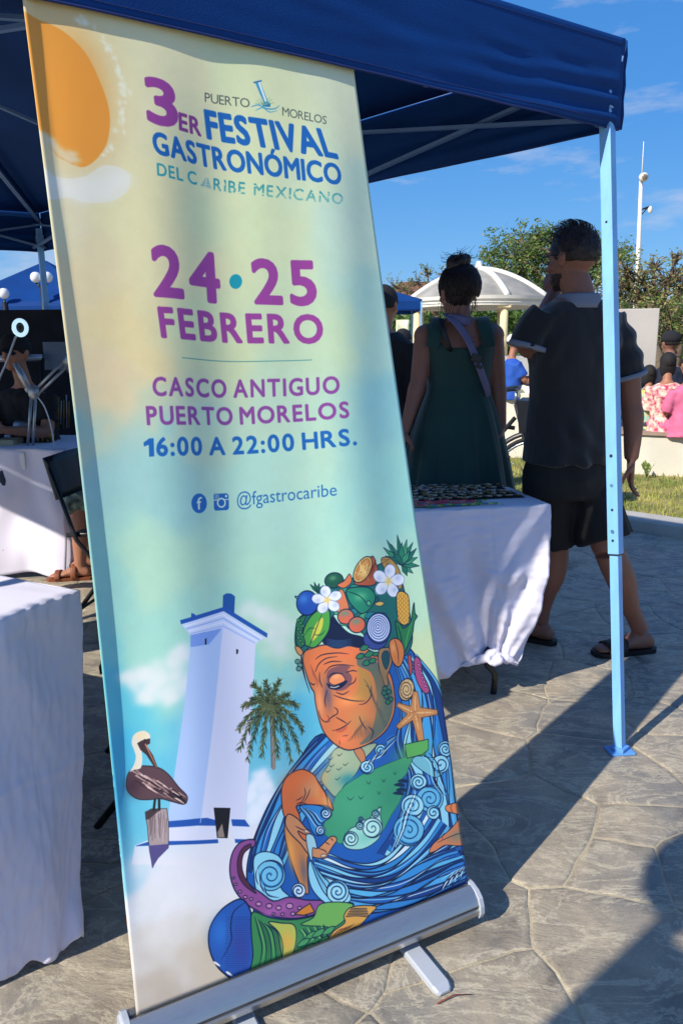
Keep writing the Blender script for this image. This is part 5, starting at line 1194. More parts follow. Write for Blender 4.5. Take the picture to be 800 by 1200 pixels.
    MB().box(P(66, 417, 5.2), (0.16, 0.01, 0.18)).build('price_board', mat('grey_board', srgb(120, 136, 156), 0.8), t, smooth=False)
vendor_items()

def folding_chair(loc, rz, label, s=1.0, with_back=True):
    t = thing('folding_chair', loc, label, 'chair'); t.rotation_euler = (0, 0, rz)
    loc = Vector(loc); Rz = Matrix.Rotation(rz, 3, 'Z'); q = lambda x, y, z: loc + Rz @ Vector((x * s, y * s, z * s))
    ms = mat('black_chair_plastic', srgb(26, 27, 30), 0.4, var=0.1)
    mb = MB(); mb.grid(lambda u, v: q(-0.2 + 0.4 * u, -0.2 + 0.4 * v, 0.45 + 0.02 * (2 * u - 1) ** 2 + 0.01 * sin(pi * v)), 8, 8); mb.build('seat', ms, t, thick=0.022)
    mb = MB(); mb.grid(lambda u, v: q(-0.2 + 0.4 * u, 0.21 + 0.05 * v - 0.03 * (1 - (2 * u - 1) ** 2) + 0.02, 0.64 + 0.2 * v + 0.015 * sin(pi * u)), 8, 6); mb.build('backrest', ms, t, thick=0.02)
    for x in (-0.215, 0.215):
        MB().tube([q(x, 0.26, 0.84), q(x, 0.14, 0.45), q(x, -0.24, 0.0)], 0.011, 8).build('frame', M_BLACK, t)
        MB().tube([q(x * .93, -0.12, 0.46), q(x * .93, 0.24, 0.0)], 0.011, 8).build('leg', M_BLACK, t)
    MB().tube([q(-0.21, -0.17, 0.08), q(0.21, -0.17, 0.08)], 0.008, 8).build('stretcher', M_BLACK, t); MB().tube([q(-0.2, 0.19, 0.08), q(0.2, 0.19, 0.08)], 0.008, 8).build('stretcher', M_BLACK, t)
    return t
folding_chair((-0.52, 2.22, 0), -1.35, 'black folding chair in shade between the near white cloth and the banner')
folding_chair((-1.70, 3.05, 0), 0.5, 'black chair whose backrest tip shows above the near-left table')

# ---------------------------------------------------------------- structures behind
M_WALL = mat('limewashed_wall', srgb(206, 200, 184), 0.85, var=0.06, scale=3, bump=0.2, bscale=30)
M_WALLG = mat('grey_render_wall', srgb(176, 170, 164), 0.88, var=0.08, scale=1.5, bump=0.2, bscale=20)
M_WHITE = mat('white_masonry_paint', srgb(218, 214, 204), 0.75, var=0.04, scale=3, bump=0.1, bscale=30)
def wall_strip(name, pts, h, th, M, label, cap=None, z0=-0.02, taper=0.0):
    mb = MB(); rings = []
    pts = [Vector((*p, 0)) for p in pts]
    for i, p in enumerate(pts):
        t = (pts[min(i + 1, len(pts) - 1)] - pts[max(i - 1, 0)]).normalized(); n = Vector((-t.y, t.x, 0))
        rings.append([p + n * a + Vector((0, 0, z)) for a, z in ((-th / 2 - taper, z0), (-th / 2, h), (th / 2, h), (th / 2 + taper, z0))])
    mb.loft(rings); o = mb.build(name, M, None, smooth=False, bevel=0.01)
    tag(o, label, 'wall')
    if cap:
        mb = MB(); rings = []
        for i, p in enumerate(pts):
            t = (pts[min(i + 1, len(pts) - 1)] - pts[max(i - 1, 0)]).normalized(); n = Vector((-t.y, t.x, 0))
            rings.append([p + n * a + Vector((0, 0, z)) for a, z in ((-th / 2 - .03, h + 0.003), (-th / 2 - .03, h + 0.03), (th / 2 + .03, h + 0.03), (th / 2 + .03, h + 0.003))])
        mb.loft(rings); mb.build('coping', cap, o, smooth=False)
    return o
wall_strip('seat_wall', [(2.30, 8.35), (2.75, 8.0), (3.15, 7.76), (3.9, 7.42), (4.8, 7.15), (6.0, 6.95)], 0.45, 0.42, M_WALL, 'low curved white seat wall at right with a brown coping', mat('brown_coping', srgb(150, 128, 112), 0.8, var=0.1))
wall_strip('planter_wall', [(1.86, 9.1), (2.16, 8.95), (2.35, 9.0)], 0.80, 0.36, M_WALL, 'white stepped masonry block the man in the white cap sits behind', None)
wall_strip('planter_wall', [(2.12, 8.72), (2.6, 8.62)], 0.76, 0.3, M_WALL, 'lower white masonry block with a ledge right of the stepped block', mat('pale_coping', srgb(206, 196, 178), 0.8))
wall_strip('garden_wall', [(2.85, 9.9), (3.86, 9.6)], 1.75, 0.22, M_WALLG, 'plain grey rendered wall standing behind the seated group', None)

def bandstand():
    c = Vector((6.25, 36, 0)); t = thing('bandstand', c, 'white domed bandstand with ribbed grey roof behind the woman', 'bandstand'); Rr = 3.15; N_ = 8; z0 = 2.98
    gr = mat('grey_dome_render', srgb(150, 147, 140), 0.9, var=0.22, scale=1.2, bump=0.3, bscale=8)
    def dome(a, s_): # s_ 0 rim .. 1 apex
        an = a; q_ = 1 - s_; r = Rr * q_; return c + Vector((r * cos(an), r * sin(an), z0 + 0.34 + 1.30 * (1 - q_ ** 1.8)))
    mb = MB(); mb.grid(lambda u, v: dome(2 * pi * u, v * 0.985), 64, 16); mb.build('dome', gr, t)
    for k in range(N_):
        a = 2 * pi * k / N_ + 0.22
        MB().tube([dome(a, v) + Vector((0, 0, 0.03)) for v in np.linspace(0, 0.97, 14)], 0.13, 8).build('rib', M_WHITE, t)
    for (r0, za, zb, nm) in ((Rr + 0.10, z0 + 0.22, z0 + 0.36, 'cornice'), (Rr + 0.0, z0 - 0.02, z0 + 0.215, 'entablature'), (Rr + 0.05, z0 + 0.08, z0 + 0.12, 'moulding')):
        mb = MB(); q = [[c + Vector(((r0 - d) * cos(a), (r0 - d) * sin(a), z)) for d, z in ((0, za), (-0.03 if nm == 'cornice' else 0, zb), (0.5, zb), (0.5, za))] for a in np.linspace(0, 2 * pi, 65)]
        mb.loft(q, caps=False); mb.build(nm, M_WHITE, t, auto=30)
    MB().tube([c + Vector((0, 0, z0 + 1.55)), c + Vector((0, 0, z0 + 1.72)), c + Vector((0, 0, z0 + 1.8)), c + Vector((0, 0, z0 + 2.02))], [0.42, 0.36, 0.16, 0.10], 12).build('finial', M_WHITE, t)
    col = mat('cream_column', srgb(222, 204, 160), 0.7, var=0.04)
    for k in range(N_):
        a = 2 * pi * k / N_ + 0.22; p = c + Vector(((Rr - 0.28) * cos(a), (Rr - 0.28) * sin(a), 0))
        m_ = MB().tube([p + Vector((0, 0, 0.9)), p + Vector((0, 0, 1.6)), p + Vector((0, 0, z0 - 0.14))], [0.19, 0.185, 0.16], 16).build('column', col, t)
        MB().box(p + Vector((0, 0, z0 - 0.08)), (0.46, 0.46, 0.1)).build('capital', col, m_, smooth=False)
    MB().tube([c + Vector((0, 0, 0)), c + Vector((0, 0, 0.85))], [Rr + 0.15, Rr + 0.1], 8).build('platform', M_WHITE, t, smooth=False)
bandstand()

# floodlight mast, globe lamps
def mast():
    p0 = at_depth(747, 310, 28); p1 = at_depth(750.5, 212, 28)
    base = Vector((p0.x, 28, 0)); t = thing('floodlight_mast', base, 'tall white lamp mast with round floodlight and side lantern', 'lamp post')
    MB().tube([base, Vector((p0.x, 28, 3.9)), Vector((p1.x, 28, p1.z))], [0.10, 0.08, 0.06], 10).build('mast', M_WHITE, t)
    h = Vector((p1.x, 27.9, p1.z + 0.1)); MB().tube([h, h + Vector((0.0, -0.16, -0.03))], [0.13, 0.15], 16).build('floodlight', M_WHITE, t); MB().ball(h + Vector((0, -0.2, -0.03)), (0.09, 0.04, 0.09)).build('lens', mat('lens_dark', srgb(120, 110, 100), 0.2), t)
    MB().tube([Vector((p1.x + .02, 28, p1.z)), Vector((p1.x, 28, p1.z + 1.25))], [0.02, 0.012], 6).build('lightning_rod', M_WHITE, t)
    a = Vector((p1.x, 28, p1.z - 0.95)); MB().tube([a, a + Vector((0.36, 0, 0.12))], 0.03, 6).tube([a - Vector((0, 0, .25)), a + Vector((0.3, 0, 0.1))], 0.02, 6).build('bracket', M_BLACK, t); MB().ball(a + Vector((0.38, 0, 0.02)), (0.08, 0.08, 0.13)).build('lantern', M_WHITE, t)
mast()
def globes(px, y, py, n, lab):
    M_ = mat('opal_globe', srgb(222, 224, 226), 0.3, var=0.02); b = at_depth(px, py, y)
    t = thing('globe_street_lamp', (b.x, y, 0), lab, 'street lamp')
    MB().tube([(b.x, y, 0), (b.x, y, b.z - 0.15)], [0.06, 0.045], 10).build('post', M_BLACK, t)
    for k in range(n):
        o = Vector((0.2 * (k - (n - 1) / 2), 0, 0)); c = Vector((b.x, y, b.z)) + o
        MB().tube([(b.x, y, b.z - 0.2), c - Vector((0, 0, 0.1))], 0.02, 6).build('arm', M_BLACK, t); MB().ball(c, 0.095, 16, 10).build('globe', M_, t)
globes(49, 14, 325, 2, 'black street lamp with two white globes rising behind the far blue tent'); globes(5, 14, 344, 1, 'single white globe lamp left of the far blue tent')

# far tents
def small_tent(px, py, y, half, ht_, peak, label, mats=None, depth=None):
    c = at_depth(px, py, y); x = c.x; D_ = depth or half * 2
    return canopy_tent((x + half, y), (x + half, y + D_), (x - half, y + D_), (x - half, y), ht_ - 0.26, ht_, peak, label, detail=False, mats=mats)
small_tent(28, 378, 14, 1.35, 2.12, 2.98, 'far blue canopy with a peaked roof beyond the vendor stall')
small_tent(463, 360, 19, 0.62, 2.42, 2.7, 'small dark blue canopy between the banner edge and the woman', depth=2.5)
mb = MB(); c0 = at_depth(35, 400, 13.9)
def bk(u, v): return Vector((c0.x - 1.3 + 2.6 * u, 16.6 + 0.05 * sin(u * 20), 2.0 - 1.9 * v))
o = mb.grid(bk, 20, 4).build('tent_side_wall', M_BLUE, None, thick=0.01); tag(o, 'blue cloth wall hanging at the back of the far blue canopy', 'tent wall')
# second banner far off
p = at_depth(464, 378, 17); t = thing('small_banner', (p.x, 17, 0), 'small pale yellow pull-up banner under the small blue canopy', 'banner')
mb = MB(); mb.grid(lambda u, v: Vector((lerp(p.x + 0.0, p.x + 0.28, u), 17 + 0.02 * sin(u * 5), lerp(1.88, 0.5, v))) + Vector((-0.02 * v + 0.25 * (u > 2), 0, 0)), 6, 10); mb.build('sheet', mat('pale_banner_print', srgb(222, 196, 140), 0.6, scale=3.5, color2=srgb(206, 220, 190), coord='Object'), t, thick=0.004)
MB().box((p.x + 0.14, 17, 0.45), (0.34, 0.14, 0.07)).build('base', M_SIL, t, smooth=False)
o = None
# brown roofed house
def house():
    a = at_depth(474, 345, 60); t = thing('brown_house', (a.x + 1.4, 60, 0), 'distant house with brown tiled roof left of the bandstand', 'house')
    MB().box((a.x + 1.4, 60, 2.2), (4.2, 4, 4.4)).build('wall', M_WALL, t, smooth=False)
    mb = MB(); x0, x1 = a.x - 1.2, a.x + 4.4; mb.add([(x0, 57.2, 4.6), (x1, 57.2, 4.6), (x1, 62.8, 4.6), (x0, 62.8, 4.6), (x0 + .8, 60, 6.0), (x1 - .8, 60, 6.0)], [(0, 1, 5, 4), (1, 2, 5), (2, 3, 4, 5), (3, 0, 4), (3, 2, 1, 0)]); mb.build('roof', mat('brown_tiles', srgb(120, 84, 62), 0.85, var=0.2, scale=4), t, smooth=False)
    for k in range(3): MB().box((a.x + 0.2 + 1.2 * k, 57.97, 3.0), (0.6, 0.06, 0.9)).build('window', M_BLACK, t, smooth=False)
house()

# bicycle standing behind the two visitors
def bicycle():
    c = Vector((0.98, 5.95, 0)); t = thing('bicycle', c, 'bicycle with dark mudguards standing behind the woman and the man', 'bicycle'); ax = Vector((0.94, -0.34, 0)).normalized(); Rw = 0.33
    tyre = mat('tyre_rubber', srgb(30, 30, 32), 0.8); rimm = mat('bicycle_rim', srgb(150, 160, 168), 0.3, 0.7); fr = mat('dark_frame_paint', srgb(30, 34, 40), 0.4)
    for s_ in (-0.52, 0.52):
        w_ = c + ax * s_ + Vector((0, 0, Rw)); ring = lambda r: [w_ + ax * (r * cos(a)) + Vector((0, 0, r * sin(a))) for a in np.linspace(0, 2 * pi, 41)]
        wh = MB().tube(ring(Rw - 0.014), 0.017, 8, caps=False).build('wheel', tyre, t)
        MB().tube(ring(Rw - 0.037), 0.011, 6, caps=False).build('rim', rimm, wh)
        mb = MB()
        for k in range(20):
            a = 2 * pi * k / 20; mb.tube([w_, w_ + ax * ((Rw - 0.04) * cos(a)) + Vector((0, 0, (Rw - 0.04) * sin(a)))], 0.0015, 4)
        mb.build('spokes', rimm, wh); MB().tube([w_ - ax.cross(Vector((0, 0, 1))) * 0.05, w_ + ax.cross(Vector((0, 0, 1))) * 0.05], 0.02, 8).build('hub', rimm, wh)
        mb = MB(); mb.tube([w_ + ax * ((Rw + 0.03) * cos(a)) + Vector((0, 0, (Rw + 0.03) * sin(a))) for a in np.linspace(0.2, 2.7, 20)], 0.02, 8, flat=0.5); mb.build('mudguard', fr, t)
    bb = c + ax * -0.05 + Vector((0, 0, 0.29)); st = c + ax * -0.22 + Vector((0, 0, 0.78)); hd = c + ax * 0.36 + Vector((0, 0, 0.80)); rw = c + ax * -0.52 + Vector((0, 0, Rw)); fw = c + ax * 0.52 + Vector((0, 0, Rw))
    for a, b in ((bb, st), (bb, hd), (st, hd - Vector((0, 0, .08))), (st, rw), (bb, rw), (hd + Vector((0, 0, 0.1)), fw)): MB().tube([a, b], 0.016, 8).build('frame_tube', fr, t)
    MB().tube([hd + Vector((0, 0, .1)), hd + Vector((0, 0, 0.2))], 0.013, 8).build('stem', rimm, t); n = ax.cross(Vector((0, 0, 1)))
    MB().tube(spline([hd + n * 0.28 + Vector((0, 0, .2)) - ax * .12, hd + n * 0.2 + Vector((0, 0, .22)), hd + Vector((0, 0, 0.2)), hd - n * 0.2 + Vector((0, 0, .22)), hd - n * 0.28 + Vector((0, 0, .2)) - ax * .12], 5), 0.012, 8).build('handlebar', fr, t)
    MB().ball(st + Vector((0, 0, 0.06)), (0.13, 0.07, 0.035), 12, 8, Matrix.Rotation(atan2(ax.y, ax.x), 3, 'Z')).build('saddle', fr, t)
    MB().box(hd + ax * 0.18 + Vector((0, 0, 0.02)), (0.26, 0.32, 0.24), Matrix.Rotation(atan2(ax.y, ax.x), 3, 'Z'), taper=1.15).build('basket', fr, t, smooth=False)
    for s_ in (-1, 1): MB().tube([bb, bb + n * (0.09 * s_) + ax * 0.12 * s_ + Vector((0, 0, -0.1 * s_))], 0.01, 6).box(bb + n * (0.12 * s_) + ax * 0.12 * s_ + Vector((0, 0, -0.1 * s_)), (0.09, 0.07, 0.02)).build('pedal', fr, t)
bicycle()

# ---------------------------------------------------------------- trees
M_BARK = mat('bark', srgb(104, 90, 74), 0.9, var=0.25, scale=10, bump=0.5, bscale=30)
M_LEAF = [mat('leaf_green_a', srgb(88, 116, 56), 0.6, var=0.35, scale=0.9), mat('leaf_green_b', srgb(122, 138, 74), 0.6, var=0.3, scale=1.1), mat('leaf_olive', srgb(164, 150, 96), 0.65, var=0.25, scale=1.2)]
for q_ in M_LEAF: translucent(q_, 0.35, (0.20, 0.30, 0.06, 1))
def tree(base, clumps, label, leaf=0.10, dens=60, trunk_r=0.16, mix=(0.5, 0.35, 0.15), group=None, seed=1, cat='tree', bare=0, name='broadleaf_tree', nleaf=1.0):
    rs = np.random.RandomState(seed); t = thing(name, base, label, cat, group); base = Vector(base)
    zmin = min(c[0][2] - c[1] * 0.6 for c in clumps); cen = sum((Vector(c[0]) for c in clumps), Vector()) / len(clumps)
    fork = Vector((lerp(base.x, cen.x, 0.35), lerp(base.y, cen.y, 0.35), max(base.z + 0.5, zmin * 0.75 + base.z * 0.25)))
    tb = MB(); tb.tube(spline([base, base.lerp(fork, 0.5) + Vector((rs.randn() * .06, 0, 0)), fork], 4), [trunk_r * (1 - 0.45 * i / 8) for i in range(9)], 10)
    lm = MB(); mb = MB()
    for (c, r_) in clumps:
        c = Vector(c); mid = fork.lerp(c, 0.55) + Vector((rs.randn(), rs.randn(), rs.randn())) * r_ * 0.22
        tb.tube(spline([fork, mid, c], 4), [trunk_r * 0.5 * (1 - 0.8 * i / 8) + 0.008 for i in range(9)], 6)
        tips = []
        for k in range(9 + bare):
            d = Vector((rs.randn(), rs.randn(), rs.randn() * 0.7 + 0.15)).normalized() * r_ * (0.6 + 0.6 * rs.rand()); q = c + d; tips.append(q)
            tb.tube([c.lerp(mid, 0.3 * rs.rand()), c + d * 0.5 + Vector((rs.randn(), rs.randn(), rs.randn())) * r_ * 0.1, q], [trunk_r * 0.13 + 0.004, trunk_r * 0.08 + 0.003, 0.003], 4, caps=False)
        n = int(dens * nleaf * (r_ / 0.8) ** 1.3)
        for k in range(n):
            if rs.rand() < 0.75:
                q = tips[rs.randint(len(tips))]; p = q + Vector((rs.randn(), rs.randn(), rs.randn() * 0.8)) * r_ * 0.2
            else: p = c + Vector((rs.randn(), rs.randn(), rs.randn() * 0.8)) * r_ * 0.42
            for j in range(4):
                pp = p + Vector((rs.randn(), rs.randn(), rs.randn())) * leaf * 0.9; a = Vector((rs.randn(), rs.randn(), rs.randn() * 0.5)).normalized(); b = a.cross(Vector((rs.randn(), rs.randn(), rs.randn()))).normalized(); s_ = leaf * (0.6 + 0.7 * rs.rand())
                mb.add([pp - a * s_, pp - b * s_ * 0.42, pp + a * s_, pp + b * s_ * 0.42], [(0, 1, 2, 3)], mi=[0, 1, 2][int(np.searchsorted(np.cumsum(mix), rs.rand() * 0.999))])
    tb.build('trunk', M_BARK, t); mb.build('crown', M_LEAF, t, smooth=False)
    return t
def C3(lst, y, rs, k=1.0): return [((at_depth(px, py, y + dy).x, y + dy, at_depth(px, py, y + dy).z), r * k) for px, py, r, dy in lst]
rs_ = np.random.RandomState(6)
tree((at_depth(668, 400, 43).x, 43, 0), C3([(598, 300, .95, 0), (620, 290, 1.0, .5), (640, 292, .9, -.5), (610, 318, .9, 0), (650, 315, 1.0, 1), (635, 330, .8, 0), (580, 312, .7, 0), (690, 300, .8, .5), (705, 320, 1.0, 0), (680, 330, .9, 0), (662, 285, .5, 0), (632, 276, .35, 0), (722, 300, .6, 0), (590, 320, .9, .6), (625, 310, 1.0, .8), (665, 305, 1.0, 1.2), (700, 305, .9, 1), (645, 278, .5, 0), (610, 280, .45, 0), (690, 285, .5, 0)], 43, rs_, 1.45), 'broad leafy tree rising behind the bandstand and the man', leaf=0.10, dens=105, trunk_r=0.3, seed=2, mix=(0.55, 0.33, 0.12))
tree((at_depth(772, 400, 22).x, 22, 0), C3([(735, 318, .7, 0), (752, 328, .8, 0), (770, 340, .6, 0), (788, 325, .5, 0), (745, 345, .7, 0), (765, 312, .3, 0), (800, 345, .7, 0), (792, 300, .22, 0), (730, 335, .7, .5), (780, 330, .7, .5), (755, 350, .8, .4), (722, 345, .7, .2), (795, 335, .6, .2)], 22, rs_), 'sparse olive tree with bare twigs right of the pale blue tent leg', leaf=0.055, dens=60, trunk_r=0.2, seed=3, mix=(0.2, 0.35, 0.45), bare=16)
tree((at_depth(800, 430, 12).x, 12, 0), C3([(768, 366, .34, 0), (784, 378, .36, 0), (798, 392, .36, 0), (760, 375, .3, .2), (806, 366, .4, 0), (780, 396, .25, 0), (750, 362, .22, 0)], 12, rs_), 'green and olive tree overhanging the grey wall at right', leaf=0.035, dens=170, trunk_r=0.12, seed=4, mix=(0.2, 0.4, 0.4))
tree((at_depth(520, 420, 40).x, 40, 0), C3([(500, 318, .5, 0), (488, 330, .6, 0), (512, 336, .8, 0), (475, 338, .6, 0), (460, 336, .6, 0), (520, 320, .4, 0)], 40, rs_), 'thin twiggy tree by the brown roofed house', leaf=0.08, dens=26, trunk_r=0.2, seed=5, mix=(0.3, 0.3, 0.4), bare=10)
def hedge():
    rs = np.random.RandomState(11); mb = MB()
    for k in range(15000):
        px = rs.rand(); x = lerp(-3, 42, px); y = 44 + rs.randn() * 1.2; zt = 3.6 + 1.2 * noise.noise(Vector((x * 0.45, 0, 0))); z = rs.rand() ** 0.6 * zt
        a = Vector((rs.randn(), rs.randn(), rs.randn())).normalized(); b = a.cross(Vector((rs.randn(), rs.randn(), rs.randn()))).normalized(); s_ = 0.14 + 0.12 * rs.rand(); p = Vector((x, y + noise.noise(Vector((x * 2, z * 2, 0))) * 0.8, z))
        mb.add([p - a * s_, p - b * s_ * .5, p + a * s_, p + b * s_ * .5], [(0, 1, 2, 3)], mi=rs.randint(2))
    mb.grid(lambda u, v: Vector((-3 + 45 * u, 45.8, 3.2 * v * (1 + 0.2 * noise.noise(Vector((u * 30, 0, 0)))))), 60, 2)
    o = mb.build('tree_belt', [M_LEAF[0], M_LEAF[0], M_LEAF[1]], smooth=False); tag(o, 'dark belt of far foliage behind the bandstand and the stalls', 'tree belt', kind='stuff')
    mb = MB()
    for k in range(9000):
        x = lerp(-34, -2, rs.rand()); y = 40 + rs.randn() * 1.0; zt = 3.9 + 1.0 * noise.noise(Vector((x * 0.5, 3, 0))); z = rs.rand() ** 0.6 * zt
        a = Vector((rs.randn(), rs.randn(), rs.randn())).normalized(); b = a.cross(Vector((rs.randn(), rs.randn(), rs.randn()))).normalized(); s_ = 0.14 + 0.12 * rs.rand(); p = Vector((x, y, z))
        mb.add([p - a * s_, p - b * s_ * .5, p + a * s_, p + b * s_ * .5], [(0, 1, 2, 3)], mi=rs.randint(2))
    o = mb.build('tree_belt', M_LEAF[:2], smooth=False); tag(o, 'low green foliage far off at the left beyond the tents', 'tree belt', kind='stuff')
hedge()
# small plants at the lawn edge
def plant(px, py, h, lab, n=26, col=None):
    p = at_height(px, py, 0.06); t = thing('leafy_plant', p, lab, 'plant'); rs = np.random.RandomState(int(px)); mb = MB(); st = MB()
    for k in range(n):
        a = rs.rand() * 6.28; l_ = h * (0.5 + 0.6 * rs.rand()); tip = p + Vector((cos(a) * l_ * 0.45, sin(a) * l_ * 0.45, l_)); mid = p.lerp(tip, 0.5) + Vector((0, 0, l_ * .1)); s_ = Vector((-sin(a), cos(a), 0)) * (0.018 + 0.1 * h * 0.2)
        st.tube([p, mid], 0.003, 4); mb.add([mid - s_ * 0.2, mid.lerp(tip, .5) - s_, tip, mid.lerp(tip, .5) + s_], [(0, 1, 2, 3)])
    st.build('stem', M_LEAF[0], t); mb.build('foliage', col or M_LEAF[1], t, smooth=False)
plant(630, 600, 0.4, 'small strap-leaved plant beside the kerb between the man and the woman'); plant(660, 598, 0.28, 'low clump of pale leaves on the lawn seen between the man\u2019s legs'); plant(757, 560, 0.16, 'tiny weed at the foot of the low white seat wall', 14)
# ---------------------------------------------------------------- people
def skin_mat(name, c): return mat(name, c, 0.55, var=0.06, scale=14, bump=0.08, bscale=200)
SK_M = skin_mat('tanned_skin', srgb(134, 90, 72)); SK_W = skin_mat('light_tan_skin', srgb(142, 98, 82)); SK_D = skin_mat('brown_skin', srgb(160, 108, 82))
M_HAIRD = mat('dark_brown_hair', srgb(34, 24, 22), 0.5, var=0.35, scale=60, bump=0.5, bscale=180, stretch=(1, 1, 0.15))
M_HAIRB = mat('black_hair', srgb(24, 21, 22), 0.8, var=0.3, scale=60, bump=0.4, bscale=160)
V = Vector
def frame(yaw): return V((cos(yaw), sin(yaw), 0)), V((-sin(yaw), cos(yaw), 0))       # right-hand axis, facing axis
def ering(c, hw, hd, yaw, n=20, tilt=0.0, sq=2.3):
    r, f = frame(yaw); o = []
    for k in range(n):
        a = 2 * pi * k / n; cx, sx_ = cos(a), sin(a); x = math.copysign(abs(cx) ** (2 / sq), cx) * hw; y = math.copysign(abs(sx_) ** (2 / sq), sx_) * hd
        o.append(V(c) + r * x + f * y + V((0, 0, tilt * x)))
    return o
def head_solid(mb, c, yaw, s=1.0, pitch=0.0):
    """c = centre of the cranium; faces along the yaw axis"""
    r, f = frame(yaw); u = V((0, 0, 1)); f2 = (f * cos(pitch) + u * sin(pitch)); u2 = (u * cos(pitch) - f * sin(pitch)); M3 = Matrix((r, f2, u2)).transposed()
    q = lambda x, y, z: V(c) + (r * x + f2 * y + u2 * z) * s
    mb.ball(q(0, -0.008, 0.018), (0.077 * s, 0.096 * s, 0.088 * s), 18, 14, M3)
    rings = []
    for z, w_, fr, bk in ((0.02, .071, .088, .07), (-0.02, .068, .089, .062), (-0.055, .062, .088, .05), (-0.085, .052, .086, .03), (-0.108, .036, .084, .0), (-0.118, .02, .076, .03)):
        rings.append([q(w_ * cos(a), (fr if sin(a) > 0 else bk) * sin(a), z) for a in np.linspace(0, 2 * pi, 19)[:-1]])
    mb.loft(rings)
    mb.tube([q(0, 0.084, 0.012), q(0, 0.103, -0.022), q(0, 0.112, -0.042), q(0, 0.092, -0.052)], [0.008 * s, 0.011 * s, 0.015 * s, 0.010 * s], 8)   # nose
    for x in (-1, 1):
        mb.ball(q(0.014 * x, 0.094, -0.046), 0.008 * s, 8, 6); mb.ball(q(0.034 * x, 0.082, 0.014), (0.02 * s, 0.010 * s, 0.007 * s), 8, 6, M3)   # nostril, brow
        mb.ball(q(0.033 * x, 0.074, -0.006), 0.0125 * s, 8, 6); mb.ball(q(0.045 * x, 0.062, -0.036), (0.018 * s, 0.018 * s, 0.016 * s), 8, 6)
        mb.ball(q(0.079 * x, -0.004, -0.014), (0.008 * s, 0.02 * s, 0.032 * s), 10, 8, M3); mb.ball(q(0.085 * x, -0.012, -0.006), (0.007 * s, 0.017 * s, 0.02 * s), 8, 6, M3)
    mb.ball(q(0, 0.087, -0.072), (0.024 * s, 0.011 * s, 0.006 * s), 8, 6, M3); mb.ball(q(0, 0.084, -0.082), (0.020 * s, 0.010 * s, 0.007 * s), 8, 6, M3); mb.ball(q(0, 0.080, -0.104), (0.02 * s, 0.014 * s, 0.014 * s), 8, 6, M3)
    return q
def hand_solid(mb, wrist, d, palm_n, s=1.0, curl=0.5, side=1):
    """d: forearm direction, palm_n: palm normal, side: where the thumb is (+-1)"""
    d = V(d).normalized(); n = (V(palm_n) - d * V(palm_n).dot(d)).normalized(); t = d.cross(n) * side; W = V(wrist)
    mb.loft([[W + d * a * s + t * (w_ * cos(k) * s) + n * (h * sin(k) * s) for k in np.linspace(0, 2 * pi, 13)[:-1]] for a, w_, h in ((-0.01, .024, .018), (.02, .032, .016), (.05, .041, .015), (.085, .042, .013), (.097, .036, .009))])
    for i, (off, ln) in enumerate(((0.031, 0.072), (0.0105, 0.080), (-0.010, 0.074), (-0.030, 0.058))):
        p = W + d * 0.088 * s + t * off * s; ang = curl * (0.75 + 0.12 * i); pts = [p]; cd = d + t * off * 1.6; cd.normalize()
        for j, fr in enumerate((0.45, 0.32, 0.25)):
            cd = (Matrix.Rotation(ang * (0.6 if j == 0 else 1.0), 3, t * -1 * (1 if t.cross(d).dot(n) > 0 else -1)) @ cd); pts.append(pts[-1] + cd * ln * fr * s)
        mb.tube(pts, [0.0095 * s, 0.0088 * s, 0.008 * s, 0.0062 * s], 8)
    p = W + d * 0.02 * s + t * 0.028 * s; mb.tube([p, p + (d * .5 + t * .6 + n * .35).normalized() * 0.036 * s, p + (d * .75 + t * .45 + n * .5).normalized() * 0.066 * s, p + (d * 1.0 + t * .3 + n * .5).normalized() * 0.088 * s], [0.015 * s, 0.012 * s, 0.0095 * s, 0.007 * s], 8)
def limb(mb, pts, rad, n=14): mb.tube(spline(pts, 5), [float(np.interp(i / (len(pts) - 1) / 5, np.linspace(0, 1, len(rad)), rad)) for i in range(5 * (len(pts) - 1) + 1)], n)
def foot_solid(mb, ankle, d, s=1.0, drop=0.075):
    d = V((d[0], d[1], 0)).normalized(); t = V((-d.y, d.x, 0)); A0 = V(ankle); g = A0.z - drop * s
    R_ = []
    for a, w_, z0, z1 in ((-0.062, .020, .006, .045), (-0.045, .031, .0, .07), (0.0, .034, .0, .085), (0.05, .036, .004, .068), (0.10, .043, .003, .048), (0.145, .046, .001, .034), (0.180, .040, .0, .026), (0.197, .024, .003, .018)):
        c = V((A0.x, A0.y, 0)) + d * a * s; zc, zh = g + (z0 + z1) / 2 * s, (z1 - z0) / 2 * s
        R_.append([c + t * (w_ * cos(k) * s) + V((0, 0, zc + zh * sin(k))) for k in np.linspace(0, 2 * pi, 13)[:-1]])
    mb.loft(R_)
def folds(amp, fx=9, fz=7, seed=0):
    def f(co, no): return co + no * amp * (noise.noise(V((co.x * fx + seed, co.y * fx, co.z * fz))) + 0.5 * noise.noise(V((co.x * fx * 2.4, co.y * fx * 2.4 + seed, co.z * fz * 2.2 + co.x * 9))))
    return f
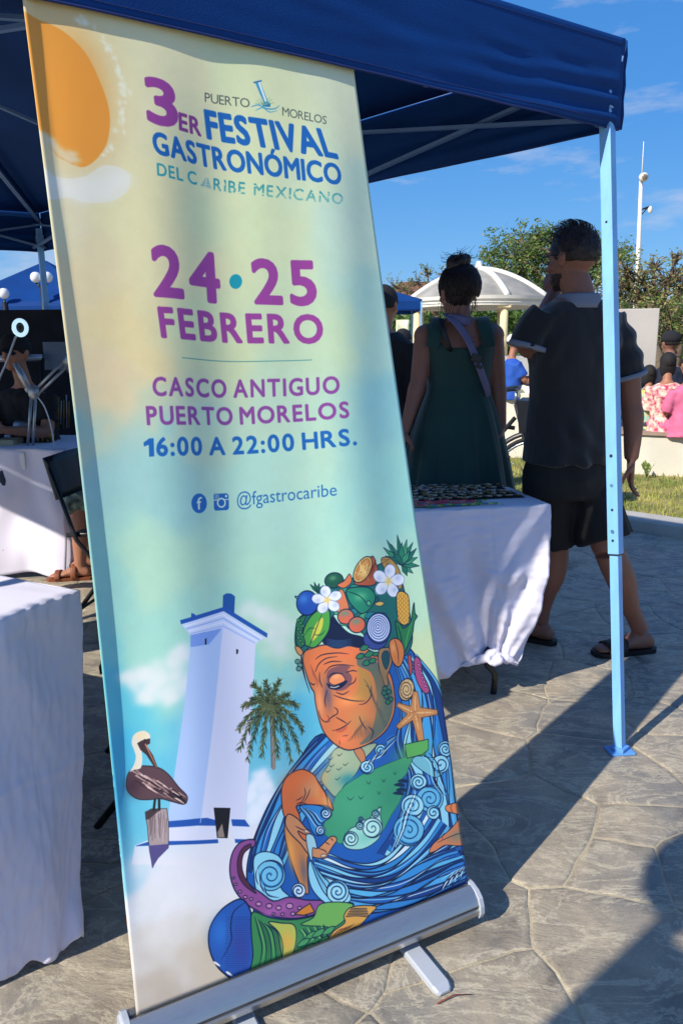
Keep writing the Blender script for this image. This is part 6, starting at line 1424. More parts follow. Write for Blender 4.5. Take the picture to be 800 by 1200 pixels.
def cap_hair(mb, c, yaw, s=1.0, back=0.0, low=-0.03, grow=1.07, pitch=0.0):
    """hair shell over the cranium; open at the face"""
    r, f = frame(yaw); rings = []
    for j in range(13):
        th = pi * 0.02 + (pi * 0.62) * j / 12; ring_ = []
        for k in range(24):
            a = 2 * pi * k / 24; fa = sin(a)
            t_ = th * (1.0 if fa < 0.25 else 1.0 - 0.34 * (fa - 0.25) / 0.75)
            rr = grow * (1 + 0.015 * noise.noise(V((k * .7, j * .6, 3))))
            ring_.append(V(c) + (r * (0.080 * rr * sin(t_) * cos(a)) + f * (-0.008 + 0.099 * rr * sin(t_) * sin(a)) + V((0, 0, 0.018 + 0.094 * rr * cos(t_)))) * s)
        rings.append(ring_)
    mb.loft(rings, caps=True)

def strands(mb, starts, fn, rad=0.0012, seg=6):
    for s_ in starts:
        pts = [fn(s_, k / seg) for k in range(seg + 1)]
        mb.tube(pts, [rad * (1 - 0.7 * k / seg) for k in range(seg + 1)], 3, caps=False)
# ---- man with the dark T-shirt
def man_shirt():
    yaw = radians(16)   # faces away and a little to the left
    pel = V((0.925, 3.12, 0.90)); t = thing('person', (pel.x + 0.1, 3.15, 0), 'man from behind in charcoal T-shirt and black shorts, hand at his mouth', 'person')
    nk = V((0.93, 3.10, 1.53)); hc = V((0.905, 3.12, 1.670)); r, f = frame(yaw)
    mb = MB()
    sh = V((0.930, 3.11, 1.46)); L_ = sh - r * 0.166 + V((0, 0, -0.015)); R_ = sh + r * 0.168 + V((0, 0, -0.03))
    T_ = [(0.80, .150, .105, pel + V((0, 0, -.10))), (0, .156, .108, pel), (0, .142, .096, pel + V((0, 0, .12))), (0, .142, .096, pel + V((0, 0, .24))), (0, .160, .102, pel + V((0.0, -.01, .38))), (0, .170, .098, pel + V((0.0, -.01, .48))), (0, .170, .092, pel + V((0, -.01, .56))), (0, .085, .070, pel + V((0, -.01, .615)))]
    mb.loft([ering(c, w_, d_, yaw) for _, w_, d_, c in T_])
    mb.tube([nk - V((0, 0, 0.08)), nk, hc + V((0, 0.0, -0.06))], [0.072, 0.060, 0.060], 16)
    q = head_solid(mb, hc, radians(38), 1.0)
    eL = at_depth(618, 412, 3.06); wL = at_depth(648, 345, 3.26); eR = at_depth(739, 474, 3.16); wR = at_depth(739, 538, 3.14)
    limb(mb, [L_ + V((0.02, 0, 0)), L_.lerp(eL, .45) + V((0, 0.01, 0)), eL], [.062, .056, .050, .043]); limb(mb, [eL, eL.lerp(wL, .35), wL], [.043, .045, .036, .028])
    limb(mb, [R_ - V((0.02, 0, 0)), R_.lerp(eR, .45) + V((0.012, 0, 0)), eR], [.062, .057, .050, .041]); limb(mb, [eR, eR.lerp(wR, .35) + V((0.008, 0, 0)), wR], [.041, .045, .037, .028])
    hand_solid(mb, wL, V((0.25, 0.1, 1)), V((0.6, 0.9, 0)), 1.0, 0.9, 1)
    hand_solid(mb, wR, V((0.0, -0.05, -1)), V((-1, 0.2, 0)), 1.0, 0.45, -1)
    hL, hR = pel - r * 0.09 + V((0, 0, -0.06)), pel + r * 0.095 + V((0, 0, -0.06))
    kL, aL = at_depth(650, 640, 3.22), V((0.905, 3.33, 0.095)); kR, aR = at_depth(712, 645, 3.06), at_depth(749, 744, 3.20); aR.z = 0.095
    for h_, k_, a_ in ((hL, kL, aL), (hR, kR, aR)):
        limb(mb, [h_, h_.lerp(k_, .5), k_], [.098, .090, .074, .060]); cf = k_.lerp(a_, .3); limb(mb, [k_, cf + V((0.004, -0.012, 0)), k_.lerp(a_, .65), a_ + V((0, 0, 0.01))], [.058, .063, .060, .046, .036, .037])
    foot_solid(mb, aL, (-0.75, 0.5), 1.02); foot_solid(mb, aR, (-0.93, -0.16), 1.04)
    body = link_mesh('body', fuse(mb, 0.0062, 3), SK_M, t)
    # shirt
    mb = MB(); k = 1.14
    TT = [(.188, .142, pel + V((-0.002, 0, -.03))), (.182, .134, pel + V((-.004, 0, .06))), (.168, .124, pel + V((-.004, 0, .16))), (.166, .122, pel + V((-.002, 0, .26))), (.182, .126, pel + V((0, -.01, .38))), (.196, .120, pel + V((0, -.01, .475))), (.190, .102, pel + V((0, -.01, .555))), (.115, .080, pel + V((0, -.01, .60)))]
    mb.loft([ering(c, w_, d_, yaw, 28) for w_, d_, c in TT])
    sl = lambda a, b, x: a.lerp(b, x)
    limb(mb, [L_ + V((0.03, 0, 0)), sl(L_, eL, .45), sl(L_, eL, .90)], [.074, .074, .074, .077]); limb(mb, [R_ - V((0.03, 0, 0)), sl(R_, eR, .5), sl(R_, eR, .66)], [.078, .078, .080, .082])
    def shirt_folds(co, no):
        g = folds(0.007, 8, 5, 2)(co, no)
        h = co.z - 0.9; w_ = noise.noise(V((co.x * 3 + co.z * 2.5, co.y * 3, co.z * 1.2)))
        g += no * (0.0055 * sin(co.z * 34 + co.x * 30 + 7 * w_) * smoothstep(0.30, 0.02, h) * 0.8)                       # drag lines above the hem
        g += no * (0.006 * sin((co.x - 0.93) * 55 - (co.z - 1.3) * 42 + 6 * w_) * smoothstep(0.22, 0.45, h) * smoothstep(0.03, 0.14, abs(co.x - 0.93)))   # from the armholes
        g += no * (0.0045 * sin((co.x - 0.93) * 46 + 5 * w_) * smoothstep(0.28, 0.06, h))
        return g
    me = fuse(mb, 0.0065, 4, shirt_folds); shm = mat('charcoal_jersey', srgb(17, 20, 26), 0.85, var=0.12, scale=20, bump=0.15, bscale=500, sheen=0.3)
    shirt = link_mesh('t_shirt', me, shm, t)
    pale = mat('pale_grey_rib', srgb(118, 126, 142), 0.8, var=0.05)
    for (a, b, x, rr) in ((L_, eL, .90, .078), (R_, eR, .665, .082)):
        p = sl(a, b, x); dn = (b - a).normalized(); MB().tube([p - dn * 0.012, p + dn * 0.006], [rr + .0035, rr + .0035], 24).build('sleeve_cuff', pale, shirt)
    mb = MB(); mb.loft([ering(nk + V((0, -0.004, z)), w_, d_, yaw, 24, 0) for z, w_, d_ in ((-0.055, .098, .082), (-0.035, .088, .078), (-0.008, .078, .074), (0.0, .072, .070))]); mb.build('collar', pale, shirt)
    mb = MB()
    # shorts
    sm_ = mat('black_shorts_fabric', srgb(14, 14, 16), 0.8, var=0.15, bump=0.1, bscale=300)
    mb.loft([ering(c, w_, d_, yaw, 24) for w_, d_, c in ((.158, .112, pel + V((0, 0, .05))), (.166, .120, pel + V((0, 0, -.02))), (.182, .136, pel + V((0, 0, -.10))), (.17, .135, pel + V((0, 0, -.17))))])
    for h_, k_, w0 in ((hL, kL, .115), (hR, kR, .118)):
        e_ = h_.lerp(k_, 0.86); limb(mb, [h_, h_.lerp(k_, .45), e_], [.098, .110, .112, w0])
    link_mesh('shorts', fuse(mb, 0.008, 3, folds(0.012, 8, 4, 5)), sm_, t)
    # hair: short fade with a fuller top, beard, glasses
    mb = MB(); cap_hair(mb, hc, radians(38), 1.0, grow=1.035); hy = radians(38); hr, hf = frame(hy)
    for i in range(26):
        a = random.random() * 6.28; x, y = 0.05 * cos(a) * random.random() ** .5, 0.06 * sin(a) * random.random() ** .5
        p = hc + hr * x + hf * (y + 0.01); mb.tube([p + V((0, 0, .078)), p + V((0, 0, .096)) + hr * -0.008, p + hf * 0.02 + V((0, 0, .100))], [.022, .018, .008], 8)
    link_mesh('hair', fuse(mb, 0.0055, 1, lambda co, no: co + no * 0.004 * noise.noise(V((co.x * 60, co.y * 60, co.z * 28)))), M_HAIRD, t)
    rs = np.random.RandomState(31); mb = MB()
    def onhead(th, a, g=1.0): return hc + hr * (0.083 * g * sin(th) * cos(a)) + hf * (-0.008 + 0.103 * g * sin(th) * sin(a)) + V((0, 0, 0.018 + 0.098 * g * cos(th)))
    for k in range(900):
        th, a = rs.rand() ** 0.7 * 1.95, rs.rand() * 6.28
        if th > 1.25 and sin(a) > 0.2: continue
        ln = 0.022 * (1 - smoothstep(0.7, 1.2, th)) + 0.010; p = onhead(th, a); o = (p - hc).normalized(); side = hf * 0.5 + hr * (-0.6 + 0.3 * rs.randn()) + V((0, 0, -0.15 if th > .8 else .1))
        mb.tube([p, p + o * ln * 0.5 + side * ln * 0.3, p + o * ln * 0.62 + side * ln * 0.9], [0.0013, 0.0011, 0.0004], 3, caps=False)
    mb.build('hair_strands', M_HAIRD, t)['kind'] = 'stuff'
    mb = MB(); mb.loft([[hc + hr * (w_ * cos(a)) + hf * ((fr_ if sin(a) > 0 else 0.0) * sin(a) + 0.004) + V((0, 0, z)) for a in np.linspace(0, 2 * pi, 19)[:-1]] for z, w_, fr_ in ((-0.062, .0655, .089), (-0.085, .056, .089), (-0.108, .041, .087), (-0.124, .024, .076))])
    link_mesh('beard', fuse(mb, .005, 1, lambda co, no: co + no * 0.003 * noise.noise(co * 90)), M_HAIRD, t)
    mb = MB()
    for x in (-1, 1):
        mb.tube([q(0.078 * x, 0.082, 0.002), q(0.083 * x, 0.04, 0.004), q(0.084 * x, -0.012, 0.004)], 0.0024, 6)
        mb.tube([q(0.036 * x + 0.024 * cos(a), 0.098, -0.004 + 0.018 * sin(a)) for a in np.linspace(0, 2 * pi, 17)], 0.0022, 6)
    mb.tube([q(-.012, .1, 0), q(.012, .1, 0)], 0.002, 6); mb.build('glasses', M_BLACK, t)
    sd_ = mat('black_slide_rubber', srgb(18, 17, 18), 0.6)
    for a_, d_ in ((aL, V((-0.75, 0.5, 0)).normalized()), (aR, V((-0.93, -0.16, 0)).normalized())):
        tt = V((-d_.y, d_.x, 0)); g = V((a_.x, a_.y, 0)); mb = MB()
        mb.loft([[g + d_ * a * 1.03 + tt * (w_ * cos(k_) if True else 0) + V((0, 0, 0.012 + (0.011 if sin(k_) > 0 else -0.011))) for k_ in np.linspace(0.01, 2 * pi + .01, 15)[:-1]] for a, w_ in ((-.078, .012), (-.06, .036), (0, .041), (.07, .045), (.14, .053), (.19, .046), (.212, .02))])
        sl_ = mb.build('slide_sole', sd_, t, smooth=False, bevel=0.002)
        mb = MB(); mb.grid(lambda u, v: g + d_ * lerp(0.085 - 0.015 * sin(pi * u), 0.165, v) + tt * (0.055 * cos(pi * u)) + V((0, 0, 0.014 + (0.062 - 0.020 * v) * sin(pi * u) ** 0.7)), 14, 5); mb.build('strap', sd_, sl_, thick=0.004)
man_shirt()

# ---- woman in the green dress
def woman_dress():
    yaw = radians(-3); r, f = frame(yaw); t = thing('person', (0.52, 3.42, 0), 'woman from behind in long dark green dress with her hair in a bun', 'person')
    hc = V((0.508, 3.415, 1.567)); nk = V((0.516, 3.40, 1.455)); mb = MB(); pel = V((0.520, 3.42, 0.90))
    S_ = V((0.514, 3.41, 1.385)); L_ = S_ - r * 0.142; R_ = S_ + r * 0.142
    mb.loft([ering(pel + V((0, 0, z)), w_, d_, yaw) for z, w_, d_ in ((-.12, .17, .12), (0, .178, .122), (.12, .150, .100), (.24, .126, .088), (.36, .142, .098), (.44, .155, .095), (.495, .142, .078), (.54, .07, .06))])
    mb.tube([nk - V((0, 0, .07)), nk, hc + V((0, 0, -.05))], [.056, .047, .05], 14); q = head_solid(mb, hc, radians(22), 0.95)
    for q_, s_ in ((L_, -1), (R_, 1)): mb.ball(q_ + V((0.002 * s_, 0, -.006)), (.052, .052, .050), 14, 10); mb.tube([nk + r * (.035 * s_) - V((0, 0, .035)), q_ + V((-.02 * s_, 0, .022))], [.040, .034], 12)
    eL, wL = at_depth(490, 447, 3.38), at_depth(474, 505, 3.34); eR, wR = at_depth(583, 450, 3.42), at_depth(587, 502, 3.38)
    for a, e_, w_, sd in ((L_, eL, wL, -1), (R_, eR, wR, 1)):
        limb(mb, [a, a.lerp(e_, .45), e_], [.050, .047, .041, .035]); limb(mb, [e_, e_.lerp(w_, .35), w_], [.035, .037, .029, .022]); hand_solid(mb, w_, (w_ - e_) + V((0, 0.02, -.05)), V((-sd, 0.3, 0)), 0.9, 0.45, -sd)
    for x, fd in ((-0.085, (-0.2, 1)), (0.085, (0.25, 1))):
        h_ = pel + r * x + V((0, 0, -.05)); k_ = V((pel.x + x * 1.05, pel.y - .01, .47)); a_ = V((pel.x + x * 1.1, pel.y + 0.02, .085)); limb(mb, [h_, h_.lerp(k_, .5), k_], [.090, .080, .066, .054]); limb(mb, [k_, k_.lerp(a_, .32) + V((0, -.012, 0)), a_], [.052, .054, .040, .032]); foot_solid(mb, a_, fd, .92)
    link_mesh('body', fuse(mb, 0.0065, 3), SK_W, t)
    gm = mat('dark_green_dress_cloth', srgb(4, 58, 54), 0.75, var=0.12, scale=9, bump=0.1, bscale=400, sheen=0.3); n = 120
    rings = []
    prof = [(0.33, .315, .25, 1.0), (0.45, .300, .235, .95), (0.60, .276, .21, .85), (0.72, .252, .19, .75), (0.84, .228, .168, .6), (0.96, .200, .148, .42), (1.06, .168, .124, .25), (1.13, .142, .106, .10), (1.165, .134, .100, .03), (1.19, .134, .101, .0), (1.24, .142, .106, .0), (1.29, .152, .111, .0), (1.325, .158, .110, .0)]
    for z, w_, d_, fo in prof:
        ring_ = []
        for k in range(n):
            a = 2 * pi * k / n; m_ = 1 + fo * (0.055 * sin(a * 13 + 0.8 * sin(a * 3)) + 0.03 * sin(a * 29 + 2 * z) + 0.07 * noise.noise(V((cos(a) * 2.2, sin(a) * 2.2, z * 1.5))))
            m_ += 0.010 * noise.noise(V((cos(a) * 6, sin(a) * 6, z * 22)))
            ring_.append(V((0.520 - 0.006 * (z - 1), 3.415, z)) + r * (w_ * m_ * cos(a)) + f * (d_ * m_ * sin(a)))
        rings.append(ring_)
    mb = MB(); fine = []
    for i in range(len(rings) - 1):
        for s_ in range(5): fine.append([rings[i][k].lerp(rings[i + 1][k], s_ / 5) for k in range(n)])
    # scooped back neckline: top rings dip at centre back and rise to the straps
    top = []
    for k in range(n):
        a = 2 * pi * k / n; side = abs(cos(a)); p = rings[-1][k].copy(); rise = 0.105 * smoothstep(0.42, 0.80, side) ; p.z += rise; p.x += 0.0; top.append(p)
    mid_ = [rings[-1][k].lerp(top[k], 0.5) for k in range(n)]
    fine += [rings[-1], mid_, top]; mb.loft(fine, caps=False); dr = mb.build('dress', gm, t, thick=0.003)
    for sd in (-1, 1):
        pts = [S_ + r * (.118 * sd) + f * -.094 + V((0, 0, -.055)), S_ + r * (.108 * sd) + f * -.090 + V((0, 0, 0.0)), S_ + r * (.096 * sd) + f * -.055 + V((0, 0, 0.052)), S_ + r * (.094 * sd) + f * 0.0 + V((0, 0, 0.066)), S_ + r * (.10 * sd) + f * 0.06 + V((0, 0, 0.03)), S_ + r * (.11 * sd) + f * 0.098 + V((0, 0, -.05))]
        MB().tube(spline(pts, 5), 0.0055, 10, flat=5.5, ref=tuple(f * -1 + V((0, 0, .3)))).build('shoulder_strap', gm, dr)
    mb = MB(); mb.tube([at_depth(516, 374, 3.325), at_depth(520, 387, 3.305), at_depth(524, 400, 3.30), at_depth(528, 412, 3.30)], 0.003, 8, flat=3.0, ref=(0, -1, 0.1)); mb.build('bra_strap', M_BLACK, t)
    bag = mat('grey_lilac_webbing', srgb(112, 108, 140), 0.7, var=0.08, bump=0.2, bscale=400)
    pts = [at_depth(523, 368, 3.40), at_depth(528, 372, 3.335), at_depth(538, 383, 3.30), at_depth(549, 400, 3.292), at_depth(559, 424, 3.288), at_depth(567, 446, 3.30), at_depth(572, 462, 3.35), at_depth(574, 476, 3.43)]
    o = MB().tube(spline(pts, 6), 0.0035, 10, flat=6.0, ref=(0.1, -1, 0.1)).build('bag_strap', bag, None); tag(o, 'wide grey lilac bag strap worn diagonally across the bare back', 'bag')
    attach(MB().tube([at_depth(524, 372, 3.345), at_depth(536, 373, 3.33), at_depth(550, 378, 3.335)], 0.004, 10, flat=4.5, ref=(0, -1, .3)).build('strap_pad', bag), o)
    bk = MB(); c = at_depth(558, 420, 3.278); M3 = Matrix.Rotation(0.33, 3, V((0, 1, 0))); bk.box(c, (0.046, 0.010, 0.034), M3); bk.box(c - V((-.011, 0, .034)), (0.030, 0.009, 0.014), M3); bk.build('buckle', M_BLACK, o, smooth=False, bevel=0.002)
    attach(MB().ball(at_depth(574, 500, 3.52), (0.05, 0.10, 0.11), 14, 10).build('pouch', bag), o)
    # hair drawn up into a bun
    mb = MB(); cap_hair(mb, hc, radians(22), 0.97, grow=1.06)
    mb.loft([ering(hc + V((0.0, -0.012, z)), w_, d_, radians(8), 18) for z, w_, d_ in ((-.072, .028, .03), (-.05, .052, .058), (-.02, .070, .082), (.02, .076, .088), (.06, .062, .072))])
    bc = hc + V((-0.006, -0.02, 0.112))
    for k in range(4):
        mb.tube([bc + V((0.034 * cos(a + k), 0.03 * sin(a + k) + 0.0, 0.010 * sin(a * 1.5 + k) + 0.006 * k - .01)) for a in np.linspace(0, 5.2, 14)], [0.017 + 0.004 * sin(i) for i in range(14)], 8)
    mb.ball(bc, (.036, .036, .03), 12, 8)
    link_mesh('hair', fuse(mb, 0.0055, 1, lambda co, no: co + no * 0.0045 * noise.noise(V((co.x * 85, co.y * 85, co.z * 16)))), M_HAIRD, t)
    mb = MB(); rs = np.random.RandomState(3); hr, hf = frame(radians(22))
    for k in range(900):                     # combed up from nape and temples to the bun
        th0, a = 2.05 - 0.5 * rs.rand(), (rs.rand() * 2 - 1) * 2.2 - pi / 2; pts = []
        for i in range(8):
            u_ = i / 7; th = lerp(th0, 0.12, u_); g = 1.0 + 0.012 * rs.rand() + 0.02 * sin(pi * u_)
            p = hc + hr * (0.083 * g * sin(th) * cos(a)) + hf * (-0.010 + 0.102 * g * sin(th) * sin(a)) + V((0, 0, 0.016 + 0.098 * g * cos(th)))
            pts.append(p.lerp(bc, smoothstep(0.75, 1.0, u_) * 0.8) + V((rs.randn(), rs.randn(), rs.randn())) * 0.0012)
        mb.tube(pts, 0.0013, 3, caps=False)
    for k in range(260):                     # coils round the bun
        a0, tl, r0 = rs.rand() * 6.28, rs.rand() * 6.28, 0.034 + 0.012 * rs.rand(); ax_ = V((0.5 * rs.randn(), 0.5 * rs.randn(), 1)).normalized(); e_ = ax_.orthogonal().normalized(); g_ = ax_.cross(e_)
        mb.tube([bc + (e_ * cos(a0 + q_) + g_ * sin(a0 + q_)) * r0 + ax_ * (0.016 * rs.randn() * 0.5) for q_ in np.linspace(0, 1.5 + rs.rand(), 7)], 0.0012, 3, caps=False)
    mb.build('hair_strands', M_HAIRD, t)['kind'] = 'stuff'; mb = MB()
    for k in range(46):
        a = rs.rand() * 6.28; p = hc + V((0.075 * cos(a), 0.085 * sin(a), -0.02 - 0.04 * rs.rand())); mb.tube([p, p + V((rs.randn() * .006, -0.004, -0.03)), p + V((rs.randn() * .018, 0.0, -0.06 - .03 * rs.rand()))], [.0011, .0009, .0004], 4, caps=False)
    for k in range(26):
        a = rs.rand() * 3.14; p = bc + V((0.04 * cos(a), 0, 0.03 * sin(a))); mb.tube([p, p + V((0.02 * cos(a) + rs.randn() * .008, 0, 0.02 * sin(a))), p + V((0.04 * cos(a) + rs.randn() * .01, 0, 0.028 * sin(a) + rs.randn() * .01))], [.0011, .0009, .0004], 4, caps=False)
    mb.build('stray_hair', M_HAIRD, t)['kind'] = 'stuff'
    tt_ = mat('tattoo_ink', srgb(80, 62, 66), 0.6); mb = MB()
    for k in range(9):
        c = at_depth(540 + (k % 4) * 5, 392 + (k // 2) * 3, 3.3045); mb.box(c, (0.008, 0.001, 0.004), Matrix.Rotation(k, 3, V((0, 1, 0))))
    mb.build('tattoo', tt_, t, smooth=False)
woman_dress()

# ---- simpler seated and standing figures
def sandal_pair(t, a_, d_, s, M_):
    tt = V((-d_.y, d_.x, 0)); g = V((a_.x, a_.y, a_.z - 0.078 * s)); mb = MB()
    mb.loft([[g + d_ * a * s + tt * (w_ * s * cos(k_)) + V((0, 0, (0.006 if sin(k_) > 0 else -0.012))) for k_ in np.linspace(0.01, 2 * pi + .01, 15)[:-1]] for a, w_ in ((-.075, .02), (-.06, .036), (0, .040), (.07, .043), (.14, .050), (.19, .042), (.21, .02))])
    so_ = mb.build('sandal', M_, t, smooth=False); mb = MB()
    for x0, hh in ((0.12, .05), (0.02, .085)): mb.grid(lambda u, v: g + d_ * (x0 + .035 * v) * s + tt * (0.050 * s * cos(pi * u)) + V((0, 0, hh * s * sin(pi * u) ** 0.7)), 12, 3)
    mb.build('strap', M_, so_, thick=0.004)
def seated(c, yaw, s, top_m, skin, hair, label, hatm=None, legs_m=None, armpose=0, robe=None, longhair=False, lean=0.0, stripes=False, name='person', trouser=.95, sandal=None):
    """c: point on the seat under the pelvis"""
    r, f = frame(yaw); c = V(c); t = thing(name, c, label, 'person'); k = lambda x, y, z: c + (r * x + f * (y + lean * z)) * s + V((0, 0, z * s))
    hc = k(0, 0.03, 0.78); mb = MB()
    mb.loft([ering(k(0, 0, z), w_ * s, d_ * s, yaw, 16) for z, w_, d_ in ((0.0, .17, .14), (.1, .165, .12), (.25, .14, .10), (.4, .165, .105), (.5, .165, .09), (.57, .06, .055))])
    mb.tube([k(0, 0, .52), k(0, .01, .62), k(0, .03, .72)], [.06 * s, .052 * s, .05 * s], 12); head_solid(mb, hc, yaw, s)
    arms = []
    for sd in (-1, 1):
        a = k(.165 * sd, 0, .50)
        if armpose == 0: e_, w_ = k(.21 * sd, .06, .24), k(.08 * sd, .27, .20)
        elif armpose == 1: e_, w_ = k(.42 * sd, -.02, .34), k(.44 * sd, .12, .14)
        else: e_, w_ = k(.2 * sd, .12, .26), k(.07 * sd, .36, .30)
        limb(mb, [a, a.lerp(e_, .5), e_], [.05 * s, .048 * s, .04 * s]); limb(mb, [e_, e_.lerp(w_, .4), w_], [.04 * s, .038 * s, .026 * s]); hand_solid(mb, w_, w_ - e_, V((-sd, 0, .2)), s, .6, -sd); arms.append((a, e_, w_))
        kn_ = k(.11 * sd, .44, .06); an = k(.11 * sd, .46, -.36); limb(mb, [k(.09 * sd, 0, .07), kn_], [.085 * s, .058 * s]); limb(mb, [kn_, kn_.lerp(an, .35), an], [.055 * s, .055 * s, .035 * s]); foot_solid(mb, an, f, s)
        if sandal: sandal_pair(t, an, f, s, sandal)
    link_mesh('body', fuse(mb, 0.013 * s, 2), skin, t)
    mb = MB(); mb.loft([ering(k(0, 0, z), w_ * s, d_ * s, yaw, 20) for z, w_, d_ in ((0.0, .195, .16), (.1, .185, .145), (.25, .165, .125), (.4, .188, .13), (.5, .185, .11), (.555, .09, .07))])
    for a, e_, w_ in arms: limb(mb, [a, a.lerp(e_, .5), a.lerp(e_, .72 if robe is None else 1.0)], [.066 * s, .068 * s, .07 * s])
    if robe: mb.loft([ering(k(0, .02 * q_, -.0 - .02 * q_), (.20 + .02 * q_) * s, (.17 + .02 * q_) * s, yaw, 20) for q_ in (0, 1, 2)])
    link_mesh('top' if robe is None else 'robe', fuse(mb, 0.013 * s, 2, folds(0.016 * s, 9, 8, c.x)), top_m, t)
    mb = MB()
    for sd in (-1, 1):
        kn_ = k(.11 * sd, .44, .06); an = k(.11 * sd, .46, -.36); limb(mb, [k(.09 * sd, 0, .06), kn_, kn_.lerp(an, trouser)], [.105 * s, .082 * s, .075 * s])
    mb.ball(k(0, 0, .06), (.19 * s, .17 * s, .10 * s)); link_mesh('trousers', fuse(mb, 0.015 * s, 2, folds(0.012 * s, 9, 8, 1)), legs_m, t)
    mb = MB(); cap_hair(mb, hc, yaw, s, grow=1.12 if longhair else 1.04)
    if longhair: mb.loft([ering(hc + V((0, 0, z * s)) - f * (0.015 * s), w_ * s, d_ * s, yaw, 16) for z, w_, d_ in ((.06, .080, .086), (0, .088, .088), (-.07, .090, .072), (-.12, .082, .05), (-.155, .06, .03))])
    link_mesh('hair', fuse(mb, 0.009 * s, 1), hair, t)
    if hatm:
        mb = MB(); mb.loft([ering(hc + V((0, 0, z * s)) - f * (.006 * s), w_ * s, d_ * s, yaw, 24, 0, 2.0) for z, w_, d_ in ((.012, .090, .108), (.05, .090, .108), (.085, .076, .094), (.112, .05, .065), (.122, .016, .02))])
        hb_ = mb.build('cap', hatm, t); mb = MB(); mb.grid(lambda u, v: hc + (r * ((u - .5) * .15) + f * (.09 + .075 * v * sin(pi * (0.15 + .7 * u)))) * s + V((0, 0, (.02 - .012 * v - .03 * (2 * u - 1) ** 2) * s)), 10, 4); mb.build('cap_peak', hatm, hb_, thick=.004)
    return t
M_CAPB = mat('black_cap_cotton', srgb(24, 24, 30), 0.95, var=0.15)
M_JEANS = mat('dark_jeans', srgb(44, 50, 70), 0.85, var=0.15)
M_NAVY = mat('navy_tee', srgb(26, 32, 52), 0.85, var=0.1); M_BTEE = mat('bright_blue_polo', srgb(28, 78, 168), 0.8, var=0.1); M_PINK = mat('rose_pink_cotton', srgb(206, 104, 140), 0.8, var=0.08)
M_TURQ = mat('turquoise_print', srgb(40, 190, 196), 0.8, scale=14, color2=srgb(222, 190, 80), detail=5); M_FLOR = mat('pink_cream_floral', srgb(236, 214, 190), 0.8, scale=26, color2=srgb(176, 60, 96), detail=1)
def stripe_mat():
    M = bpy.data.materials.new('black_white_stripes'); M.use_nodes = True; n = M.node_tree; b = n.nodes['Principled BSDF']; t_ = n.nodes.new('ShaderNodeTexCoord'); w_ = n.nodes.new('ShaderNodeTexWave'); w_.inputs['Scale'].default_value = 11; w_.bands_direction = 'Z'; w_.inputs['Distortion'].default_value = 1.2
    mm = n.nodes.new('ShaderNodeMapping'); mm.inputs['Rotation'].default_value = (0.3, 0.4, 0); n.links.new(t_.outputs['Object'], mm.inputs[0]); n.links.new(mm.outputs[0], w_.inputs[0]); r_ = n.nodes.new('ShaderNodeValToRGB'); r_.color_ramp.elements[0].position = .45; r_.color_ramp.elements[1].position = .55; r_.color_ramp.elements[0].color = srgb(26, 28, 34); r_.color_ramp.elements[1].color = srgb(206, 208, 214)
    n.links.new(w_.outputs['Fac'], r_.inputs[0]); n.links.new(r_.outputs[0], b.inputs['Base Color']); b.inputs['Roughness'].default_value = .85; return M
W_ = lambda px, y, z: V((at_depth(px, 450, y).x, y, z))
seated(W_(598, 8.95, 0.72), radians(-78), 0.82, M_BTEE, SK_D, M_HAIRB, 'man in a white cap and bright blue polo sitting on the white block, facing right', hatm=M_WHITE, legs_m=mat('sage_shorts', srgb(130, 140, 116), .85), armpose=2)
seated(W_(630, 8.9, 0.76), radians(60), 0.78, stripe_mat(), SK_D, M_HAIRB, 'person in a black and white striped top sitting beside the man in the white cap', legs_m=M_WHITE, armpose=0, lean=-0.12)
seated(W_(783, 8.45, 0.50), radians(8), 1.08, M_NAVY, SK_W, M_HAIRD, 'man in a black cap and navy T-shirt with elbows spread, seated at the right edge', hatm=M_CAPB, legs_m=M_JEANS, armpose=1)
seated(W_(760, 7.88, 0.48), radians(4), 0.72, M_TURQ, SK_D, M_HAIRB, 'black haired child in a turquoise and yellow printed top on the seat wall', legs_m=M_JEANS, longhair=True)
seated(W_(782, 7.72, 0.48), radians(-6), 0.86, M_FLOR, SK_D, M_HAIRB, 'dark haired girl in a cream and pink floral robe on the seat wall', legs_m=M_PINK, robe=True, longhair=True, lean=0.05)
seated(W_(806, 7.52, 0.48), radians(10), 0.84, M_PINK, SK_D, M_HAIRB, 'person in a plain rose pink top on the seat wall at the right edge', legs_m=M_PINK, robe=True)
seated(W_(744, 8.6, 0.45), radians(20), 0.62, mat('coral_top', srgb(206, 96, 70), .8), SK_D, M_HAIRB, 'small child in a coral top between the man in shorts and the navy T-shirt', legs_m=M_JEANS)

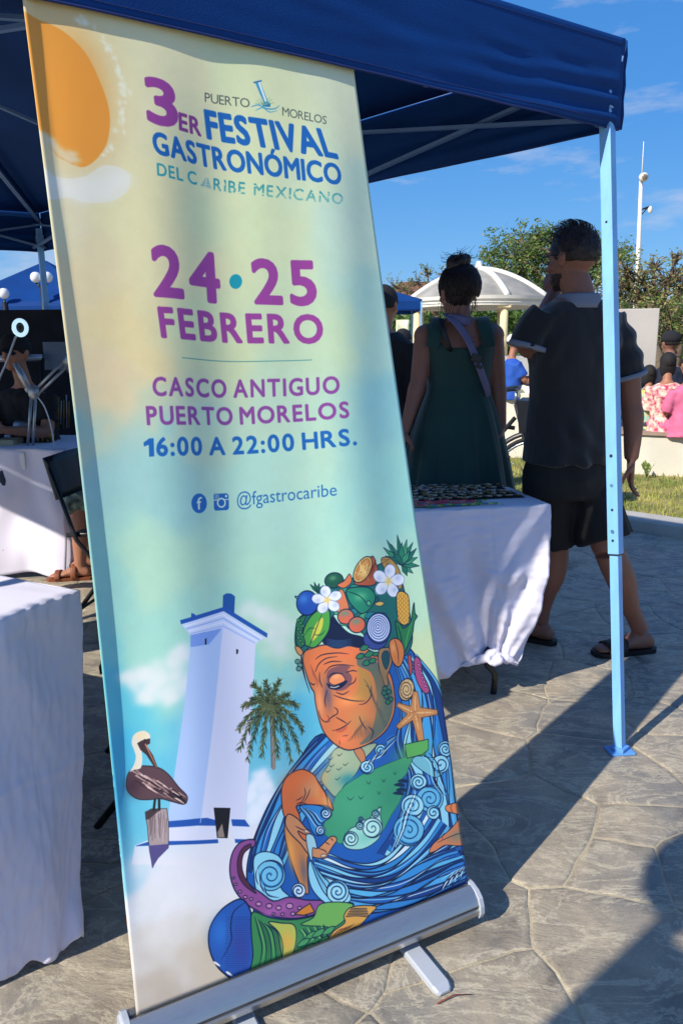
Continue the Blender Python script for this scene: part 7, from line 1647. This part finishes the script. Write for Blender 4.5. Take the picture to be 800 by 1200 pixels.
def standing(c, yaw, s, top_m, leg_m, skin, hair, label, hatm=None, arms=0, longsleeve=True):
    r, f = frame(yaw); c = V(c); t = thing('person', c, label, 'person'); k = lambda x, y, z: c + (r * x + f * y) * s + V((0, 0, z * s)); hc = k(0, .02, 1.64); mb = MB()
    mb.loft([ering(k(0, 0, z), w_ * s, d_ * s, yaw, 16) for z, w_, d_ in ((.82, .165, .12), (.95, .165, .115), (1.15, .145, .1), (1.3, .17, .11), (1.42, .17, .09), (1.48, .07, .06))])
    mb.tube([k(0, 0, 1.42), k(0, .01, 1.52), k(0, .02, 1.58)], [.06 * s, .055 * s, .055 * s], 12); head_solid(mb, hc, yaw, s); am = []
    for sd in (-1, 1):
        a, e_, w_ = k(.17 * sd, 0, 1.4), k(.23 * sd, .0, 1.12), k(.22 * sd, .10, .87)
        if arms == 1: e_, w_ = k(.22 * sd, .10, 1.13), k(.07 * sd, .34, 1.2)
        limb(mb, [a, a.lerp(e_, .5), e_], [.052 * s, .05 * s, .04 * s]); limb(mb, [e_, e_.lerp(w_, .4), w_], [.04 * s, .038 * s, .026 * s]); hand_solid(mb, w_, w_ - e_, V((-sd, 0, .2)), s, .5, -sd); am.append((a, e_, w_))
        h_, kn_, an = k(.09 * sd, 0, .85), k(.10 * sd, .01, .48), k(.11 * sd, -.01, .09); limb(mb, [h_, h_.lerp(kn_, .5), kn_], [.095 * s, .085 * s, .06 * s]); limb(mb, [kn_, kn_.lerp(an, .3), an], [.057 * s, .058 * s, .036 * s]); foot_solid(mb, an, f + r * .15 * sd, s)
    link_mesh('body', fuse(mb, 0.011 * s, 2), skin, t)
    mb = MB(); mb.loft([ering(k(0, 0, z), w_ * s, d_ * s, yaw, 20) for z, w_, d_ in ((.84, .195, .15), (.95, .19, .14), (1.15, .17, .125), (1.3, .19, .13), (1.42, .19, .11), (1.475, .10, .075))])
    for a, e_, w_ in am: limb(mb, [a, a.lerp(e_, .5), a.lerp(e_, .66)] if not longsleeve else [a, e_, e_.lerp(w_, .9)], [.068 * s, .066 * s, .056 * s])
    link_mesh('top', fuse(mb, 0.011 * s, 2, folds(.012, 8, 8, c.x)), top_m, t); mb = MB()
    for sd in (-1, 1):
        h_, kn_, an = k(.09 * sd, 0, .87), k(.10 * sd, .01, .48), k(.11 * sd, -.01, .12); limb(mb, [h_, kn_, an], [.115 * s, .09 * s, .075 * s])
    mb.ball(k(0, 0, .9), (.18 * s, .14 * s, .1 * s)); link_mesh('trousers', fuse(mb, .012 * s, 2, folds(.012, 8, 8, 2)), leg_m, t)
    mb = MB(); cap_hair(mb, hc, yaw, s, grow=1.06); link_mesh('hair', fuse(mb, .008 * s, 1), hair, t)
    if hatm:
        mb = MB(); mb.loft([ering(hc + V((0, 0, z * s)) - f * (.006 * s), w_ * s, d_ * s, yaw, 24, 0, 2.0) for z, w_, d_ in ((.012, .092, .110), (.05, .092, .110), (.085, .078, .096), (.112, .05, .065), (.122, .016, .02))])
        hb_ = mb.build('cap', hatm, t); mb = MB(); mb.grid(lambda u, v: hc + (r * ((u - .5) * .16) + f * (.09 + .08 * v * sin(pi * (0.15 + .7 * u)))) * s + V((0, 0, (.02 - .012 * v - .03 * (2 * u - 1) ** 2) * s)), 10, 4); mb.build('cap_peak', hatm, hb_, thick=.004)
    return t
M_BLKT = mat('black_tee', srgb(20, 20, 24), 0.85, var=0.12)
standing(W_(448, 4.6, 0), radians(-30), 0.96, M_BLKT, M_BLKT, SK_D, M_HAIRB, 'person in black clothes half hidden behind the right edge of the banner', arms=0, longsleeve=True)
standing(W_(472, 6.4, 0), radians(150), 0.84, mat('dark_slate_top', srgb(40, 44, 60), .85), M_JEANS, SK_D, M_HAIRB, 'dark haired person in slate top standing beyond the banner edge and the woman', arms=0)
# vendor bending over the work table
seated(W_(38, 4.98, 0.58), radians(165), 0.95, M_BLKT, SK_D, M_HAIRB, 'vendor in a black cap bent over the work table behind the ring light', hatm=M_CAPB, legs_m=M_JEANS, armpose=2, lean=0.14)
# customer whose bare leg and floral skirt show left of the banner
def sitter():
    c = V((-1.08, 4.34, 0.46)); t = seated(c, radians(96), 0.9, mat('dark_floral_print', srgb(20, 26, 34), .8, scale=22, color2=srgb(120, 140, 130), detail=2), SK_D, M_HAIRB, 'seated customer in dark floral dress with bare legs, half behind the banner', legs_m=MATS['dark_floral_print'], armpose=0, trouser=.12, sandal=mat('brown_leather', srgb(126, 70, 42), .6))
    return t
def leg_person():
    t = sitter()
leg_person()
folding_chair((-1.08, 4.34, 0), radians(96), 'black folding chair under the customer in the dark floral dress')
folding_chair((-1.08, 3.72, 0), radians(80), 'empty black folding chair whose backrest leans at the vendor table corner')
# ---- added out of view: invented lamp and board that cast the lower right shadows
def shadow_casters():
    x, y, h = -1.73, -0.52, 2.62; t = thing('globe_street_lamp', (x, y, 0), 'unseen street lamp with one white globe, added to cast the round shadow at lower right', 'street lamp')  # added lamp, never in view; its globe throws the round shadow
    MB().tube([(x, y, 0), (x, y, 0.25), (x, y, 0.3), (x, y, h - 0.15)], [0.07, 0.065, 0.04, 0.032], 12).build('post', M_BLACK, t); MB().tube([(x, y, h - 0.17), (x, y, h - 0.12)], [0.05, 0.08], 12).build('collar', M_BLACK, t)
    MB().ball((x, y, h), 0.165, 20, 14).build('globe', MATS['opal_globe'], t)
    r = V((0.64, -0.77, 0)); c = V((x, y, 0)) + r * 0.50; b = thing('shadow_board', c, 'unseen wooden board on two legs, added to cast the straight shadow at lower right', 'shadow caster'); wd = mat('varnished_board', srgb(150, 112, 74), .6, var=.15, scale=6, stretch=(1, 1, 8)); ang = atan2(r.y, r.x)  # added board, never in view, only there to throw shade
    MB().box(c + V((0, 0, 1.72)), (0.96, 0.04, 1.18), Matrix.Rotation(ang, 3, 'Z')).build('panel', wd, b, smooth=False, bevel=.004)
    for k in (-.44, .44): MB().box(c + r * k + V((0, 0, .57)) , (0.07, 0.07, 1.14), Matrix.Rotation(ang, 3, 'Z')).build('leg', wd, b, smooth=False, bevel=.004)
    MB().box(c + V((0, 0, 2.335)), (1.02, 0.09, 0.05), Matrix.Rotation(ang, 3, 'Z')).build('cap_rail', wd, b, smooth=False, bevel=.004)
shadow_casters()
if _WS is not None: bpy.data.scenes.remove(_WS)
